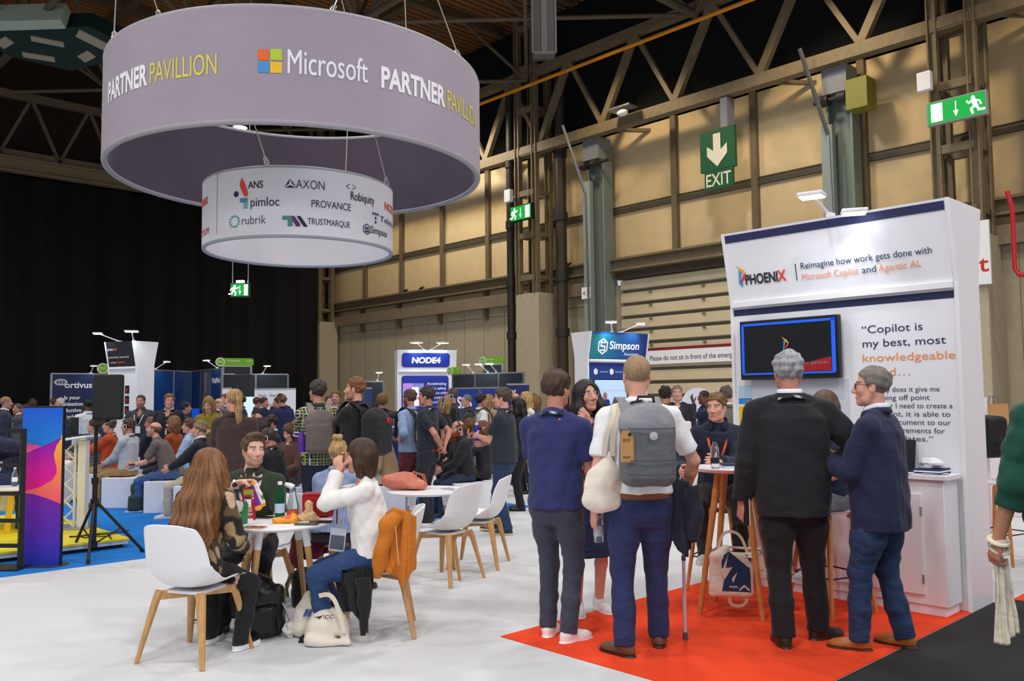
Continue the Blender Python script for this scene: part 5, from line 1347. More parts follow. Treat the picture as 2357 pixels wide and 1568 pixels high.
put_text(tb,'ortivus',f(.38,1.98),W1['d'],Z_,.20,.78,.02)
for i,s in enumerate(('Is your','organisation as','productive as','it could be?')): put_text(tb,s,f(W1['L']/2,1.62-i*.20),W1['d'],Z_,.12,None,.025,'c')
tb.obj('lettering',WHITEP_T,W1['t'],smooth=False)
b=B(); 
for r0,r1,sq in ((.19,.12,.55),(.07,.04,.8)):
    P=[f(.27+r0*math.cos(u),2.16+r0*sq*math.sin(u)) for u in np.linspace(0,2*PI,24)[:-1]]+[f(.27+r1*math.cos(u),2.16+r1*sq*math.sin(u)) for u in np.linspace(0,2*PI,24)[:-1]]
    b.add(P,[(k,(k+1)%23,23+(k+1)%23,23+k) for k in range(23)])
b.obj('logo_mark',M('pale print',rgb('c9ccd2'),.6),W1['t'],smooth=False)
W1b=booth_wall(217,262,27.6,28,2.42,M('slate booth panel',rgb('3c4658'),.55),'slate booth wall right of the ortivus panel, partly behind the loudspeaker')
tb=B(); put_text(tb,'ady',W1b['p']+W1b['d']*.12+Z_*1.95+W1b['n']*.024,W1b['d'],Z_,.14,.34,.025); tb.obj('lettering',WHITEP_T,W1b['t'],smooth=False)
W2=booth_wall(352,442,25.5,27.5,2.45,M('bright blue booth panel',rgb('0f3f7c'),.5),'bright blue booth wall right of the flared stand')
W3=booth_wall(442,511,27,25,2.45,M('deep navy booth panel',rgb('173263'),.5),'navy booth wall with a tall photo panel and small white logo')
f=lambda x,z:W3['p']+W3['d']*x+Z_*z+W3['n']*.024
tb=B(); put_text(tb,'MobiMed',f(W3['L']*.72,2.05),W3['d'],Z_,.17,W3['L']*.25,.03); tb.obj('lettering',WHITEP_T,W3['t'],smooth=False)
for x,w_,h_,z0,c in ((.0,.38,2.3,.1,'1b2f60'),(.0,.13,1.9,.5,'6c7187'),(.13,.12,1.9,.5,'b8a890'),(.26,.10,1.9,.5,'565f7f'),(.05,.14,1.0,.5,'2a2c44'),(.16,.16,1.25,.5,'23243a')):
    b=B(); quad(b,f(W3['L']*(.30+x),z0),W3['d'],Z_,W3['L']*w_,h_,.003); b.obj('photo_print',M('photo '+c,rgb(c),.6),W3['t'])
b=B(); quad(b,f(.1,.9),W3['d'],Z_,W3['L']*.3,.4,.003); b.obj('lit_screen',M('blue screen',rgb('1553d0'),.4,emit=.5),W2['t'])
W4=booth_wall(511,662,26,27,2.32,DKB,'long dark grey booth wall in front of the drape, left half of the hall')
W4b=booth_wall(513,577,26.03,26.38,.24,DKB,'small dark upper panel that carries the left green flag')
for o in W4b['t'].children: o.location.z+=2.32
def wl(W,u,h,lab,dx=.05,on=False,pw=6):
    p=W['p']+W['d']*W['L']*u+Z_*(h+.04); arm_lamp(p,p+W['n']*.34+Z_*.22+W['d']*dx,lab,pw,on=on,size=.15)
def fl(W,u,h,w,fh,s1,s2,lab): flag(W['p']+W['d']*W['L']*u+Z_*(h+fh/2+.015),W['d'],w,fh,s1,s2,lab,.0)
fl(W4b,.5,2.56,.98,.24,'Frontline and','Vehicles','green name flag over the dark booth wall, left of the hall')
fl(W1b,.72,2.44,.36,.30,'Stand','S10','green name flag half hidden behind the flared stand')
wl(W3,.85,2.45,'small arm lamp on the navy booth corner, left of the green flag'); wl(W4,.61,2.32,'small arm lamp on the dark booth wall, right of the green flag'); wl(W1,.93,2.42,'small arm lamp over the ortivus wall'); wl(W2,.06,2.45,'tiny arm lamp beside the flared stand')
# roller banners
def rollup(px0,px1,py0,d,lab,mat,txt=(),z0=0.):
    p=D(px0,py0,d); q=D(px1,py0,d); t=thing('roller_banner',lab,'banner',(p+q)/2*[1,1,0]); ex=nrm((q-p)*[1,1,0]); n=np.cross(ex,Z_); w=np.linalg.norm((q-p)[:2]); H=p[2]
    b=B(); b.beam([p[0],p[1],(H+z0)/2],[q[0],q[1],(H+z0)/2],.02,H-z0); b.obj('print',mat,t)
    b=B(); b.beam([p[0],p[1],H],[q[0],q[1],H],.03,.04); b.obj('top_bar',ALU,t); b=B(); b.beam([p[0],p[1],.05],[q[0],q[1],.05],.16,.09); b.obj('base',ALU,t)
    for s,x,z,cap,wd,m_ in txt:
        tb=B(); put_text(tb,s,p*[1,1,0]+ex*x*w+Z_*z+n*.012,ex,Z_,cap,wd*w,.015); tb.obj('lettering',m_,t,smooth=False)
    return t
PALEL=M('faint grey lettering',rgb('9aa0ac'),.6); PALEO=M('faint orange lettering',rgb('f0b79a'),.6)
rollup(586,681,896,22,'wide white roller banner behind the navy shirted group',WHITEM,(('Phoenix',.1,1.62,.08,.2,PALEL),('Software',.36,1.62,.08,.2,PALEL),('What smart',.3,1.36,.09,.5,PALEL),('public sector',.3,1.2,.09,.45,PALEO),('people do',.3,1.06,.09,.4,PALEO)))
rollup(512,533,894,24,'narrow white roller banner left of the pale screen',WHITEM)
t=thing('standing_screen','pale cyan lit screen between the two white roller banners','screen',D(575,930,22.5)*[1,1,0]); p=D(562,911,22.5); q=D(598,911,22.5); b=B(); b.beam([p[0],p[1],1.3],[q[0],q[1],1.3],.05,.65); b.obj('screen_panel',M('pale cyan screen',rgb('cfe9f3'),.4,emit=.5),t); b=B(); c=(p+q)/2; b.bb(c[0]-.04,c[0]+.04,c[1]-.04,c[1]+.04,0,1.0); b.bb(c[0]-.25,c[0]+.25,c[1]-.25,c[1]+.25,0,.03); b.obj('stand',BLACKM,t)
# right hand black booths
W5=booth_wall(838,882,24.5,24.5,2.02,DKB,'dark booth wall just left of the blue and white stand')
W6=booth_wall(1043,1206,24,22.4,2.18,DKB,'long dark booth wall in front of the side wall, right of the blue and white stand')
W6b=booth_wall(1114,1158,23.29,22.86,.24,DKB,'dark upper panel that carries the right green flag')
for o in W6b['t'].children: o.location.z+=2.18
fl(W6b,.5,2.42,.72,.20,'ECI Group','S2S','green name flag over the dark booth wall, right half')
fl(W6,.03,2.18,.36,.20,' ','S2S','green name flag half hidden behind the blue and white stand')
wl(W6,.515,2.18,'glaring small lamp under the right green flag',-.05,True,14); wl(W6,.63,2.18,'small arm lamp right of the glaring one under the green flag'); wl(W6,.30,2.18,'small arm lamp on the dark booth wall, right of the white stand'); wl(W5,.7,2.02,'small bright lamp over the dark wall left of the white stand',.1,True)
W7=booth_wall(1048,1165,22.6,21.6,1.78,M('royal blue booth print',rgb('263f9c'),.5),'royal blue printed wall reading S2S behind the crowd')
tb=B(); put_text(tb,'S2S',W7['p']+W7['d']*.08+Z_*1.28+W7['n']*.024,W7['d'],Z_,.30,.50,.03); tb.obj('lettering',WHITEP_T,W7['t'],smooth=False)
b=B(); quad(b,W7['p']+W7['d']*.83+Z_*1.1+W7['n']*.024,W7['d'],Z_,.07,.6); b.obj('pale_stripe',M('cyan print',rgb('4aa0d8'),.6),W7['t'])
rollup(1166,1218,885,20,'dark violet roller banner reading S2S near the middle column',M('violet night print',rgb('2c2a63'),.5,var=.25,scale=3),(('S2S',.06,1.55,.17,.36,WHITEP_T),('Consulting',.06,1.28,.06,.4,WHITEP_T)))
rollup(838,856,894,22,'narrow navy roller banner behind the man with his hand at his chin',M('navy roller print',rgb('2c3f70'),.5))
b=B(); p=D(1607,930,19); b.lathe([(0,-.03),(.36,-.03),(.36,.03),(0,.03)],p*[1,1,0]+[0,0,1.35],28,ax=-Fv*[1,1,0]); b.bb(p[0]-.03,p[0]+.03,p[1]-.03,p[1]+.03,0,1.1); tag(b.obj('round_board',M('pale blue white board',rgb('dfe6f4'),.5)),'round white board on a stand before the shutter','sign')
# ================================================================ furniture and props
def _rbox(s,c,hf,r,k=.01,mode='u',Rm=None):
    c=np.array(c,float); hf=np.array(hf,float); m=float(np.linalg.norm(hf)); Rm=np.eye(3) if Rm is None else np.array(Rm)
    def fn(X,Y,Z):
        x,y,z=X-c[0],Y-c[1],Z-c[2]
        q=[np.abs(x*Rm[0][i]+y*Rm[1][i]+z*Rm[2][i])-(hf[i]-r) for i in range(3)]
        return np.sqrt(sum(np.maximum(v,0)**2 for v in q))+np.minimum(np.maximum(np.maximum(q[0],q[1]),q[2]),0)-r
    s.op(fn,c-m,c+m,k,mode)
Fld.rbox=_rbox
FABRIC=MV('soft fabric',.85,.2,120.,var=.06,sheen=.1,folds=.22,fscale=10.); LEA=MV('grained leather',.38,.3,90.,var=.08); CANVAS=MV('cotton canvas',.9,.25,260.,var=.05,folds=.22,fscale=10.); CRISP=MV('crinkled foil',.4,.3,40.)
def soft(name,prims,col,mat,parent=None,res=.008,wr=.0,freq=40,seed=1,aniso=(1,1,1),cfun=None,floor=None,lab=None,cat=None,group=None,cutf=None):
    """prims in world space: ('c',a,b,r1,r2[,k]) ('e',c,r[,Rm]) ('b',c,half,round,Rm) ; 's' in front subtracts"""
    pts=[];rr=0
    for p in prims:
        q=p[1:] if p[0][0]!='s' else None
        if q is None: continue
        if p[0]=='c': pts+=[p[1],p[2]]; rr=max(rr,p[3],p[4])
        elif p[0]=='e': pts+=[np.array(p[1])-max(p[2]),np.array(p[1])+max(p[2])]
        else: m=np.linalg.norm(p[2]); pts+=[np.array(p[1])-m,np.array(p[1])+m]
    P=np.array(pts,float); g=Fld(P.min(0)-rr-.05,P.max(0)+rr+.05,res)
    for p in prims:
        md='s' if p[0][0]=='s' else 'u'; kd=p[0][-1]
        if kd=='c': g.cap(p[1],p[2],p[3],p[4],p[5] if len(p)>5 else .03,md)
        elif kd=='e': g.ell(p[1],p[2],.03 if md=='u' else .008,md,Rm=p[3] if len(p)>3 else None)
        else: g.rbox(p[1],p[2],p[3],.02 if md=='u' else .004,md,p[4] if len(p)>4 else None)
    if floor is not None: g.cut(lambda X,Y,Z:floor-Z+0*X+0*Y)
    if cutf: g.cut(cutf)
    V,F=g.mesh()
    if wr:
        N=vnorm(V,F); V=V+N*(wr*snoise(V,freq,seed,aniso=aniso)+wr*.5*snoise(V,freq*2.2,seed+1,aniso=aniso))[:,None]
        if floor is not None: V[:,2]=np.maximum(V[:,2],floor)
    c=np.tile(np.array(rgb(col) if isinstance(col,str) else col,float),(len(V),1))
    if cfun is not None: c=cfun(V,c)
    o=mesh_obj(name,V,F,mat,parent,True,None,c)
    if lab and cat: tag(o,lab,cat,group)
    elif lab: o['label']=lab
    return o
SHELL=M('white moulded plastic',rgb('f0f0f2'),.35); WOOD=M('pale beech wood',rgb('c99a63'),.5,var=.16,scale=14,stretch=(4,4,.5)); WOOD2=M('orange beech wood',rgb('d08a45'),.45,var=.14,scale=14,stretch=(4,4,.5))
# ---------------------------------------------------------------- shell chairs
CP=np.array([(.235,.425,.205),(.19,.445,.222),(.06,.445,.238),(-.08,.432,.242),(-.17,.452,.240),(-.225,.53,.236),(-.262,.64,.228),(-.292,.75,.212),(-.305,.815,.185),(-.307,.83,.165)])
def shell_chair(x,y,heading,lab):
    t=thing('chair',lab,'chair',(x,y,0),R(heading-90),'white shell chairs with beech legs')
    b=B()
    def fn(u,v):
        i=v*(len(CP)-1); yy,zz,w=(np.interp(i,range(len(CP)),CP[:,k]) for k in range(3)); q=2*u-1
        bk=np.clip((v-.45)/.2,0,1); 
        ce=abs(q)**2.6
        z=zz+(1-bk)*(.045*ce*min(1,v*4+.2))+bk*(-.012*ce-.03*abs(q)**5*np.clip((v-.9)/.1,0,1)); yv=yy+bk*.085*ce*(1-.5*np.clip((v-.75)/.25,0,1))
        if .3<v<.62: yv+=.05*ce*math.sin(PI*(v-.3)/.32)*.4; z+=.06*ce*math.sin(PI*(v-.3)/.32)
        return (q*w,yv,z)
    b.grid(fn,17,26); o=b.obj('seat_shell',SHELL,t,angle=None,local=True,solid=.012,sub=1)
    b=B(); b.box((0,0,.405),(.26,.26,.018)); b.obj('seat_pad_plate',SHELL,t,local=True,bevel=.004)
    b=B(); 
    for sx in(-1,1): b.beam((-.155*sx,-.155,.385),(.155*sx,.155,.385),.035,.05)
    b.obj('cross_frame',WOOD,t,local=True,bevel=.004)
    for sx in(-1,1):
        for sy in(-1,1):
            b=B(); b.tube([(sx*.148,sy*.148,.41),(sx*.162,sy*.162,.36),(sx*.235,sy*.235,.0)],[.030,.029,.016],10,flat=.8); b.obj('leg',WOOD,t,local=True)
    return t
shell_chair(2.26,5.22,28,'white chair with its back to the camera under the long haired woman')
cP10=D(590,1300,6.42); shell_chair(cP10[0],cP10[1],YD+172,'white chair mostly hidden under the bearded man')
cP11=D(872,1300,5.78); shell_chair(cP11[0],cP11[1],YD+97,'white chair hung with the orange jacket, under the woman in white')
cP12=D(752,1300,6.85); shell_chair(cP12[0],cP12[1],YD-22,'white chair hung with the maroon jacket, under the blonde woman')
cG=D(1026,1300,7.35); shell_chair(cG[0],cG[1],YD+56,'empty white chair facing left at the second round table, nearer of two')
shell_chair(5.33,6.12,YD+78,'empty white chair facing left, right hand and farther of two')
# ---------------------------------------------------------------- round tables
def round_table(c,h,Rr,lab,rz=.3):
    t=thing('round_table',lab,'table',(c[0],c[1],0),rz,'round white tables with beech legs')
    b=B(); b.lathe([(Rr-.03,h-.024),(Rr-.004,h-.012),(Rr,h-.004),(Rr-.003,h),(0,h)],n=56); b.obj('tabletop',WHITE,t,local=True)
    for k in range(4):
        a_=PI/2*k; d=np.array([math.cos(a_),math.sin(a_)])
        b=B(); b.tube([(*(d*.20),h-.02),(*(d*.225),h-.15)],[.026,.024],10); b.obj('leg_bracket',WHITE,t,local=True)
        b=B(); b.tube([(*(d*.225),h-.15),(*(d*(Rr-.03)),.0)],[.022,.014],10); b.obj('leg',WOOD,t,local=True)
    return t
T1=D(642,1203,5.75); TH=.735; T1[2]=0
round_table(T1,TH,.355,'round white table with snacks, bottles and phones on it',.45)
T2=D(988,1130,7.55); T2[2]=0
round_table(T2,.745,.37,'second round white table holding the coral handbag',.2)
def on1(px,py,z=TH): return G(px,py,z)
# bottles
def bottle(p,prof,mat,lab,name='bottle',capm=None,capz=None,label=None,tilt=None,content=None):
    t=thing(name,lab,'bottle',p); ax=nrm(tilt) if tilt is not None else None
    b=B(); b.lathe(prof,p,24,ax=ax); b.obj('body',mat,t)
    d=ax if ax is not None else Z_
    if capm: b=B(); z0,z1,r=capz; b.lathe([(r*.95,z0),(r,z0+.003),(r,z1-.003),(r*.9,z1)],p,20,ax=ax); b.obj('cap',capm,t)
    if label:
        z0,z1,r,m=label; b=B(); n=24; dd,a_,bb_=(Z_,X_,Y_) if ax is None else basis(ax)
        V=[np.array(p)+dd*z+(a_*math.cos(2*PI*k/n)+bb_*math.sin(2*PI*k/n))*r for z in (z0,z1) for k in range(n)]
        b.add(V,[(k,(k+1)%n,n+(k+1)%n,n+k) for k in range(n)]); b.obj('paper_label',m,t)
    return t
GREENG=M('green bottle plastic',rgb('0f7a45'),.08,trans=.75,ior=1.4); CLEAR=M('clear bottle plastic',rgb('e9f2f6'),.06,trans=.92,ior=1.2)
p=on1(644,1192); bottle(p,[(.028,0),(.034,.006),(.034,.13),(.031,.15),(.016,.20),(.0135,.215),(.0135,.235)],GREENG,'green mineral water bottle standing on the snack table',capm=WHITE,capz=(.225,.248,.0155),label=(.035,.10,.0348,M('pale blue paper label',rgb('b7d4ea'),.6)))
p=on1(674,1190); t=bottle(p,[(.036,0),(.04,.006),(.04,.08),(.024,.145),(.022,.19),(.024,.20)],CLEAR,'clear flip top drinks bottle on the snack table, beside the green one',label=(.015,.05,.0405,M('red drink print',rgb('d9553c'),.4)))
b=B(); b.tube([p+[0,0,.20],p-a*.02+[0,0,.215],p-a*.055+[0,0,.225]],[.024,.02,.014],10); b.obj('flip_lid',M('milky plastic',rgb('e6e8ec'),.3),t)
# cartons, packets and phones
def carton(c,w,d,h,rz,cols,name,lab,taper=0.,prints=()):
    """box carton standing at c; faces printed by parts"""
    t=thing(name,lab,'food carton',c,rz); x,y=w/2,d/2
    b=B(); b.add([(-x,-y,0),(x,-y,0),(x,y,0),(-x,y,0),(-x,-y+taper,h),(x,-y+taper,h),(x,y-taper,h),(-x,y-taper,h)],[(3,2,1,0),(4,5,6,7),(0,1,5,4),(1,2,6,5),(2,3,7,6),(3,0,4,7)])
    b.obj('carton',M('carton '+cols,rgb(cols),.5),t,smooth=False,local=True)
    for (u0,v0,u1,v1,col,txt) in prints:
        b=B(); yf=lambda v:-y+taper*v-.0012
        V=[(-x+w*u0,yf(v0),h*v0),(-x+w*u1,yf(v0),h*v0),(-x+w*u1,yf(v1),h*v1),(-x+w*u0,yf(v1),h*v1)]
        if txt: put_text(b,txt,np.array([-x+w*u0,yf(v0),h*v0]),X_,Z_,h*(v1-v0),w*(u1-u0),.02,lift=.0005)
        else: b.add(V,[(0,1,2,3)])
        b.obj('lettering' if txt else 'print',M('carton '+col,rgb(col),.5),t,smooth=False,local=True)
    return t
rzc=R(YD-90)
p=on1(573,1197); carton(p,.082,.055,.215,rzc+.12,'9c1f33','snack_box','tall dark red snack box on the table before the bearded man',.006,((.1,.80,.9,.96,'8fa33a',None),(.16,.74,.84,.80,'f06a2a','SWEET SPICE'),(.2,.40,.72,.66,'eceaea',None),(.25,.66,.65,.74,'2c2b4a',None),(.78,.66,.92,.72,'f2d21f',None),(.15,.27,.8,.34,'e9dfe0','POPPED'),(.12,.17,.85,.25,'e9dfe0','crisps'),(.1,.08,.82,.17,'f2652a','BURST'),(.05,.0,.9,.06,'eae4e4',None)))
p=on1(551,1207); t=carton(p,.075,.075,.085,rzc-.25,'0f7d49','sandwich_carton','green and white sandwich carton at the left edge of the table',.0,((.02,.02,.62,.98,'0b6f3f',None),(.08,.5,.5,.62,'eaf4ee','FRESH'),(.08,.3,.5,.4,'eaf4ee','TO GO'),(.62,.05,.8,.6,'caa66a',None)))
b=B(); b.prism([(-.037,0),(.037,0),(.03,.06),(-.02,.075)],(0,-.02,.085),X_,nrm((0,.25,1)),.002); b.obj('flap',M('white card',rgb('f1f2f0'),.6),t,local=True); b=B(); b.prism([(-.037,0),(.037,0),(.037,.04),(.0,.075)],(.037,0,.085),Y_,nrm((.1,0,1)),.002); b.obj('flap',M('carton 0f7d49',rgb('0f7d49'),.5),t,local=True)
def phone(px,py,rz,col,lab,scr='14141a'):
    p=on1(px,py); b=B(); t=thing('phone',lab,'phone',p,rzc+rz)
    b=B(); b.prism(rrect(.074,.152,.012,4),(0,0,0),X_,Y_,.0085); b.obj('casing',M('phone '+col,rgb(col),.3),t,local=True)
    b=B(); b.prism(rrect(.066,.142,.009,4),(0,0,.0086),X_,Y_,.0008); b.obj('screen',M('phone glass '+scr,rgb(scr),.08),t,local=True)
phone(586,1216,1.3,'d9a9a4','pink edged phone lying at the front of the snack table','6b4a44'); phone(604,1192,1.2,'3a3f48','black phone lying behind the red snack box'); phone(706,1208,1.45,'2f5c52','green edged phone lying near the orange packet','20302e'); phone(739,1203,1.5,'2a2a33','dark phone lying at the right edge of the snack table')
p=on1(657,1203); M3=np.stack([a,-ff,Z_],1)
def pk(V,c):
    q=(V-p)@a; m=(V[:,2]>TH+.03)&(np.abs(q-.01)<.035); c[m]=rgb('e6531f'); return c
soft('crisp_packet',[('b',p+[0,0,.016],(.075,.055,.016),.012,M3),('c',p+a*.0+[0,0,.02],p+a*.05+[0,0,.035],.02,.025)],'f2a31f',CRISP,res=.005,wr=.003,freq=90,floor=TH+.001,lab='bright orange crisp packet lying on the snack table',cat='crisp packet',cfun=pk)
p=on1(712,1198); soft('paper_bag',[('c',p+[0,0,.03],p+a*.0+[0,0,.10],.035,.03),('e',p-a*.035+[0,0,.02],(.05,.04,.03)),('c',p+a*.02+[0,0,.02],p+a*.045+[0,0,.01],.03,.02)],'d8b483',CRISP,res=.005,wr=.007,freq=95,seed=5,floor=TH+.001,lab='crumpled brown paper bag standing on the snack table',cat='paper bag')
# red handbag at the back of the table
c=on1(733,1190); M3=np.stack([nrm(a+ff*.1),np.cross(Z_,nrm(a+ff*.1)),Z_],1); t=thing('handbag','glossy red handbag at the right back of the snack table','bag',c)
soft('body',[('b',c+[0,0,.085],(.105,.045,.084),.02,M3)],'a8161f',LEA,t,res=.006,wr=.002,freq=30,floor=TH+.001)
b=B(); e1,e2=M3[:,0],M3[:,1]; b.prism(rrect(.13,.10,.01,4,0,-.01),c+[0,0,.07]-e2*.0465,e1,Z_,.004); b.prism([(-.1,-.006),(.1,-.006),(.1,.004),(-.1,.004)],c+[0,0,.158]-e2*.047,e1,Z_,.003); b.obj('pocket',M('red leather pocket',rgb('8f1119'),.35),t,bevel=.002)
b=B(); 
for k in range(9): b.ell(c+e1*(.105+.003*k)-e2*.02+[0,0,.165-.014*k],(.008,.005,.009),8,6)
b.obj('chain',M('gold chain',rgb('d3a752'),.3,.9),t); b=B(); b.tube([c+e1*.12+[0,0,.17],c+e1*.128+[0,0,.06],c+e1*.125-[0,0,.05]],.008,8,flat=.4); b.obj('strap',M('red leather strap',rgb('7a0f18'),.4),t)
# coral bag and leaflets on the second table
c=G(918,1138,.745); c=T2+np.array([0,0,.745])-a*.22+ff*.02; M3=np.stack([a,-ff,Z_],1); t=thing('handbag','slouchy coral pink handbag lying on the second round table','bag',c)
soft('body',[('e',c+[0,0,.07]-a*.03,(.16,.085,.075),M3),('e',c+[0,0,.04]+a*.08,(.12,.10,.045),M3),('c',c+[0,0,.09]-a*.14,c+[0,0,.115]+a*.05,.05,.045)],'c8735c',LEA,t,res=.008,wr=.007,freq=34,floor=.746)
b=B()
for k in(0,1): b.tube([c+a*(.02+.03*k)+ff*.06+[0,0,.09],c+a*.07+ff*(.09-.03*k)+[0,0,.15],c+a*(.15+.02*k)+ff*.06+[0,0,.12],c+a*.19+ff*.05+[0,0,.02]],.009,8)
b.obj('handle',M('coral leather',rgb('b7604b'),.4),t)
for i,(dx,dy,r) in enumerate(((.12,.10,.3),(.20,.02,-.4),(.06,.17,.1))):
    b=B(); b.box(T2+a*dx+ff*dy+[0,0,.7465+.0012*i],(.1,.21,.001),rz=rzc+r+1.2); tag(b.obj('leaflet',M('leaflet print %d'%i,rgb(['e8eaf0','9aa3b4','dfe3ea'][i]),.5)),('white leaflet on the second round table, left of three','grey printed leaflet on the second round table, right of three','white leaflet at the front of the second round table')[i],'leaflet','leaflets on the second table')
# draped clothes
def cloth(name,lab,cat,prims,col,mat,parent=None,**k): return soft(name,prims,col,mat,parent,lab=lab,cat=cat,**k)
def sheet(name,parent,top,bot,col,amp=.022,fold=9.,seed=1,mat=None,n=(60,34),curl=.0,th=.006,hem=.02):
    """cloth hanging from the polyline top to the polyline bot, with folds that deepen downward"""
    top=np.array(top,float); bot=np.array(bot,float); g=np.random.default_rng(seed); ph=g.uniform(0,6,6)
    ti=lambda P,u:np.array([np.interp(u*(len(P)-1),range(len(P)),P[:,k]) for k in range(3)])
    cx=nrm(top[-1]-top[0]); b=B()
    def fn(u,v):
        p=ti(top,u)*(1-v)+ti(bot,u)*v; nn=nrm(np.cross(cx,nrm(ti(bot,u)-ti(top,u))))
        f=math.sin(u*fold+ph[0]+1.1*v)+.6*math.sin(u*fold*1.9+ph[1]-1.7*v)+.3*math.sin(u*fold*3.7+ph[2]+3*v)
        w=math.sin(v*9+ph[3]+4*u)*.35+math.sin(v*17+ph[4]+9*u)*.2
        return p+nn*(amp*(.35+.65*v)*f+amp*.5*w)+Z_*(hem*math.sin(u*7+ph[5])*v)+nn*curl*math.sin(PI*u)
    b.grid(fn,*n); V=np.concatenate(b.v)
    o=mesh_obj(name,V,b.f,mat or FABRIC,parent,True,None,np.tile(np.array(rgb(col)),(len(V),1)))
    k=o.modifiers.new('thickness','SOLIDIFY'); k.thickness=th; k.offset=0
    return o
def sleeve(parent,pts,rs,col,seed=1,amp=.009):
    P=np.array(pts,float); u=np.linspace(0,1,len(P)); uu=np.linspace(0,1,46)
    Q=np.stack([np.interp(uu,u,P[:,k]) for k in range(3)],1); 
    for _ in range(6): Q[1:-1]=(Q[:-2]+Q[2:]+2*Q[1:-1])/4
    b=B(); b.tube(Q,np.interp(uu,u,rs),22); V=np.concatenate(b.v); i=np.arange(len(V)); ring_=i//22; a_=i%22/22*2*PI
    c0=Q[ring_]; d_=V-c0; d_/=np.linalg.norm(d_,axis=1)[:,None]+1e-9
    V=V+d_*(amp*snoise(V,34,seed+20,9,(1,1,1.2)))[:,None]
    o=mesh_obj('sleeve',V,b.f,FABRIC,parent,True,None,np.tile(np.array(rgb(col)),(len(V),1))); return o
OR_='c9741a'
t=thing('jacket','burnt orange jacket hanging over the chair back of the woman in white','jacket',D(915,1350,5.55))
sheet('back_panel',t,[D(888,1180,5.66),D(905,1168,5.60),D(935,1176,5.58),D(958,1190,5.64)],[D(868,1318,5.58),D(898,1312,5.46),D(930,1345,5.46),D(958,1300,5.55)],OR_,.020,11,3)
sheet('front_panel',t,[D(905,1172,5.58),D(935,1176,5.52),D(956,1195,5.55)],[D(898,1300,5.48),D(928,1352,5.42),D(955,1312,5.48)],OR_,.018,9,5)
sleeve(t,[D(915,1185,5.52),D(893,1215,5.48),D(878,1268,5.46),D(868,1328,5.48)],[.045,.06,.05,.036],OR_,2)
b=B(); b.tube([D(910,1210,5.44),D(914,1260,5.42),D(918,1300,5.42)],.002,6); b.obj('drawcord',M('cream cord',rgb('e8d9b8'),.7),t)
BK_='17171a'
t=thing('cardigan','black cardigan hanging down from the seat of the woman in white','jacket',D(820,1450,5.6))
sheet('body_panel',t,[D(768,1312,5.62),D(800,1308,5.52),D(840,1305,5.50),D(862,1300,5.60)],[D(790,1400,5.55),D(812,1418,5.46),D(836,1440,5.44),D(852,1400,5.52)],BK_,.018,10,7)
sheet('front_panel',t,[D(775,1320,5.55),D(812,1318,5.47),D(850,1310,5.5)],[D(812,1392,5.46),D(828,1420,5.42),D(848,1460,5.44)],BK_,.015,9,8)
sleeve(t,[D(838,1330,5.46),D(838,1390,5.43),D(836,1462,5.43)],[.05,.04,.026],BK_,4,.007)
MR_='6b1630'
t=thing('jacket','maroon jacket with puffed cuffs hanging on the blonde woman’s chair','jacket',D(720,1300,6.85))
sheet('back_panel',t,[D(684,1180,6.95),D(720,1175,6.86),D(760,1178,6.84),D(792,1190,6.9)],[D(678,1270,6.9),D(710,1300,6.80),D(748,1270,6.78),D(780,1260,6.85)],MR_,.024,12,11)
sleeve(t,[D(700,1190,6.8),D(688,1240,6.76),D(682,1285,6.76),D(692,1306,6.76)],[.05,.065,.06,.035],MR_,3)
sleeve(t,[D(748,1180,6.76),D(738,1235,6.74),D(722,1285,6.74)],[.05,.06,.04],MR_,6)
# name badge
c=D(777,1243,5.66); t=thing('name_badge','clear name badge with printed card hanging beside the woman in white','badge',c); e1=nrm(a+Z_*-.12); e2=nrm(np.cross(-ff,e1)); e2=e2 if e2[2]>0 else -e2
b=B(); b.prism(rrect(.105,.15,.008,3),c,e1,e2,.003); b.obj('holder',M('badge grey',rgb('c3c6d2'),.3),t); b=B(); b.prism([(-.045,-.06),(.045,-.06),(.045,.03),(-.045,.03)],c-ff*.004,e1,e2,.001); b.obj('card',M('badge dark print',rgb('565c6c'),.5),t); b=B(); b.tube([c+e2*.075,c+e2*.10+a*.01,c+e2*.13+a*.015],.006,6); b.obj('clip',METAL_M,t)
# floor bags
c=G(590,1478); t=thing('backpack','shiny black leather backpack on the floor under the snack table','bag',c)
M3=np.stack([nrm(a*.95+ff*.3),-nrm(ff*.95-a*.3),nrm(Z_+a*-.12)],1)
soft('body',[('b',c+ff*.15+[0,0,.16],(.135,.085,.16),.05,M3),('e',c+ff*.15-a*.03+[0,0,.33],(.10,.07,.07)),('b',c+ff*.05+[0,0,.11],(.11,.05,.10),.04,M3)],'141416',LEA,t,res=.008,wr=.006,freq=28,floor=.002)
b=B(); b.tube([c-a*.09+ff*.05+[0,0,.34],c-a*.11+ff*.02+[0,0,.2],c-a*.10+ff*.0+[0,0,.1]],.014,8,flat=.5); b.tube([c+a*.06+ff*.1+[0,0,.38],c-a*.02+ff*.08+[0,0,.42],c-a*.08+ff*.1+[0,0,.37]],.011,8); b.obj('strap',M('black strap leather',rgb('1c1c1f'),.4),t)
p=c+a*.19+ff*.10; soft('pom_pom',[('e',p+[0,0,.05],(.04,.04,.05))],'e7e2dc',FABRIC,t,res=.005,wr=.006,freq=120,lab='fluffy white pom pom')
b=B(); b.tube([p+[0,0,.10],p-a*.02+[0,0,.16],p-a*.05+[0,0,.22]],.007,6); b.obj('key_ring',METAL_M,t)
c=G(520,1440); t=thing('shoulder_bag','dark bag with trailing strap behind the long haired woman’s chair legs','bag',c+ff*.15)
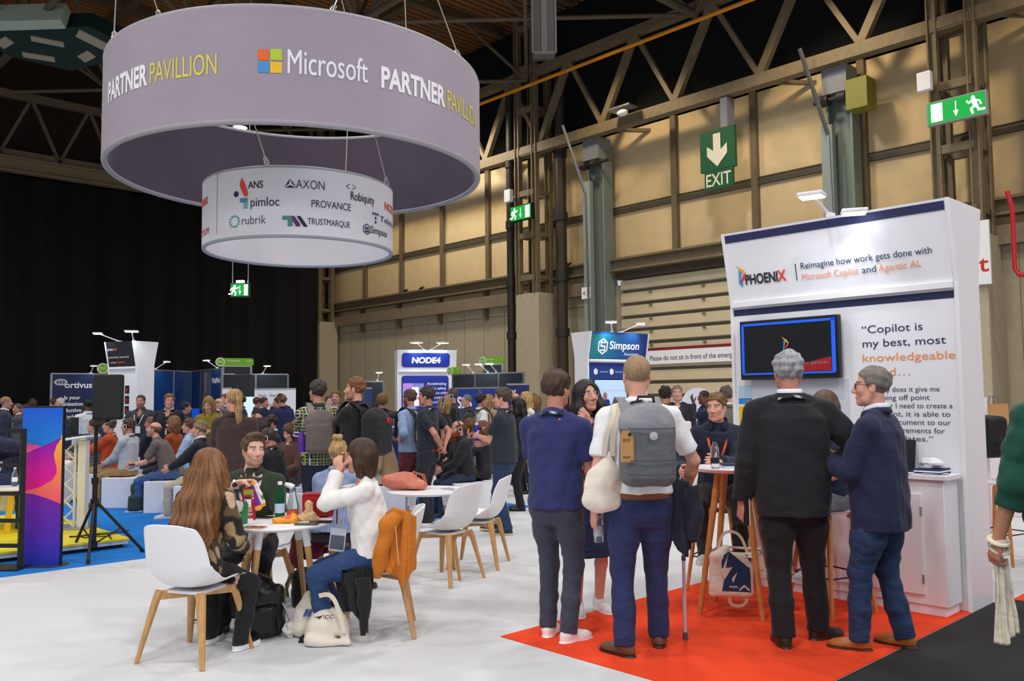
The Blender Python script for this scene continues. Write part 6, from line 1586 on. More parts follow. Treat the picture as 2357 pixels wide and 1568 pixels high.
soft('body',[('b',c+ff*.25+[0,0,.13],(.11,.08,.13),.04,M3)],'2b1f20',LEA,t,res=.012,wr=.006,freq=30,floor=.002); b=B(); b.tube([c-a*.05+ff*.2+[0,0,.15],c-a*.2+ff*.1+[0,0,.03],c-a*.27+ff*.05+[0,0,.012]],.013,8,flat=.4); b.obj('strap',M('black strap leather',rgb('1c1c1f'),.4),t)
c=G(700,1400); t=thing('rucksack','black rucksack with green trim under the far side of the snack table','bag',c+ff*.1)
soft('body',[('b',c+ff*.1+a*.02+[0,0,.14],(.13,.09,.14),.05,M3)],'16171a',FABRIC,t,res=.012,wr=.006,freq=30,floor=.002); b=B(); b.tube([c-a*.12+[0,0,.08],c-a*.13-ff*.02+[0,0,.18],c-a*.08+[0,0,.26]],.010,8); b.obj('strap',M('olive strap',rgb('4b5640'),.6),t)
def tote(c,lab,prims,print_fn,handle,col='ebe3d3',floor=.002,wr=.006,res=.008):
    t=thing('tote_bag',lab,'bag',c); soft('body',prims,col,CANVAS,t,res=res,wr=wr,freq=26,floor=floor,seed=int(c[0]*100)%97)
    b=B(); b.strip(smooth_pts(handle),.028,up=tuple(-ff),t=.003); b.obj('handle',M('canvas handle',rgb('e3d9c4'),.9),t); return t
c=G(748,1488); M4=np.stack([nrm(a+Z_*-.05),nrm(-ff+Z_*.5),nrm(np.cross(nrm(a+Z_*-.05),nrm(-ff+Z_*.5)))],1)
t=tote(c,'cream canvas tote bag slumped on the floor at the front, printed with a dark arrow',[('e',c+ff*.12+[0,0,.10],(.15,.11,.11)),('c',c+ff*.1-a*.08+[0,0,.05],c+ff*.16-a*.05+[0,0,.27],.07,.05),('c',c-a*.09+[0,0,.03],c+a*.13+[0,0,.02],.045,.02),('c',c+ff*.12+a*.06+[0,0,.14],c+a*.15+[0,0,.02],.06,.015)],None,[c+ff*.05-a*.05+[0,0,.30],c+ff*.02+a*.04+[0,0,.33],c+a*.09+ff*.02+[0,0,.20],c+a*.12-ff*.0+[0,0,.08]])
tb=B(); e2=nrm(Z_*.8+ff*.6); put_text(tb,'SCC',c-a*.025+[0,0,.165]+ff*.015,a,e2,.026,.075,.01); tb.obj('lettering',INK,t,smooth=False)
b=B(); q=c-a*.075+[0,0,.175]+ff*.012; b.prism([(0,0),(.055,.012),(.038,-.012),(.03,-.002)],q,a,e2,.002); b.obj('logo_mark',M('dark green print',rgb('17302c'),.6),t)
c2=G(695,1478); t=tote(c2,'second cream tote bag with a blue print, behind the arrow bag',[('e',c2+ff*.16+[0,0,.11],(.11,.09,.12)),('c',c2+ff*.12-a*.02+[0,0,.05],c2+ff*.2+[0,0,.23],.07,.05)],None,[c2+ff*.1+a*.0+[0,0,.05],c2+ff*.03+a*.05+[0,0,.012],c2+ff*.02+a*.12+[0,0,.010]])
b=B(); q=c2+ff*.035-a*.005+[0,0,.15]; b.prism([(0,0),(.02,0),(.035,.05),(.015,.05)],q,a,e2,.002); b.prism([(.028,0),(.048,0),(.06,.05),(.043,.05)],q,a,e2,.002); b.obj('logo_mark',M('blue print',rgb('2d4f9a'),.6),t)
# ---------------------------------------------------------------- bar table and stools
BT=D(1690,1075,6.25); BT[2]=0; BTH=1.03
t=thing('bar_table','tall white bar table with beech legs between the seated pair','table',(BT[0],BT[1],0),1.12)
b=B(); b.lathe([(.27,BTH-.03),(.295,BTH-.012),(.30,BTH-.004),(.297,BTH),(0,BTH)],n=44); b.obj('tabletop',WHITE,t,local=True)
for k in range(4):
    a_=PI/2*k; d_=np.array([math.cos(a_),math.sin(a_)]); b=B(); b.tube([(*(d_*.13),BTH-.02),(*(d_*.31),0)],[.026,.017],10); b.obj('leg',WOOD2,t,local=True)
b=B(); 
for k in range(4):
    q=[np.array([math.cos(PI/2*j),math.sin(PI/2*j)])*.235 for j in(k,k+1)]; b.cyl((*q[0],.42),(*q[1],.42),.010,n=8)
b.obj('foot_rail',M('pale pink steel',rgb('d9cfd3'),.4,.3),t,local=True)
def stool(x,y,heading,lab,h=.72):
    t=thing('bar_stool',lab,'stool',(x,y,0),R(heading-90),'white bar stools with beech legs')
    b=B()
    def fn(u,v):
        q=2*u-1; yy=.19-.40*v; z=h-.015+.02*abs(q)**3; 
        if v>.7: z+=.16*((v-.7)/.3)**1.4; yy-=.0
        return (q*(.20-.02*v-.05*max(0,v-.85)/.15),yy-(.02 if v>.7 else 0)*((v-.7)/.3),z)
    b.grid(fn,11,13); b.obj('seat',M('pinkish white plastic',rgb('e6dfe4'),.35),t,angle=None,local=True,solid=.018,sub=1)
    for sx in(-1,1):
        for sy in(-1,1):
            b=B(); b.tube([(sx*.09,sy*.09,h-.03),(sx*.13,sy*.13,h-.07),(sx*.21,sy*.21,0)],[.02,.02,.014],10); b.obj('leg',WOOD2,t,local=True)
    b=B(); P=[(.185,.185,.27),(-.185,.185,.27),(-.185,-.185,.27),(.185,-.185,.27),(.185,.185,.27)]
    for p_,q_ in zip(P[:-1],P[1:]): b.cyl(p_,q_,.006,n=6)
    b.obj('foot_ring',BLACKM,t,local=True)
ST4=D(1655,1200,6.95); ST7=D(1908,1200,6.2)
stool(ST4[0],ST4[1],YD+150,'white bar stool under the young man in the navy fleece'); stool(ST7[0],ST7[1],YD+115,'white bar stool under the woman with the watch')
bs=D(1646,1072,6.12); bottle(np.array([bs[0],bs[1],BTH]),[(.026,0),(.031,.006),(.031,.05),(.028,.065),(.031,.08),(.031,.12),(.026,.15),(.012,.18),(.012,.195)],CLEAR,'clear water bottle with black cap on the tall bar table',capm=BLACKM,capz=(.19,.208,.014),label=(.035,.075,.0318,M('black label',rgb('22262a'),.5)))
for i in range(2):
    b=B(); q=BT+np.array([0,0,BTH+.007+.014*i])-a*.0-ff*.05; b.box(q,(.21,.15,.0125),M3=np.stack([a,-ff,Z_],1)); tag(b.obj('notebook',M('notebook navy' if i else 'notebook white',rgb('23305a' if i else 'e8e8ee'),.6),bevel=.002),['white notebook under the navy one on the bar table','navy notebook on top on the bar table'][i],'notebook','notebooks on the bar table')
# printed tote on the bar table's rail
c=D(1684,1322,6.02); t=thing('tote_bag','cream tote bag with a navy angular print hanging under the bar table','bag',c)
e2=nrm(Z_+ff*.1); e1=nrm(a-Z_*.06); M3=np.stack([e1,np.cross(e2,e1),e2],1)
soft('body',[('b',c,(.155,.03,.15),.025,M3),('c',c-e1*.10+e2*.12,c-e1*.03+e2*.17,.03,.03)],'eee3d2',CANVAS,t,res=.0075,wr=.004,freq=24)
nf=-nrm(np.cross(e1,e2)); nf=-np.cross(e2,e1) if (np.cross(e1,e2)@ff)>0 else np.cross(e1,e2); NB=M('navy bag print',rgb('1f3a60'),.7)
q=c-ff*.036
b=B()
for poly in ([(-.02,.16),(.12,.05),(.12,-.11),(-.08,-.11)],[(-.02,.16),(-.075,.12),(-.075,.03)],[(.09,.15),(.13,.13),(.13,.09)]): b.prism(poly,q,e1,e2,.002)
b.obj('print',NB,t,smooth=False)
b=B(); b.prism([(-.095,.04),(.0,.055),(-.06,-.03)],q-ff*.003,e1,e2,.001); b.prism([(.0,-.01),(.03,.02),(.0,-.05),(-.01,-.03)],q-ff*.003,e1,e2,.001); put_text(b,'PHOENIX',q-ff*.003-e1*.03-e2*.085,e1,e2,.015,.06,.02); b.prism([(.04,-.09),(.075,-.06),(.11,-.09),(.11,-.105),(.075,-.075),(.04,-.105)],q-ff*.003,e1,e2,.001); b.obj('lettering',M('canvas handle',rgb('e3d9c4'),.9),t,smooth=False)
b=B(); b.strip(smooth_pts([c-e1*.02-e2*.15,c-e1*.03-e2*.2,c+e1*.03-e2*.22,c+e1*.09-e2*.2,c+e1*.1-e2*.15]),.022,up=tuple(-ff),t=.003); b.strip(smooth_pts([c-e1*.09+e2*.14,c-e1*.06+e2*.3,c+e1*.08+e2*.3,c+e1*.12+e2*.14]),.02,up=tuple(-ff),t=.003); b.obj('handle',M('canvas handle',rgb('e3d9c4'),.9),t)
c=G(1815,1350); soft('bag_body',[('b',c+[0,0,.12],(.13,.07,.12),.03,np.stack([a,-ff,Z_],1))],'4a2a2c',LEA,res=.012,wr=.004,freq=25,floor=.007,lab='dark brown bag on the red carpet behind the man in the black suit',cat='bag').name='leather_bag'
# ---------------------------------------------------------------- left side: poster column, rail, speaker, stage
c=G(93,1303); c[2]=0; e1=nrm(a+ff*.03); nn=np.cross(e1,Z_); t=thing('poster_column','tall slim poster column with bright blue, magenta and orange waves','display',c)
W_,H_=.375,1.50
M3=np.stack([e1,nn,Z_],1)
b=B(); b.box(c+Z_*(H_/2+.01),(W_+.012,.05,H_),M3=M3); b.obj('frame',BLACKM,t,bevel=.004)
b=B(); V=[]; b.prism(rrect(.50,.30,.14,8),c,e1,-nn if (np.cross(e1,-nn)[2]>0) else nn,.012); b.obj('base_plate',M('dark base plate',rgb('3a3746'),.5),t)
def tp(u,v): return (-W_/2+W_*u,.012+(H_-.02)*v)
f0=c+nn*.0255
def tpoly(poly,mat,k):
    b=B(); b.prism([tp(*q) for q in poly],f0+nn*.0006*k,e1,Z_,.0006); b.obj('print',mat,t,smooth=False)
curve=[(1.,.81),(.86,.757),(.80,.70),(.84,.65),(.88,.615),(.88,.583),(.78,.537),(.5,.496),(0,.46)]
tpoly([(0,.5),(1,.5),(1,1),(0,1)],grad('poster sky',[(0,'12a0dc'),(1,'0d5ad8')],2),0)
tpoly([(0,.782),(.5,.753),(0,.66)],grad('poster pink',[(0,'ff7a70'),(1,'f03fa8')],2),1)
tpoly([(0,0),(1,0),(1,.385),(.62,.425),(.3,.45),(0,.46)],grad('poster violet',[(0,'1a35bb'),(.45,'5a22b0'),(1,'7a16a0')],2),1)
tpoly([(0,.46),(.3,.45),(.62,.425),(1,.385),(1,.83)]+curve[1:],grad('poster orange',[(0,'ff5272'),(.45,'ff8a4a'),(1,'fdbb3c')],2),2)
tpoly([(0,.70)]+[(.5,.753)]+curve,grad('poster magenta',[(0,'f4008a'),(.45,'d4009a'),(1,'7412b0')],2),3)
t=thing('rail_barrier','black metal rail barrier at the left edge beside the poster column','barrier',D(10,1150,8.6)*[1,1,0])
b=B(); P0=G(46,1312); P0[2]=0; P1=P0-e1*.9+ff*.1
for q in (P0,P1): b=B(); b.beam(q,q+Z_*1.30,.045,.045); b.obj('post',BLACKM,t)
b=B()
for z in (.22,.45,.70,.96,1.28): b.beam(P0+Z_*z,P1+Z_*z,.03,.035)
b.obj('bar',BLACKM,t); b=B(); b.box((P0+P1)/2+Z_*.01,(.95,.3,.02),M3=M3); b.obj('foot',BLACKM,t)
t=thing('stage','low platform with a yellow top at the left','stage',(1.2,11,0))
b=B(); b.bb(-2,3.38,9.5,12.6,.085,.105); b.obj('top_surface',M('yellow stage vinyl',rgb('f3e02c'),.6),t); b=B(); b.bb(-2,3.37,9.51,12.59,.045,.084); b.obj('edge',M('pale grey edge',rgb('c9ccd6'),.5),t); b=B(); b.bb(-2,3.33,9.55,12.55,.0,.045); b.obj('plinth',BLACKM,t)
c=G(215,1281); c[2]=0; t=thing('speaker_stand','black tripod stand holding the loudspeaker','stand',c)
b=B(); b.cyl(c+Z_*.10,c+Z_*.75,.024); b.cyl(c+Z_*.7,c+Z_*1.40,.018); b.obj('pole',BLACKM,t)
for k,(dx,dy) in enumerate(((.16,-.44),(.42,.18),(-.34,.26))):
    f_=c+a*dx+ff*dy; b=B(); b.tube([c+Z_*.52+(f_-c)*.08,f_+Z_*.02],.015,8); lg=b.obj('leg',BLACKM,t); b=B(); b.cyl(f_+Z_*.04+(c-f_)*.04,f_,.02); b.obj('rubber_foot',M('rubber',rgb('1b1b1c'),.8),lg)
    b=B(); b.cyl(c+Z_*.12,c+(f_-c)*.55+Z_*.27,.008,n=6); b.obj('brace',BLACKM,t)
b=B(); b.cyl(c+Z_*.49,c+Z_*.57,.04); b.cyl(c+Z_*.72,c+Z_*.78,.034); b.cyl(c+Z_*.09,c+Z_*.15,.035); b.obj('collar',BLACKM,t)
q=c+Z_*1.36; q=D(249,914,float((c-C0)@Fv)); q[2]=1.365; t=thing('loudspeaker','black loudspeaker raised on the tripod stand','loudspeaker',q)
e1s=nrm(a+ff*.35); n_s=np.cross(e1s,Z_)
b=B(); b.prism([(-.13,-.10),(-.13,.06),(-.09,.14),(.09,.14),(.14,.06),(.14,-.10)],q,e1s,-n_s,.45); b.obj('cabinet',M('speaker black',rgb('1b1b1d'),.6),t,bevel=.015)
b=B(); b.prism([(-.115,.02),(.125,.02),(.125,.43),(-.115,.43)],q+n_s*.102,e1s,Z_,.006); b.obj('grille',M('speaker grille',rgb('202023'),.75,bump=.5,scale=300),t,bevel=.004); b=B(); b.cyl(c+Z_*1.33,q+Z_*.01,.03); b.obj('socket',BLACKM,t)
# lectern
c=G(172,1216,.105); c[2]=.105; t=thing('lectern','white lectern with an open zigzag truss side, at the left','lectern',c)
b=B(); b.box(c+a*.085+Z_*.5,(.09,.10,1.0),M3=np.stack([a,-ff,Z_],1)); b.obj('column',M('cream white metal',rgb('e7e2cf'),.5),t,bevel=.006)
b=B(); 
for k in range(5):
    z=.02+k*.19; s1=-1 if k%2 else 1; b.tube([c-a*(.12+.10*s1)+Z_*z,c-a*(.12-.10*s1)+Z_*(z+.19)],.011,6); b.tube([c-a*(.12-.10*s1)+Z_*z,c-a*(.12+.10*s1)+Z_*(z+.19)],.011,6)
b.cyl(c-a*.23,c-a*.23+Z_*.98,.016); b.cyl(c-a*.01,c-a*.01+Z_*.98,.016); b.obj('truss',M('cream white metal',rgb('e7e2cf'),.5),t)
b=B(); b.box(c+Z_*1.02-a*.04,(.46,.36,.025),M3=np.stack([nrm(a+Z_*.12),-ff,nrm(Z_-a*.12)],1)); b.obj('top_board',WHITE,t,bevel=.004); b=B(); b.box(c+Z_*.01-a*.05,(.5,.4,.02),M3=np.stack([a,-ff,Z_],1)); b.obj('base',ALU,t)
lp=thing('laptop','open dark laptop on the lectern','laptop',c+Z_*1.04); b=B(); q=c+Z_*1.047-a*.05; b.box(q,(.3,.2,.015),M3=np.stack([nrm(a+Z_*.12),-ff,nrm(Z_-a*.12)],1)); b.obj('keyboard_base',BLACKM,lp); b=B(); b.box(q+Z_*.11+a*.02,(.16,.02,.21),M3=np.stack([nrm(a*.8-ff*.6),nrm(-ff*.8-a*.6),Z_],1)); b.obj('lid',M('laptop lid',rgb('1e2420'),.4),lp)
for i in range(3):
    b=B(); g=np.random.default_rng(40+i); P=[G(160,1238,.105)]; 
    for k in range(7): P.append(P[-1]+a*g.uniform(.02,.11)+ff*g.uniform(-.12,.12))
    P=np.array(P); P[:,2]=.112+.004*i; tag(b.tube(P,.006,6).obj('cable',PIPEK),('black cable on the yellow stage, nearest the lectern foot','black cable looping across the yellow stage middle','black cable trailing to the stage corner')[i],'cable','cables on the stage')
# side table, chair and bottle at the far left of the stage
c=G(12,1225,.105); c[2]=.105; t=thing('side_table','white topped table with yellow legs on the stage','table',c); b=B(); b.box(c+Z_*.49,(.62,.5,.03),M3=np.stack([a,-ff,Z_],1)); b.obj('tabletop',WHITE,t,bevel=.005)
for dx in(-.22,.1):
    for dy in (-.15,.15): b=B(); b.beam(c+a*dx+ff*dy,c+a*(dx+.05)+ff*dy+Z_*.48,.05,.05); b.obj('leg',M('yellow paint',rgb('f0c01f'),.5),t)
c3=c+Z_*.507+a*.09; bottle(c3,[(.026,0),(.03,.006),(.03,.13),(.013,.18),(.013,.2)],CLEAR,'clear water bottle on the yellow legged table',capm=WHITE,capz=(.19,.21,.015),label=(.05,.1,.0308,WHITEP_T))
q=c-a*.15+ff*.75; t=thing('armchair','white tub armchair on the stage, cut by the left edge','chair',q); soft('shell',[('b',q+Z_*.30,(.36,.34,.13),.08,np.stack([a,-ff,Z_],1)),('b',q+ff*.0+a*.3+Z_*.5,(.07,.34,.22),.06,np.stack([a,-ff,Z_],1))],'efeff0',FABRIC,t,res=.02); b=B()
for dx in(-.25,.25):
    for dy in(-.25,.25): b.cyl(q+a*dx+ff*dy,q+a*dx+ff*dy+Z_*.2,.02,n=8)
b.obj('leg',M('yellow paint',rgb('f0c01f'),.5),t)
# dark green rucksack on the blue carpet
c=G(318,1180); t=thing('rucksack','dark green rucksack standing on the blue carpet by the front bench','bag',c); M3=np.stack([nrm(a*.9+ff*.3),-nrm(ff*.9-a*.3),Z_],1)
soft('body',[('b',c+ff*.1+Z_*.21,(.14,.10,.21),.07,M3),('b',c-a*.05+Z_*.13,(.09,.06,.11),.04,M3)],'34403c',FABRIC,t,res=.012,wr=.006,freq=24,floor=.007); b=B(); b.tube([c+a*.08+ff*.02+Z_*.40,c+a*.14-ff*.04+Z_*.3,c+a*.14-ff*.02+Z_*.1],.02,8,flat=.4); b.obj('strap',M('dark strap',rgb('1f2526'),.7),t)
bottle(G(274,1158)*[1,1,0]+Z_*.007,[(.03,0),(.035,.01),(.035,.15),(.015,.2)],CLEAR,'water bottle with blue cap on the blue carpet beside the white bench',capm=M('blue cap',rgb('3b7bd0'),.4),capz=(.195,.22,.018))
# things past the right end of the big stand
c=D(2285,1005,8.2); t=thing('backpack','black backpack hanging behind the right end of the big white stand','bag',c-Z_*.25); M3=np.stack([a,-ff,Z_],1)
soft('body',[('b',c,(.12,.09,.20),.06,M3),('b',c-Z_*.09+a*.05-ff*.05,(.09,.07,.09),.05,M3)],'17191b',FABRIC,t,res=.012,wr=.005,freq=25)
q0=c*[1,1,0]+ff*.13; t2=thing('coat_post','pale post carrying the black backpack behind the big stand','post',q0); b=B(); b.cyl(q0,q0+Z_*1.5,.03); b.obj('post',WHITE,t2)
c=D(2300,975,11); t=thing('counter','low pale pink counter far behind the big stand at the right edge','counter',c*[1,1,0]); b=B(); b.box(c*[1,1,0]+a*.25+Z_*.55,(1.3,.5,1.1),M3=np.stack([a,-ff,Z_],1)); b.obj('body',M('pale pink laminate',rgb('e6dbdc'),.4),t,bevel=.01); b=B(); b.box(c*[1,1,0]+a*.25+Z_*1.12,(1.36,.56,.04),M3=np.stack([a,-ff,Z_],1)); b.obj('worktop',WHITE,t,bevel=.006)
q=D(2298,975,11); q[2]=1.14; t=thing('paper_bag','brown paper carrier bag on the far counter at the right edge','bag',q); b=B(); b.box(q+Z_*.13,(.22,.1,.26),M3=np.stack([a,-ff,Z_],1)); b.obj('body',M('brown kraft paper',rgb('b98a55'),.8),t)
b=B()
for s_ in(-1,1): b.tube([q+a*(-.09+.0)+Z_*.26-ff*.05*s_,q-a*.07+Z_*.36-ff*.05*s_,q-a*.03+Z_*.36-ff*.05*s_,q-a*.01+Z_*.26-ff*.05*s_],.007,6)
b.obj('handle',M('grey paper handle',rgb('6d6a66'),.7),t)
p=D(2310,1300,7.9); stool(p[0],p[1],YD+30,'white bar stool behind the right end of the big stand')
# ================================================================ people
PP={}
def st(key,label,px,ytop,dep,face,**k):
    p=D(px,ytop,dep); h=k.pop('h',None) or min(2.0,max(1.5,p[2]-.012)); PP[key]=person(label,p[0],p[1],face,h,**k); return PP[key]
def sit(key,label,px,ytop,dep,face,seat=.45,bench=True,**k):
    p=D(px,ytop,dep); le=k.get('lean',0); h=k.pop('h',None) or min(1.95,max(1.45,(p[2]-.012-seat-.085)/(.306*math.cos(R(le))+.17)))
    PP[key]=person(label,p[0],p[1],face,h,pose='sit',seat=seat,**k)
    if bench:
        b=B(); b.box((p[0],p[1],seat/2-.005),(.56,.50,seat-.016),rz=R(YD-90+face)); o=b.obj('bench_block',M('white bench laminate',rgb('e9ebf0'),.5),bevel=.008)
        tag(o,'white bench block under the '+label[label.index('person ')+7:].split(',')[0] if False else 'white bench block seating the '+bench if isinstance(bench,str) else 'white bench block','bench','white bench blocks of the audience')
    return PP[key]
NEAR=dict(res=.0056,cres=.0078); MID=dict(res=.0085,cres=.011); FAR=dict(res=.0125,cres=.016)
J=lambda col,under='e8e8ea',**k: dict(dict(kind='jacket',col=col,sleeve=1.93,inf=.019,mat=CLOTH_M,under=under,open=True,wr=.004,flare=.008),**k)
POLO=lambda col,**k: dict(dict(kind='shirt',col=col,sleeve=.72,inf=.010,mat=KNIT_M),**k)
LS=lambda col,**k: dict(dict(kind='shirt',col=col,sleeve=1.9,inf=.011,mat=CLOTH_M),**k)
DEN=lambda col,**k: dict(dict(kind='trousers',col=col,mat=DENIM_M),**k)
# ---- right hand group
st('navy','person from behind in a navy polo, grey trousers and white trainers',1276,850,5.62,-28,hair=('short','4a3728'),skin='ruddy',top=POLO('2b3164',wr=.005,collar=True),legs=dict(col='3d4150',wide=.96,wr=.003),shoes=dict(col='f2f2f2',sole='ffffff',sz=.034),lh=(-.05,.26,.98),rh=(.10,.27,.95),head=(-4,0,0),lanyard=('14182c','c0c4d4'),badge=False,lf=(-.09,.05,0),rf=(.09,-.03,0,-25),**NEAR)
st('woman','person with long dark hair and glasses holding her chin, denim skirt',1347,873,6.35,194,sex='f',fat=1.08,hair=('long','1f1719','3a2a2a',[(-.07,.05,-.30),(.072,.03,-.26),(-.06,-.07,-.34),(.06,-.07,-.34),(0,-.09,-.36)]),glasses='thin',skin='pink',top=dict(kind='tee',col='1f2546',sleeve=.75,inf=.012,mat=KNIT_M,collar=False),legs=dict(kind='skirt',hem=.40,col='24365a',mat=DENIM_M),shoes=dict(col='f2f2f4',sole='ffffff',sz=.03),lh=(.045,.150,1.335),lel=(-.15,.25,-1),lfing=((.35,.1,1),(.2,-1,.1),(-.5,.3,.6)),lc=.95,rh=(.02,.24,1.06),head=(10,8,4),lf=(-.08,.0,0),rf=(.10,.05,0),**NEAR)
st('white','person from behind in a white T-shirt, jeans and grey backpack',1466,815,5.32,4,fat=1.08,hair=('buzz','a88a68'),skin='pink',top=POLO('f0f0f2',belt='7a4a26',bot=.02,wr=.004,sleeve=.78),legs=DEN('27305a',wide=1.05,wr=.003),shoes=dict(col='6b4a38',sole='2e2018',sz=.03),lh=(-.275,.02,.86),rh=(.33,.18,.93),rel=(.8,-.7,-.2),lanyard=('1e1f26','d0d0d4'),badge=False,lf=(-.12,-.06,0,38),rf=(.13,.12,0,-14),lc=.8,rc=1.2,**NEAR)
st('suit','person from behind in a black suit with silver hair, one hand on hip',1814,806,5.50,-6,fat=1.22,sh=1.06,hair=('short','a9aab0','d8d8dc'),skin='ruddy',top=J('191a20','eceef2',inf=.024,lab=None,bot=-.16),legs=dict(col='15161b',wide=1.12,wr=.0026),shoes=dict(col='2c2420',sole='3a2a20'),lh=(-.31,.03,.86),rh=(.20,.06,1.06),rel=(1,-.55,.1),lc=1.1,lanyard=('17171c','d0d0d4'),badge=False,lf=(-.10,-.10,0,5),rf=(.15,.08,0,-60),**NEAR)
st('blazer','person in a navy blazer, jeans and tan brogues, seen from his left rear',2014,842,5.33,52,fat=1.18,hair=('crop','7d756c','a8a29a'),glasses='dark',skin='pink',top=J('1d2446','dfe6f2',inf=.022,bot=-.17,wr=.005,vent=-.0),legs=DEN('22385c',wide=1.1,wr=.0032),shoes=dict(col='a8652a',sole='4a2a1a'),lh=(-.06,.33,1.14),rh=(.10,.32,1.16),head=(12,2,0),lf=(-.11,.12,0,12),rf=(.12,-.08,0,-5),**NEAR)
sit('fleece','person on a bar stool, young man in a navy fleece looking left',1653,904,6.95,162,seat=.735,bench=False,lean=10,hair=('short','7a5a36','9a7a4c'),skin='pink',top=dict(kind='jumper',col='1b2238',sleeve=1.93,inf=.020,mat=CLOTH_M,ch=.06,wr=.006),legs=dict(col='2a2826',wide=1.05),shoes=dict(col='d8d4cf',sole='f0f0f0',sz=.035),lh=(-.03,.42,1.04),rh=(.27,.30,.96),head=(-16,0,2),lf=(-.16,.34,.27),rf=(.10,.36,.28),lanyard=('e05a2a','1b2238'),badge=False,**NEAR)
sit('watch','person on a bar stool in grey trousers, half hidden between two men',1900,900,6.22,112,sex='f',seat=.735,bench=False,hair=('mid','5a3d2a','8a6844'),skin='pink',top=dict(kind='tee',col='1f2540',sleeve=.7,inf=.012,collar=True),legs=dict(col='6d7078'),shoes=dict(col='c9c6c4',sole='f0f0f0'),lh=(-.10,.30,.90),rh=(.0,.33,.90),lf=(-.12,.30,.28),rf=(.10,.32,.28),**NEAR)
st('green','person in a dark green jumper cut off by the right edge',2466,852,4.0,-8,h=1.80,fat=1.15,hair=('short','3a2a20'),skin='tan',top=dict(kind='jumper',col='0f4a3a',sleeve=1.42,inf=.020,mat=KNIT_M,wr=.006),legs=DEN('2a3a66'),shoes=dict(col='333333'),lh=(-.34,.07,.80),lc=1.25,**NEAR)
# ---- round table group
p=np.array([2.225,5.20]); PP['long']=person('person with very long auburn hair in a camouflage jacket, from behind',p[0]-.0,p[1]-.02,-20,1.47,pose='sit',seat=.475,sex='f',lean=15,fat=1.0,hair=('long','7a4826','bd8850',[[(x*.6,-.03,.05),(x*1.0,-.10-.3*abs(x)*0,-.08),(x*1.25,-.20,-.24),(x*1.45,-.27,-.40),(x*1.3,-.31,-.56-.0*x)] for x in (-.10,-.06,-.02,.03,.07,.10)]+[[(-.07,.02,.0),(-.10,-.02,-.12),(-.14,-.12,-.28),(-.16,-.2,-.42)],[(.07,.02,.0),(.09,-.02,-.12),(.12,-.12,-.30),(.13,-.2,-.5)]]),skin='fair',top=dict(kind='jacket',col='2b2620',sleeve=1.75,inf=.022,mat=CLOTH_M,collar=False,wr=.006,bot=-.05,cfun=None),legs=dict(col='17171a'),shoes=dict(col='161616',sole='f0f0f0',sz=.035),lh=(-.05,.42,.80),rh=(.16,.30,.62),head=(4,4,-4),lf=(-.12,.30,0),rf=(.16,.24,0),**NEAR)
sit('beard','person with a short beard in a dark green polo holding a snack packet',583,997,6.28,186,bench=False,lean=4,hair=('quiff','5a4230','7a5c40'),skin='fair',beard=('b','7a5236',.45),top=POLO('2e3b2a',wr=.004,sleeve=.85),legs=dict(col='15161a'),shoes=dict(col='202020'),rh=(.03,.335,.98),rel=(.9,-.1,-.5),rfing=((-.75,.25,.15),(-.1,.3,-1),(-.2,.8,.2)),rc=.7,lh=(-.14,.36,.63),head=(30,2,-3),lanyard=('22242e','d9d9dd'),badge=False,**NEAR)
PP['cream']=person('person with bobbed brown hair in a white top, eating at the table',*(D(860,1200,5.74)[:2]),98,1.56,pose='sit',sex='f',lean=7,fat=1.12,hair=('bob','3c2418','6a4630'),skin='pink',top=dict(kind='blouse',col='f1efec',sleeve=1.93,inf=.013,mat=KNIT_M,collar=False,wr=.005),legs=DEN('28436f',wr=.005),shoes=dict(col='202020'),lh=(-.05,.225,1.075),rh=(.05,.22,1.07),lel=(-.5,.3,-1),rel=(.5,.3,-1),lfing=((.25,.1,1),(.6,-.6,0),(0,-.7,.3)),rfing=((-.25,.1,1),(-.6,-.6,0),(0,-.7,.3)),lc=.9,rc=.9,head=(0,-3,0),lf=(-.10,.30,0),rf=(.10,.24,0),**NEAR)
sit('bun','person with a blonde bun in a blue striped shirt, from behind',772,1014,6.72,-12,sex='f',bench=False,lean=5,fat=1.35,hair=('bun','c49a5c','ecd39a'),skin='pink',top=LS('8fa0c6',sleeve=1.7,wr=.006,inf=.016,cfun=lambda V,c:c*(.80+.32*(np.sin(V[:,0]*330)>0))[:,None]),legs=dict(col='22222a'),lh=(-.12,.34,.78),rh=(.12,.36,.80),head=(-3,-4,0),**NEAR)
# camouflage colouring for the long haired person's jacket
for ch in PP['long']['body'].children:
    if ch.name.startswith('jacket'):
        me=ch.data; V=np.empty(len(me.vertices)*3); me.vertices.foreach_get('co',V); V=V.reshape(-1,3)
        n1=snoise(V,58,3,9); n2=snoise(V,52,17,9); c=np.tile(np.array(rgb('1f1b18')),(len(V),1)); c[n1>.55]=rgb('a08660'); c[(n2>.7)&(n1<=.55)]=rgb('5a4630'); c[(n1<-1.0)]=rgb('c4a98a')
        c4=np.ones((len(V),4),np.float32); c4[:,:3]=c; me.color_attributes['Col'].data.foreach_set('color',c4.ravel())
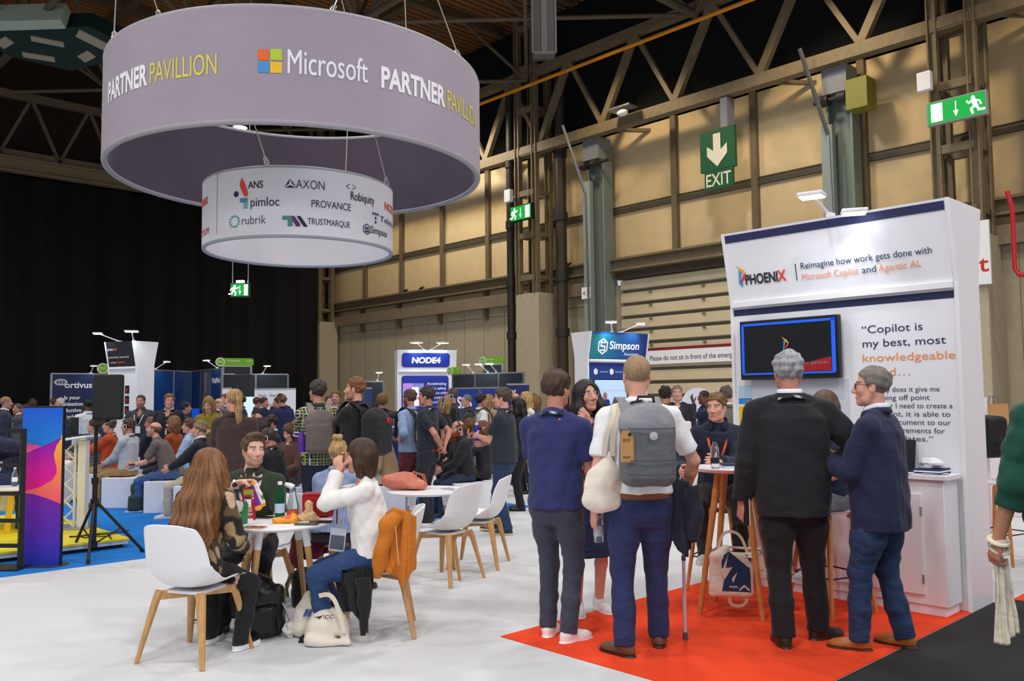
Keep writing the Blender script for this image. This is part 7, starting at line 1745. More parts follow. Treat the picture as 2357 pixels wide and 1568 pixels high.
# ---- standing in the middle
def plaid(V,c):
    s=lambda x,f,w:(np.abs(np.sin(x*f*1.7))>w); o=np.tile(np.array(rgb('16402f')),(len(V),1)); u=V[:,0]+V[:,1]*.6; z=V[:,2]
    o[s(u,26,.80)|s(z,26,.80)]=rgb('0c221b'); o[s(u,26,.97)|s(z,26,.97)]=rgb('cfd6c6'); o[s(u+.035,26,.988)|s(z+.035,26,.988)]=rgb('b9ac62'); return o
st('plaid','person in a green plaid shirt with a taupe backpack',733,874,9.7,18,hair=('short','3a3230','5a504a'),skin='ruddy',top=LS('1e4a38',cfun=plaid,wr=.004,bot=-.10),legs=DEN('23283c'),lh=(-.05,.22,1.42),lel=(-.6,.2,-1),rh=(.1,.28,1.10),head=(25,4,0),res=.0075,cres=.0085)
st('chin','person in a black shirt with hand at chin and black backpack',822,868,9.4,62,hair=('short','7a4c2e','9a6a44'),skin='pink',fat=1.12,beard=('b','7a4a2c',.5),top=POLO('17181c',sleeve=.9),legs=DEN('222c48'),lh=(.07,.20,1.485),lel=(-.3,.4,-1),lfing=((.3,.2,1),(.3,-1,.2)),lc=1.1,rh=(.1,.26,1.15),head=(20,4,0),lanyard='26366a',badge=False,res=.0075,cres=.01)
st('pony','person with a blonde ponytail in a brown overshirt, from behind',540,910,8.5,-2,sex='f',h=1.66,fat=1.1,hair=('pony','a98250','e0c083'),skin='pink',top=LS('3f2b2b',inf=.018,wr=.006,bot=-.10),legs=dict(col='1c1d24'),lh=(-.10,.26,1.14),rh=(.10,.26,1.14),head=(35,0,0),res=.0075,cres=.01)
st('hands','person in a dark polo with hands clasped behind and a brown belt',985,889,10.9,72,hair=('short','3a302c'),skin='ruddy',top=POLO('232a34',belt='7a4528',bot=.02),legs=DEN('262a36'),shoes=dict(col='2a2a2c'),lh=(-.05,-.20,.93),rh=(.06,-.20,.95),lel=(-.8,-.6,-.1),rel=(.9,-.6,-.1),head=(6,2,0),lanyard=('22242e','d9d9dd'),res=.0075,cres=.01)
st('rolled','person with a dark beard in a rolled sleeve light blue shirt',945,896,11.9,60,hair=('short','5a4438'),skin='ruddy',beard=('b','3a2a22',.8),top=LS('8fa6cc',sleeve=1.15,inf=.016),legs=dict(col='6b2a30'),lh=(-.16,.05,.96),rh=(.10,.2,1.0),**MID)
st('bottle','person with glasses in a dark polo holding a blue can',1160,891,9.9,72,hair=('short','4a3c34','6a5a50'),glasses='dark',skin='pink',fat=1.15,top=POLO('262d38',wr=.004),legs=DEN('26375c'),shoes=dict(col='2f2c2c',sole='c9b79a'),lh=(.02,.33,1.10),rh=(.08,.26,1.02),rel=(.8,-.5,-.5),head=(2,0,0),lanyard=('22242e','d9d9dd'),badge=False,lf=(-.09,-.05,0),rf=(.1,.18,0),res=.0075,cres=.01)
# ---- audience on the benches
sit('grey','person with headphones in a pale grey jumper and tan trousers, on the front bench',298,962,12.8,84,bench='man in the pale grey jumper',hair=('short','5a4030'),phones=True,skin='ruddy',top=LS('b9bdc2'),legs=dict(col='9a7a50'),shoes=dict(col='4a3020'),lh=(-.05,.34,.62),rh=(.06,.34,.62),lanyard='2f3a5a',**MID)
sit('orange','person in a bright orange jacket with arms crossed',255,962,13.5,100,bench='man in the bright orange jacket',hair=('short','6a5040'),glasses='thin',skin='pink',top=LS('c2481a',inf=.018),legs=dict(col='a08a66'),lh=(.12,.26,.86),rh=(-.08,.30,.84),lel=(-1,.1,-.6),rel=(1,.1,-.6),lanyard='c9ccd4',**MID)
sit('check','person in a purple checked shirt behind the tripod pole',218,964,13.9,95,bench='man in the purple checked shirt',hair=('short','4a3a30'),skin='pink',top=LS('7d7489',cfun=lambda V,c:c*(.6+.7*(np.sin(V[:,0]*130)*np.sin(V[:,2]*130)>0))[:,None]),legs=dict(col='8a7a60'),lanyard='2f5a9a',**MID)
sit('taupe','person with bald head and glasses in a taupe T-shirt, leaning forward',392,972,12.2,92,lean=26,slouch=.05,bench='bald man in the taupe T-shirt',hair=('ring','7a5a40'),beard=('b','8a5a3c',.6),glasses='thin',skin='pink',top=dict(kind='tee',col='6b605c',sleeve=.75,inf=.012,collar=False),legs=DEN('3a5a8a'),shoes=dict(col='4a4f58',sole='e0e0e0',sz=.03),lh=(-.06,.48,.64),rh=(.05,.50,.66),head=(0,12,0),**MID)
sit('dark','person with sandy grey hair in a dark suit and pale trousers, in profile',462,968,11.5,92,bench='sandy haired man in the dark suit',hair=('short','8a7458','b09a78'),skin='pink',top=J('23242e','dfe4f0'),legs=dict(col='c2b9a6'),shoes=dict(col='dfdcd4',sole='f0f0f0'),lh=(-.06,.40,.64),rh=(.06,.42,.64),**MID)
sit('sky','person in a light blue shirt hidden behind the dark suited man',438,962,12.9,96,bench='man in the light blue shirt',hair=('short','6b4a30'),skin='pink',top=LS('a9c0e0'),legs=dict(col='8a8470'),**MID)
sit('rust','person with a brown fringe in a rust orange jumper, second row',402,958,13.6,80,sex='f',bench='woman in the rust jumper',hair=('bob','8a5c38','c09060'),skin='pink',top=LS('a8481e'),legs=dict(col='2a2a30'),head=(10,0,0),**MID)
sit('bald','person with a shaved head in a navy gilet, second row',350,958,14.2,84,bench='shaved man in the navy gilet',hair=('buzz','8a6a50'),skin='ruddy',top=LS('2a2f45'),legs=dict(col='2a2a30'),**MID)
sit('black','person with headphones and glasses in a black polo, behind the bearded man',640,984,9.6,78,lean=14,slouch=.03,bench='man in the black polo with headphones',hair=('crop','4a3c34'),glasses='thin',phones=True,skin='ruddy',top=POLO('1c1d22',sleeve=.85),legs=dict(col='55565a'),lh=(-.02,.30,.98),rh=(.05,.36,.75),head=(12,-4,0),lanyard=('22242e','d9d9dd'),badge=False,res=.0075,cres=.01)
sit('pale','person with dark hair tied back, pale face in profile, third row',605,962,11.6,84,sex='f',bench='woman with tied back dark hair',hair=('bob','33241e'),skin='pink',top=LS('272c48'),legs=dict(col='24242a'),**MID)
sit('vest','person in a dark gilet over a white shirt, looking down',628,954,12.9,120,bench='man in the dark gilet',hair=('short','33261f'),skin='ruddy',top=J('252b42','e8e8ea',sleeve=0),legs=dict(col='33343a'),head=(0,-15,0),**MID)
sit('girl','person with brown hair looking down, beside the plaid shirt',668,972,11.2,160,sex='f',bench='brown haired woman looking down',hair=('mid','5a3a28','8a6040'),skin='pink',top=LS('5a3a30'),legs=dict(col='2a2a30'),head=(0,-25,0),**MID)
sit('phonesback','person with headphones, bald crown seen over the brown overshirt',592,950,12.6,80,bench='bald man with headphones in the fourth row',hair=('ring','6a4a38'),phones=True,skin='tan',top=LS('3a3c46'),legs=dict(col='2a2a30'),**MID)
sit('hood','person with headphones in a tan hooded top, bent forward',893,958,11.2,92,lean=18,slouch=.05,bench='person in the tan hooded top',hair=('short','6a5040'),phones=True,skin='ruddy',top=LS('a98a6c',inf=.022),legs=dict(col='b9b2a6'),head=(0,-14,0),**MID)
sit('bluesuit','person with a dark beard in a bright navy suit, between standing men',908,946,12.9,96,seat=.5,bench='bearded man in the bright navy suit',hair=('short','2e2320'),beard=('b','2a1f1b',.8),skin='ruddy',top=J('27366a','c9d2ea'),legs=dict(col='232a48'),lanyard='dfe3ee',**MID)
sit('redbeard','person with a bald head, long red beard and headphones',1072,966,11.5,112,bench='man with the long red beard',hair=('ring','8a5030'),beard=('f','8e4318',.95,.09),phones=True,skin='pink',lean=10,top=LS('202126',inf=.02),legs=DEN('2b3652'),lh=(-.04,.36,.60),rh=(.10,.34,.62),head=(0,-8,0),shoes=dict(col='222222'),res=.0075,cres=.01)
sit('redhead','person with red brown hair and headphones, hand at mouth',1112,972,11.8,108,sex='f',bench='red haired woman with headphones',hair=('bob','7a4526','b0703c'),phones=True,skin='pink',top=LS('26262c'),legs=dict(col='1f1f24'),lh=(.0,.20,1.0),lel=(-.3,.4,-1),lfing=((.2,.2,1),(.2,-1,0)),lanyard='dfe3ee',head=(6,-10,0),**MID)
sit('curls','person with bushy brown hair just behind the bearded headphone man',1082,962,12.4,70,sex='f',bench='bushy haired woman',hair=('bob','6a4022','9a6a3a'),skin='pink',top=LS('6a3a4a'),legs=dict(col='24242a'),**MID)
# ---- standing farther back
st('greyblazer','person in a dark grey blazer with lanyard, standing behind the front benches',325,908,15.2,186,hair=('buzz','3a2a22'),skin='ruddy',beard=('b','4a342a',.45),top=J('3a3d45','1c1c20'),lanyard='c9ccd4',**MID)
st('darkblazer','person in a dark blazer and open white shirt, standing',390,906,14.2,184,fat=1.2,hair=('short','8a5c3c'),skin='pink',top=J('20222c','f0f0f2'),lanyard='2a2d38',badge=False,head=(20,0,0),**MID)
st('profile','person with dark hair in navy, turned right before the blue booth',426,925,16.5,290,hair=('short','221b1a'),skin='ruddy',top=LS('1c2444'),**MID)
st('mustard','person with long fair hair in a mustard cardigan looking down',482,912,13.2,178,sex='f',hair=('mid','9a7444','d0ac70'),skin='pink',top=LS('8a7a24',inf=.02),lh=(-.10,.25,1.08),rh=(.10,.25,1.08),head=(0,-18,0),**MID)
st('baldback','person with a bald head in grey, talking beside the ponytail',503,916,17.5,250,hair=('ring','8a6a50'),skin='pink',top=J('4a4c50'),**FAR)
st('facing','person with short brown hair facing the bald man',520,906,18.2,140,hair=('short','6a4430'),skin='pink',top=J('5a5f6c'),**FAR)
st('navyfar','person with dark hair in navy standing behind the ponytail',556,909,18,120,hair=('short','2f2420'),skin='tan',top=LS('22294a'),**FAR)
for k,(px,y,d,fc,lab,hc_) in enumerate(((591,914,20,-60,'person in navy, left of a pair before the white roller banner','5a4030'),(607,915,19.5,250,'person in navy, right of a pair before the white roller banner','3a2a22'),(640,915,19.5,120,'person in navy, dark cropped hair, near the roller banner edge','3a2c24'),(651,909,18.5,40,'person in a navy polo with bare arms, from behind near the roller banner','6a4630'),(646,906,21,200,'person in navy mostly hidden at the roller banner edge','2a201c'))):
    st('n%d'%k,lab,px,y,d,fc,hair=('short',hc_),skin='ruddy',top=POLO('1f274c') if k==3 else LS('1c2340'),legs=dict(col='1a1e30'),lh=(-.3,.1,.85) if k==3 else None,**FAR)
st('white2','person in a white shirt with a dark jacket over the arm, behind the loudspeaker',203,918,15.8,60,hair=('buzz','1c1614'),skin='brown',beard=('b','1a1412',.9),top=LS('e9e9ec',inf=.016),legs=dict(col='22242c'),rh=(-.05,.33,1.15),**MID)
st('baldsuit','person with a shaved head in a dark suit at the left edge',12,912,16,-60,hair=('buzz','a07a5c'),skin='ruddy',top=J('2c3040'),legs=dict(col='2c3040'),**MID)
st('drink','person in a grey jacket raising a drink, left edge',42,928,18,150,hair=('crop','5a5250'),skin='tan',top=J('4a4c50','e8e8ea'),lh=(.02,.24,1.38),lel=(-.4,.3,-1),**FAR)
st('burg','person in dark red standing beside the drinker, mostly hidden by the poster column',62,930,19,140,hair=('short','3a2a22'),skin='ruddy',top=J('5a1c24'),**FAR)
st('dh1','person with curly dark hair above the poster column',75,920,20,30,hair=('curly','3a2a20'),skin='tan',top=LS('1c1c22'),**FAR)
st('dh2','person with brown hair beside the white haired man at the ortivus wall',125,916,22,-50,hair=('short','4a3022'),skin='ruddy',top=J('20222a'),**FAR)
st('whitehair','person with white hair at the ortivus wall',140,916,21.5,100,hair=('short','d8d0cc','f4f0ee'),skin='pink',top=J('1d1f28'),lh=(-.1,.42,1.15),**FAR)
st('ginger','person with ginger hair facing the camera between two backpackers',773,898,15.5,190,hair=('short','8a5c34'),skin='pink',beard=('b','8a5530',.4),top=LS('6b6a60'),**MID)
st('ginger2','person with brown hair just left of the ginger man',758,910,17.5,200,hair=('short','5a3a28'),skin='pink',top=LS('3a3a40'),**FAR)
st('curlyback','person with curly fair hair in a black jacket, from behind',880,908,14.5,35,hair=('curly','8a6238'),skin='ruddy',top=LS('17181c',inf=.02),**MID)
st('tallphones','person with a shaved head and headphones in a black jumper, tall',1042,893,13.6,92,hair=('buzz','5a4a40'),phones=True,skin='ruddy',top=LS('141418',inf=.018),lanyard='7a2a34',**MID)
st('sleeveless','person with fair hair and headphones in a sleeveless black top',1024,914,12.8,80,sex='f',hair=('bob','a07c4c','d0b078'),phones=True,skin='tan',top=dict(kind='tee',col='17171a',sleeve=0,collar=False),**MID)
st('specs','person with grey hair and glasses facing left before the royal blue wall',1076,908,17,110,hair=('crop','7a746e'),glasses='dark',skin='pink',top=LS('24262c'),**FAR)
st('whitepolo','person in a white polo with a tattooed arm, facing right',1106,905,14.2,-70,hair=('short','2a1e1a'),skin='tan',top=POLO('e3e2df'),legs=dict(col='2a2c36'),rh=(.12,.1,.95),**MID)
st('cream2','person in a cream jacket behind the man with glasses',1124,908,15.6,-30,sex='f',hair=('mid','b08a5a'),skin='pink',top=LS('b89a74'),**FAR)
st('bald3','person with a bald head and pink face before the violet banner',1186,904,15.4,-20,hair=('ring','8a6a50'),skin='pink',top=J('23242c'),**FAR)
st('blonde','person with long blonde hair in a white sleeveless top',1212,900,14,120,sex='f',hair=('mid','c9a25c','f0d698'),skin='pink',top=dict(kind='tee',col='ece8e4',sleeve=0,collar=False),**MID)
st('blackhair','person with long black hair in black, behind the man with glasses',1196,922,11.9,80,sex='f',h=1.52,hair=('long','14100f','2a2422'),skin='tan',top=LS('15151a'),legs=dict(col='16161c'),**MID)
st('gh','person with grey brown hair far behind the blonde woman',1228,905,18,60,hair=('short','7a6048'),skin='pink',top=LS('5a4a3a'),**FAR)
st('brunette','person with light brown hair far right of the blonde woman',1236,912,16.5,100,sex='f',hair=('mid','7a5030','b8844c'),skin='pink',top=LS('2a3a5a'),**FAR)
# ---- by the shutter
st('tallsuit','person in a dark suit and tie standing by the shutter',1558,886,13.6,172,hair=('crop','8a7a68'),skin='pink',top=J('22242c','dfe4f0'),legs=dict(col='22242c'),**MID)
st('totewearer','person with black hair and a cream tote on the shoulder, from behind',1530,888,11.6,-20,hair=('short','1d1614'),skin='tan',top=LS('26262c',inf=.016),**MID)
st('sunglass','person in navy with dark glasses, hand at mouth, by the round board',1622,898,14.4,100,hair=('buzz','2a1c18'),glasses='dark',skin='brown',top=LS('1d2444'),lh=(.05,.18,1.42),lel=(-.3,.4,-1),lfing=((.2,.3,1),(.2,-1,0)),**MID)
st('grizzled','person with grey hair in a tweed jacket, from behind, left of the big stand',1672,888,11.5,20,hair=('short','5a4c44','8a7c70'),skin='pink',top=J('6b655c'),legs=dict(col='5a564e'),**MID)
# seated arm at the left edge of the stage
q=D(-40,1010,9.9); PP['arm']=person('person in a navy suit on the armchair at the left edge, hand showing',q[0],q[1],-70,1.78,pose='sit',seat=.52,z0=.105,hair=('short','3a2a22'),skin='ruddy',top=J('232a4a','e8e8ea',cuff=True),legs=dict(col='232a4a'),lh=(-.10,.40,.86),rh=(.04,.52,.90),**MID)
# ================================================================ things worn and carried
def L2W(k): return PP[k]['w'],PP[k]['wd']
def backpack(k,label,col,size=(.155,.09,.235),zc=.62,mat=FABRIC,res=.008,strapcol=None,lift=0,det=True,off=0.,cfun2=None):
    I=PP[k]; w,wd=L2W(k); TR=I['TR']; tl=I['tl']; bk=I['dp'][2]*I['h']+.025
    c=w(I['sp'](tl*zc,off,-(bk+size[1]))); M3=np.stack([wd(TR[:,0]),wd(TR[:,1]),wd(TR[:,2])],1); ex,ey,ez=M3.T
    t=thing('backpack',label,'bag',c-ez*size[2])
    soft('body',[('b',c-ez*size[2]*.12,(size[0],size[1],size[2]*.88),min(.075,size[1]*.95),M3),('e',c+ez*size[2]*.55,(size[0]*.95,size[1]*.95,size[2]*.46),M3),('b',c-ez*size[2]*.25-ey*size[1]*.7,(size[0]*.86,size[1]*.45,size[2]*.62),.035,M3)],col,mat,t,res=res,wr=.0035,freq=26,cfun=(lambda V,cc:cfun2(V,cc,c[2]+.095)) if cfun2 else None)
    sc=strapcol or col
    b=B(); s=I['s']
    for sd in(-1,1):
        pts=[]
        for u in np.linspace(0,1,15):
            an=R(-60)+R(215)*u; 
            pts.append(w(I['sp'](tl*(.82+.29*max(0,math.sin(PI*u))-.42*u*(u>.5)*(u-.5)*2*1.3),sd*(.085*s+.03*u),-bk+.0+ (2*bk+.035)*min(1,max(0,(u-.12)/.62)))))
        b.strip(pts,.068*s,up=[wd(TR[:,2]*(.9 if .25<u<.7 else .2)+TR[:,1]*(-1 if u<.35 else 1)*.8) for u in np.linspace(0,1,15)],t=.010)
    o=b.obj('strap',M('strap '+sc,rgb(sc),.8,bump=.2,scale=150),t)
    b=B(); q=c+ez*size[2]; b.tube([q-ex*.05+ey*.02,q-ex*.045+ez*.035+ey*.01,q+ex*.045+ez*.035+ey*.01,q+ex*.05+ey*.02],.009,8); b.obj('grab_handle',M('handle black',rgb('222225'),.6),t)
    return t,c,M3
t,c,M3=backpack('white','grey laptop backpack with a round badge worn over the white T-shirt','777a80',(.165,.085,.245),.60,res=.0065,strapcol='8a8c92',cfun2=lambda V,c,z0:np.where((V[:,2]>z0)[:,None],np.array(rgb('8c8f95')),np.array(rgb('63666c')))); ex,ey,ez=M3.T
b=B(); q=c-ey*.128
for z in (.10,-.085,-.165): b=B(); b.tube([q-ex*.14+ez*z+ey*.012,q+ez*(z-.004),q+ex*.14+ez*z+ey*.012],.0028,6); b.obj('zip',M('zip dark',rgb('3a3c40'),.5),t)
b=B(); b.lathe([(0,-.002),(.022,-.002),(.024,.002),(0,.005)],q+ez*.055+ex*.01,24,ax=-ey); b.obj('round_badge',M('silver badge',rgb('c3c8cc'),.35,.5),t)
tg=thing('swing_tag','brown card swing tag reading ECO on the grey backpack','tag',q-ex*.13); e1,e2=nrm(ex+ey*.25),ez
b=B(); o_=q-ex*.185-ez*.09-ey*.004; b.prism([(0,0),(.078,0),(.078,.15),(.055,.178),(.02,.178),(0,.155)],o_,e1,e2,.0015); b.prism([(.008,-.006),(.086,-.006),(.086,.14),(.008,.14)],o_+ey*.004,e1,e2,.0015); b.obj('card',M('kraft card',rgb('c0935c'),.8),tg)
tb=B(); put_text(tb,'ECO',o_+e1*.018+e2*.115,e1,e2,.017,.042,.01,lift=.003); put_text(tb,'WARNER',o_+e1*.018+e2*.14,e1,e2,.006,.04,.0,lift=.003) if False else None; put_text(tb,'PUFF',o_+e1*.016+e2*.018,e1,e2,.014,.046,.01,lift=.003); tb.obj('lettering',INK,tg,smooth=False); b=B(); b.lathe([(0,-.001),(.010,-.001),(.010,.002),(0,.002)],o_+e1*.06+e2*.155-ey*.003,16,ax=-ey); b.obj('seal',BLACKM,tg)
# cotton tote on his left shoulder
I=PP['white']; w,wd=L2W('white'); sc=w(I['sp'](I['tl']*.98,-.16,-.02)); b0=w((-.235,-.09,1.00)); e1=wd(np.array([1,0,0])); e2=wd(np.array([0,1,0]))
t=thing('tote_bag','plain cream cotton tote hanging from the left shoulder of the man in white','bag',b0)
soft('body',[('e',b0+Z_*.02,(.12,.06,.13),np.stack([e1,e2,Z_],1)),('c',b0+Z_*.05,b0+Z_*.20+e1*.03,.085,.028),('e',b0-Z_*.07-e1*.02,(.115,.055,.075),np.stack([e1,e2,Z_],1))],'eee5d6',CANVAS,t,res=.0065,wr=.007,freq=24)
b=B(); UP=smooth_pts([-e2,-e2,-e2*.8+Z_*.6,Z_,e2]); b.strip(smooth_pts([b0+Z_*.19+e1*.0-e2*.02,b0+Z_*.33+e1*.01-e2*.02,sc-e2*.085-Z_*.04,sc+Z_*.06,sc+e2*.09-Z_*.05]),.03,up=UP,t=.004); b.strip(smooth_pts([b0+Z_*.19+e1*.05-e2*.02,b0+Z_*.33+e1*.05-e2*.02,sc+e1*.035-e2*.085-Z_*.03,sc+e1*.03+Z_*.065,sc+e1*.03+e2*.09-Z_*.04]),.03,up=UP,t=.004); b.obj('handle',M('canvas handle',rgb('e3d9c4'),.9),t)
# bottle in his hand, watch, jacket over the arm, walking stick
hd,d_,n_,t_=I['hands'][-1]; hp_=w(hd); bottle(hp_+Z_*.07-e2*.0,[(.028,-.20),(.032,-.194),(.032,-.09),(.029,-.075),(.032,-.06),(.03,-.03),(.013,.0),(.013,.015)],CLEAR,'clear water bottle held upside down low by the man in white',capm=None,label=(-.16,-.10,.0325,M('clear label',rgb('dfe6ea'),.3,trans=.6)))
def watch(k,sd,label,strapc='26261f',face='c9b06a'):
    I=PP[k]; S_,E,Wr=I['arms'][sd]; d=nrm(Wr-E); q=I['w'](Wr-d*.02); D_=I['wd'](d); t=thing('wrist_watch',label,'watch',q); s=I['s']
    dd,a_,b_=basis(D_); b=B(); b.tube([q+(a_*math.cos(u)+b_*math.sin(u))*.031*s for u in np.linspace(0,2*PI,19)],.010,6,False,flat=.4); b.obj('strap',M('watch strap '+strapc,rgb(strapc),.5),t)
    out=nrm(-ff-D_*(-ff@D_)); b=B(); b.lathe([(0,-.004),(.017,-.004),(.017,.004),(0,.005)],q+out*.034*s,16,ax=out); b.obj('dial',M('watch dial '+face,rgb(face),.3,.4),t)
watch('white',-1,'wrist watch on the hanging left arm of the man in white')
S_,E,Wr=I['arms'][1]; t=thing('jacket','dark jacket hanging folded from the right forearm of the man in white','jacket',w((.28,.05,.6)))
sheet('outer_panel',t,[w((.17,-.03,1.06)),w((.27,-.06,1.03)),w((.345,.02,.985))],[w((.20,-.05,.66)),w((.27,-.07,.58)),w((.335,.0,.66))],'1c2032',.018,9,3,th=.02); sheet('inner_panel',t,[w((.20,.10,1.04)),w((.28,.13,1.02)),w((.35,.10,.98))],[w((.21,.06,.68)),w((.27,.08,.62)),w((.34,.06,.70))],'1c2032',.016,8,5,th=.02)
sleeve(t,[w((.30,-.07,1.0)),w((.31,-.09,.84)),w((.30,-.08,.68))],[.05,.052,.04],'1a1e2f',4)
hd=w(I['hands'][1][0]); t=thing('walking_stick','pale grey metal walking stick held by the man in white','walking stick',hd*[1,1,0]); f_=hd*[1,1,0]+e1*.03
b=B(); b.cyl(f_+Z_*.03,f_+Z_*(hd[2]-.06),.011); b.obj('shaft',M('mauve grey metal',rgb('c4bccb'),.4),t); b=B(); b.tube([f_+Z_*(hd[2]-.07),f_+Z_*(hd[2]-.01),hd+e1*.02-e2*.03,hd-e1*.02-e2*.06],.014,8); b.obj('grip',M('grey rubber',rgb('4c4a50'),.7),t); b=B(); b.lathe([(.018,0),(.016,.03),(.012,.045)],f_+Z_*.007,14); b.obj('ferrule',M('grey rubber',rgb('4c4a50'),.7),t); b=B(); b.cyl(f_+Z_*.5,f_+Z_*.53,.014); b.obj('collar',M('grey rubber',rgb('4c4a50'),.7),t)
# folder and phone in the suit's left hand
I=PP['suit']; w,wd=L2W('suit'); hd=w(I['hands'][-1][0]); e1,e2=wd(np.array([1.,0,0])),wd(np.array([0,1.,0]))
t=thing('folder','black folder held low by the man in the black suit','folder',hd); M3=np.stack([nrm(e2*.9-e1*.45),nrm(e1*.9+e2*.45),Z_],1)
b=B(); b.box(hd+Z_*.06-e1*.03,(.17,.012,.24),M3=M3); b.obj('cover',BLACKM,t,bevel=.003); b=B(); b.box(hd+Z_*.05-e1*.015,(.15,.010,.22),M3=M3); b.obj('pages',M('page edges',rgb('d8c8b4'),.7),t)
watch('watch',1,'black smart watch on the wrist of the seated woman','1a1a1c','23262c')
watch('woman',-1,'thin pink bracelet on the wrist at the chin','c98a8a','c98a8a'); watch('beard',1,'white strapped watch on the raised arm of the bearded man','e8e8ea','2a2a2e')
# cotton bag twisted round the hand at the right edge
I=PP['green']; w,wd=L2W('green'); hd=w(I['hands'][-1][0]); wr=w(I['arms'][-1][2]); t=thing('tote_bag','cream cotton bag twisted round the wrist at the right edge','bag',hd)
b=B(); 
for k in range(4): q=wr+(hd-wr)*(.1+.28*k)+np.array([0,0,.0]); b.tube([q+(a*math.cos(u)*1.0+nrm(ff+Z_*.5*(-1)**k)*math.sin(u))*(.040-.002*k) for u in np.linspace(0,2*PI,17)],.013,7,False,flat=.6)
b.obj('handle',M('canvas handle',rgb('e3d9c4'),.9),t)
sheet('body',t,[hd-Z_*.02-a*.02,hd-Z_*.02+a*.03],[hd-Z_*.42-a*.05-ff*.02,hd-Z_*.38-a*.0-ff*.05,hd-Z_*.36+a*.075-ff*.01],'ddd6c2',.016,14,4,CANVAS,hem=.012); sheet('body_back',t,[hd-Z_*.02-a*.01+ff*.03,hd-Z_*.02+a*.03+ff*.03],[hd-Z_*.38-a*.03+ff*.03,hd-Z_*.34+a*.07+ff*.04],'d3ccb6',.014,11,6,CANVAS,hem=.012)
# snack packet in the bearded man's hand
I=PP['beard']; w,wd=L2W('beard'); hd=w(I['hands'][1][0]); o_=hd+a*.035-ff*.04+Z_*.012
t=thing('crisp_packet','open purple and white snack packet held up by the bearded man','snack packet',o_-Z_*.15); e2=nrm(a*.42-Z_*1.0); e1=nrm(np.cross(e2,-ff)); e1=e1 if e1@a>0 else -e1; M3=np.stack([e1,np.cross(e2,e1),e2],1)
def pf(V,c):
    q=(V-o_); u=q@e1; v=q@e2; c[:]=rgb('7a2a9c'); c[u>.012]=rgb('e9e6ea'); c[(v<.012)|(v>.155)]=rgb('e9a52c'); c[(u>.03)&(v>.10)&(v<.13)]=rgb('2f8a4a'); c[(u<-.012)&(np.abs(v-.07)<.012)]=rgb('d9c6e6'); return c
soft('body',[('b',o_+e2*.09,(.042,.010,.095),.009,M3)],'7a2a9c',CRISP,t,res=.0042,wr=.004,freq=70,cfun=pf)
# sandwich at the mouth of the woman in white
I=PP['cream']; w,wd=L2W('cream'); q=w(I['hp']((0,.135,-.075))); soft('sandwich',[('e',q,(.03,.025,.022))],'d9b27a',FABRIC,res=.005,wr=.004,freq=120,lab='small piece of bread held at the mouth of the woman in white',cat='food')
# backpacks of the two men in the middle
t,c,M3=backpack('plaid','taupe backpack on the plaid shirt, yellow strap clip','6b625e',(.16,.10,.24),.52,res=.0095,strapcol='8a817c'); ex,ey,ez=M3.T
bp=c-ez*.10-ex*.20+ey*.02; bottle(bp-ez*.12,[(.038,0),(.04,.01),(.04,.15),(.028,.18)],M('purple bottle plastic',rgb('5a2f9a'),.35),'purple drinks bottle in the side pocket of the taupe backpack',capm=M('purple lid',rgb('6a3fae'),.35),capz=(.17,.215,.03))
b=B(); b.tube([bp+ez*.085-ex*.02,bp+ez*.10-ex*.075,bp+ez*.06-ex*.085,bp+ez*.05-ex*.03],.008,7); b.obj('loop_handle',M('pale purple loop',rgb('cfc6e4'),.4),[o for o in bpy.data.objects if o.get('label','').startswith('purple drinks')][0])
t,c,M3=backpack('chin','black backpack with a red poppy tag on the man with hand at chin','1d1e22',(.165,.11,.26),.50,res=.0095); ex,ey,ez=M3.T
b=B(); q=c+ez*.12-ey*.13+ex*.04; b.box(q,(.03,.02,.055),M3=M3); b.obj('poppy_tag',M('poppy red',rgb('d8261c'),.5),t,bevel=.005)
q=c-ez*.02+ex*.155-ey*.04; bottle(q-ez*.05,[(.03,0),(.034,.01),(.034,.10),(.014,.14),(.014,.15)],CLEAR,'clear bottle with violet cap in the side pocket of the black backpack',capm=M('violet cap',rgb('7a4fae'),.4),capz=(.145,.185,.018))
backpack('rolled','black backpack on the man in the rolled sleeve shirt','26272c',(.15,.08,.22),.55,res=.012)
backpack('whitepolo','dark backpack on the man in the white polo','2a2f36',(.14,.08,.20),.55,res=.014)
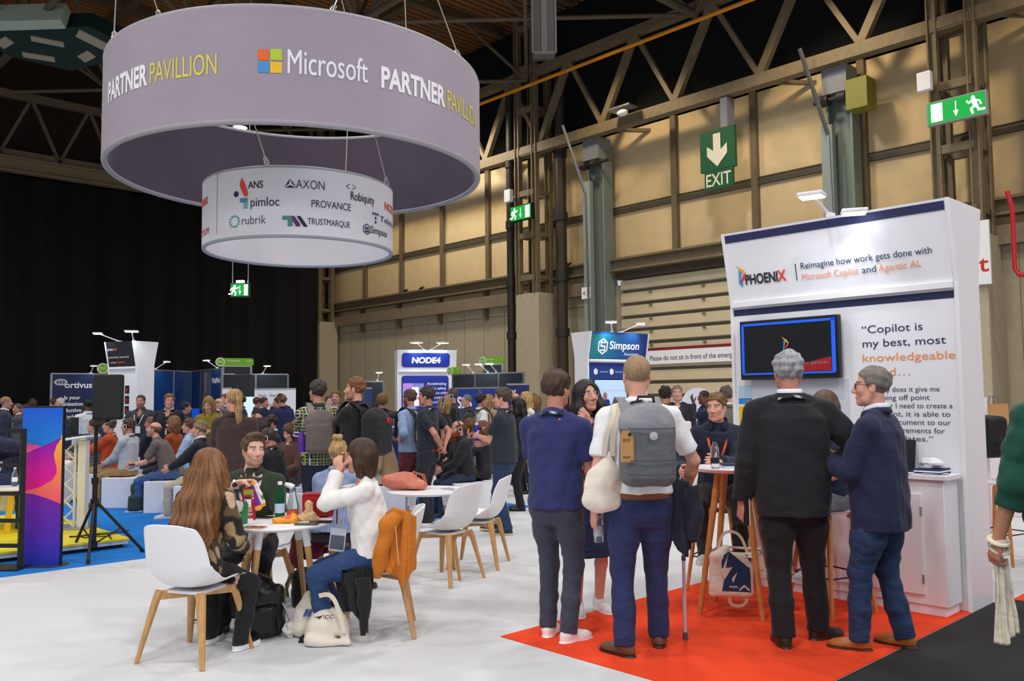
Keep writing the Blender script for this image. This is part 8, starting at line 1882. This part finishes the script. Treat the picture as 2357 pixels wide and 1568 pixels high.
I=PP['bottle']; hd=I['w'](I['hands'][-1][0]); t=thing('drinks_can','tall bright blue bottle held by the man with glasses','bottle',hd-Z_*.09); b=B(); b.lathe([(.03,-.09),(.034,-.08),(.034,.06),(.025,.10),(.018,.125)],hd,18); b.obj('body',M('bright blue metal',rgb('2338b8'),.3,.3),t); b=B(); b.lathe([(.019,.12),(.019,.15),(0,.152)],hd,16); b.obj('cap',WHITE,t)
watch('bottle',-1,'steel watch on the forearm holding the blue bottle','8a8d92','dfe3e6'); watch('chin',-1,'watch on the raised wrist of the man with hand at chin','1d1d20','e0d6c4')
I=PP['totewearer']; w=I['w']; q=w((.19,-.12,1.02)); e1,e2=I['wd'](np.array([1.,0,0])),I['wd'](np.array([0,1.,0])); t=thing('tote_bag','cream tote on the shoulder of the black haired person by the shutter','bag',q); b=B(); b.box(q,(.34,.07,.38),M3=np.stack([e1,e2,Z_],1)); b.obj('body',M('cream canvas',rgb('e6dfd2'),.9,bump=.3,scale=40),t,bevel=.025); b=B(); s0=w(I['sp'](I['tl']*.98,.17,0)); b.strip([q+Z_*.18-e1*.05-e2*.03,s0-e2*.07-Z_*.05,s0+Z_*.04,s0+e2*.08-Z_*.06,q+Z_*.18-e1*.05+e2*.1],.035,up=[-e2,-e2+Z_*.3,Z_,e2,e2],t=.004); b.obj('handle',M('canvas handle',rgb('e3d9c4'),.9),t)
q=PP['taupe']['w']((0,.45,.66)); b=B(); b.box(q,(.22,.16,.02),rz=R(YD)); tag(b.obj('notebook',M('notebook navy',rgb('23305a'),.6),bevel=.003),'navy notebook held by the bald man in the taupe T-shirt','notebook')
I=PP['hands']; q=I['w'](I['hands'][1][0]); b=B(); b.box(q-Z_*.03,(.075,.012,.15),rz=R(YD-30)); tag(b.obj('phone',BLACKM,bevel=.004),'black phone held behind the back of the man with the brown belt','phone')
for k_,y0,w_,lab in (('drink',0,0,'glass raised by the person in grey at the left edge'),):
    I=PP[k_]; q=I['w'](I['hands'][-1][0]); b=B(); b.lathe([(.02,-.06),(.035,.05)],q,12); tag(b.obj('drinking_glass',CLEAR),lab,'glass')
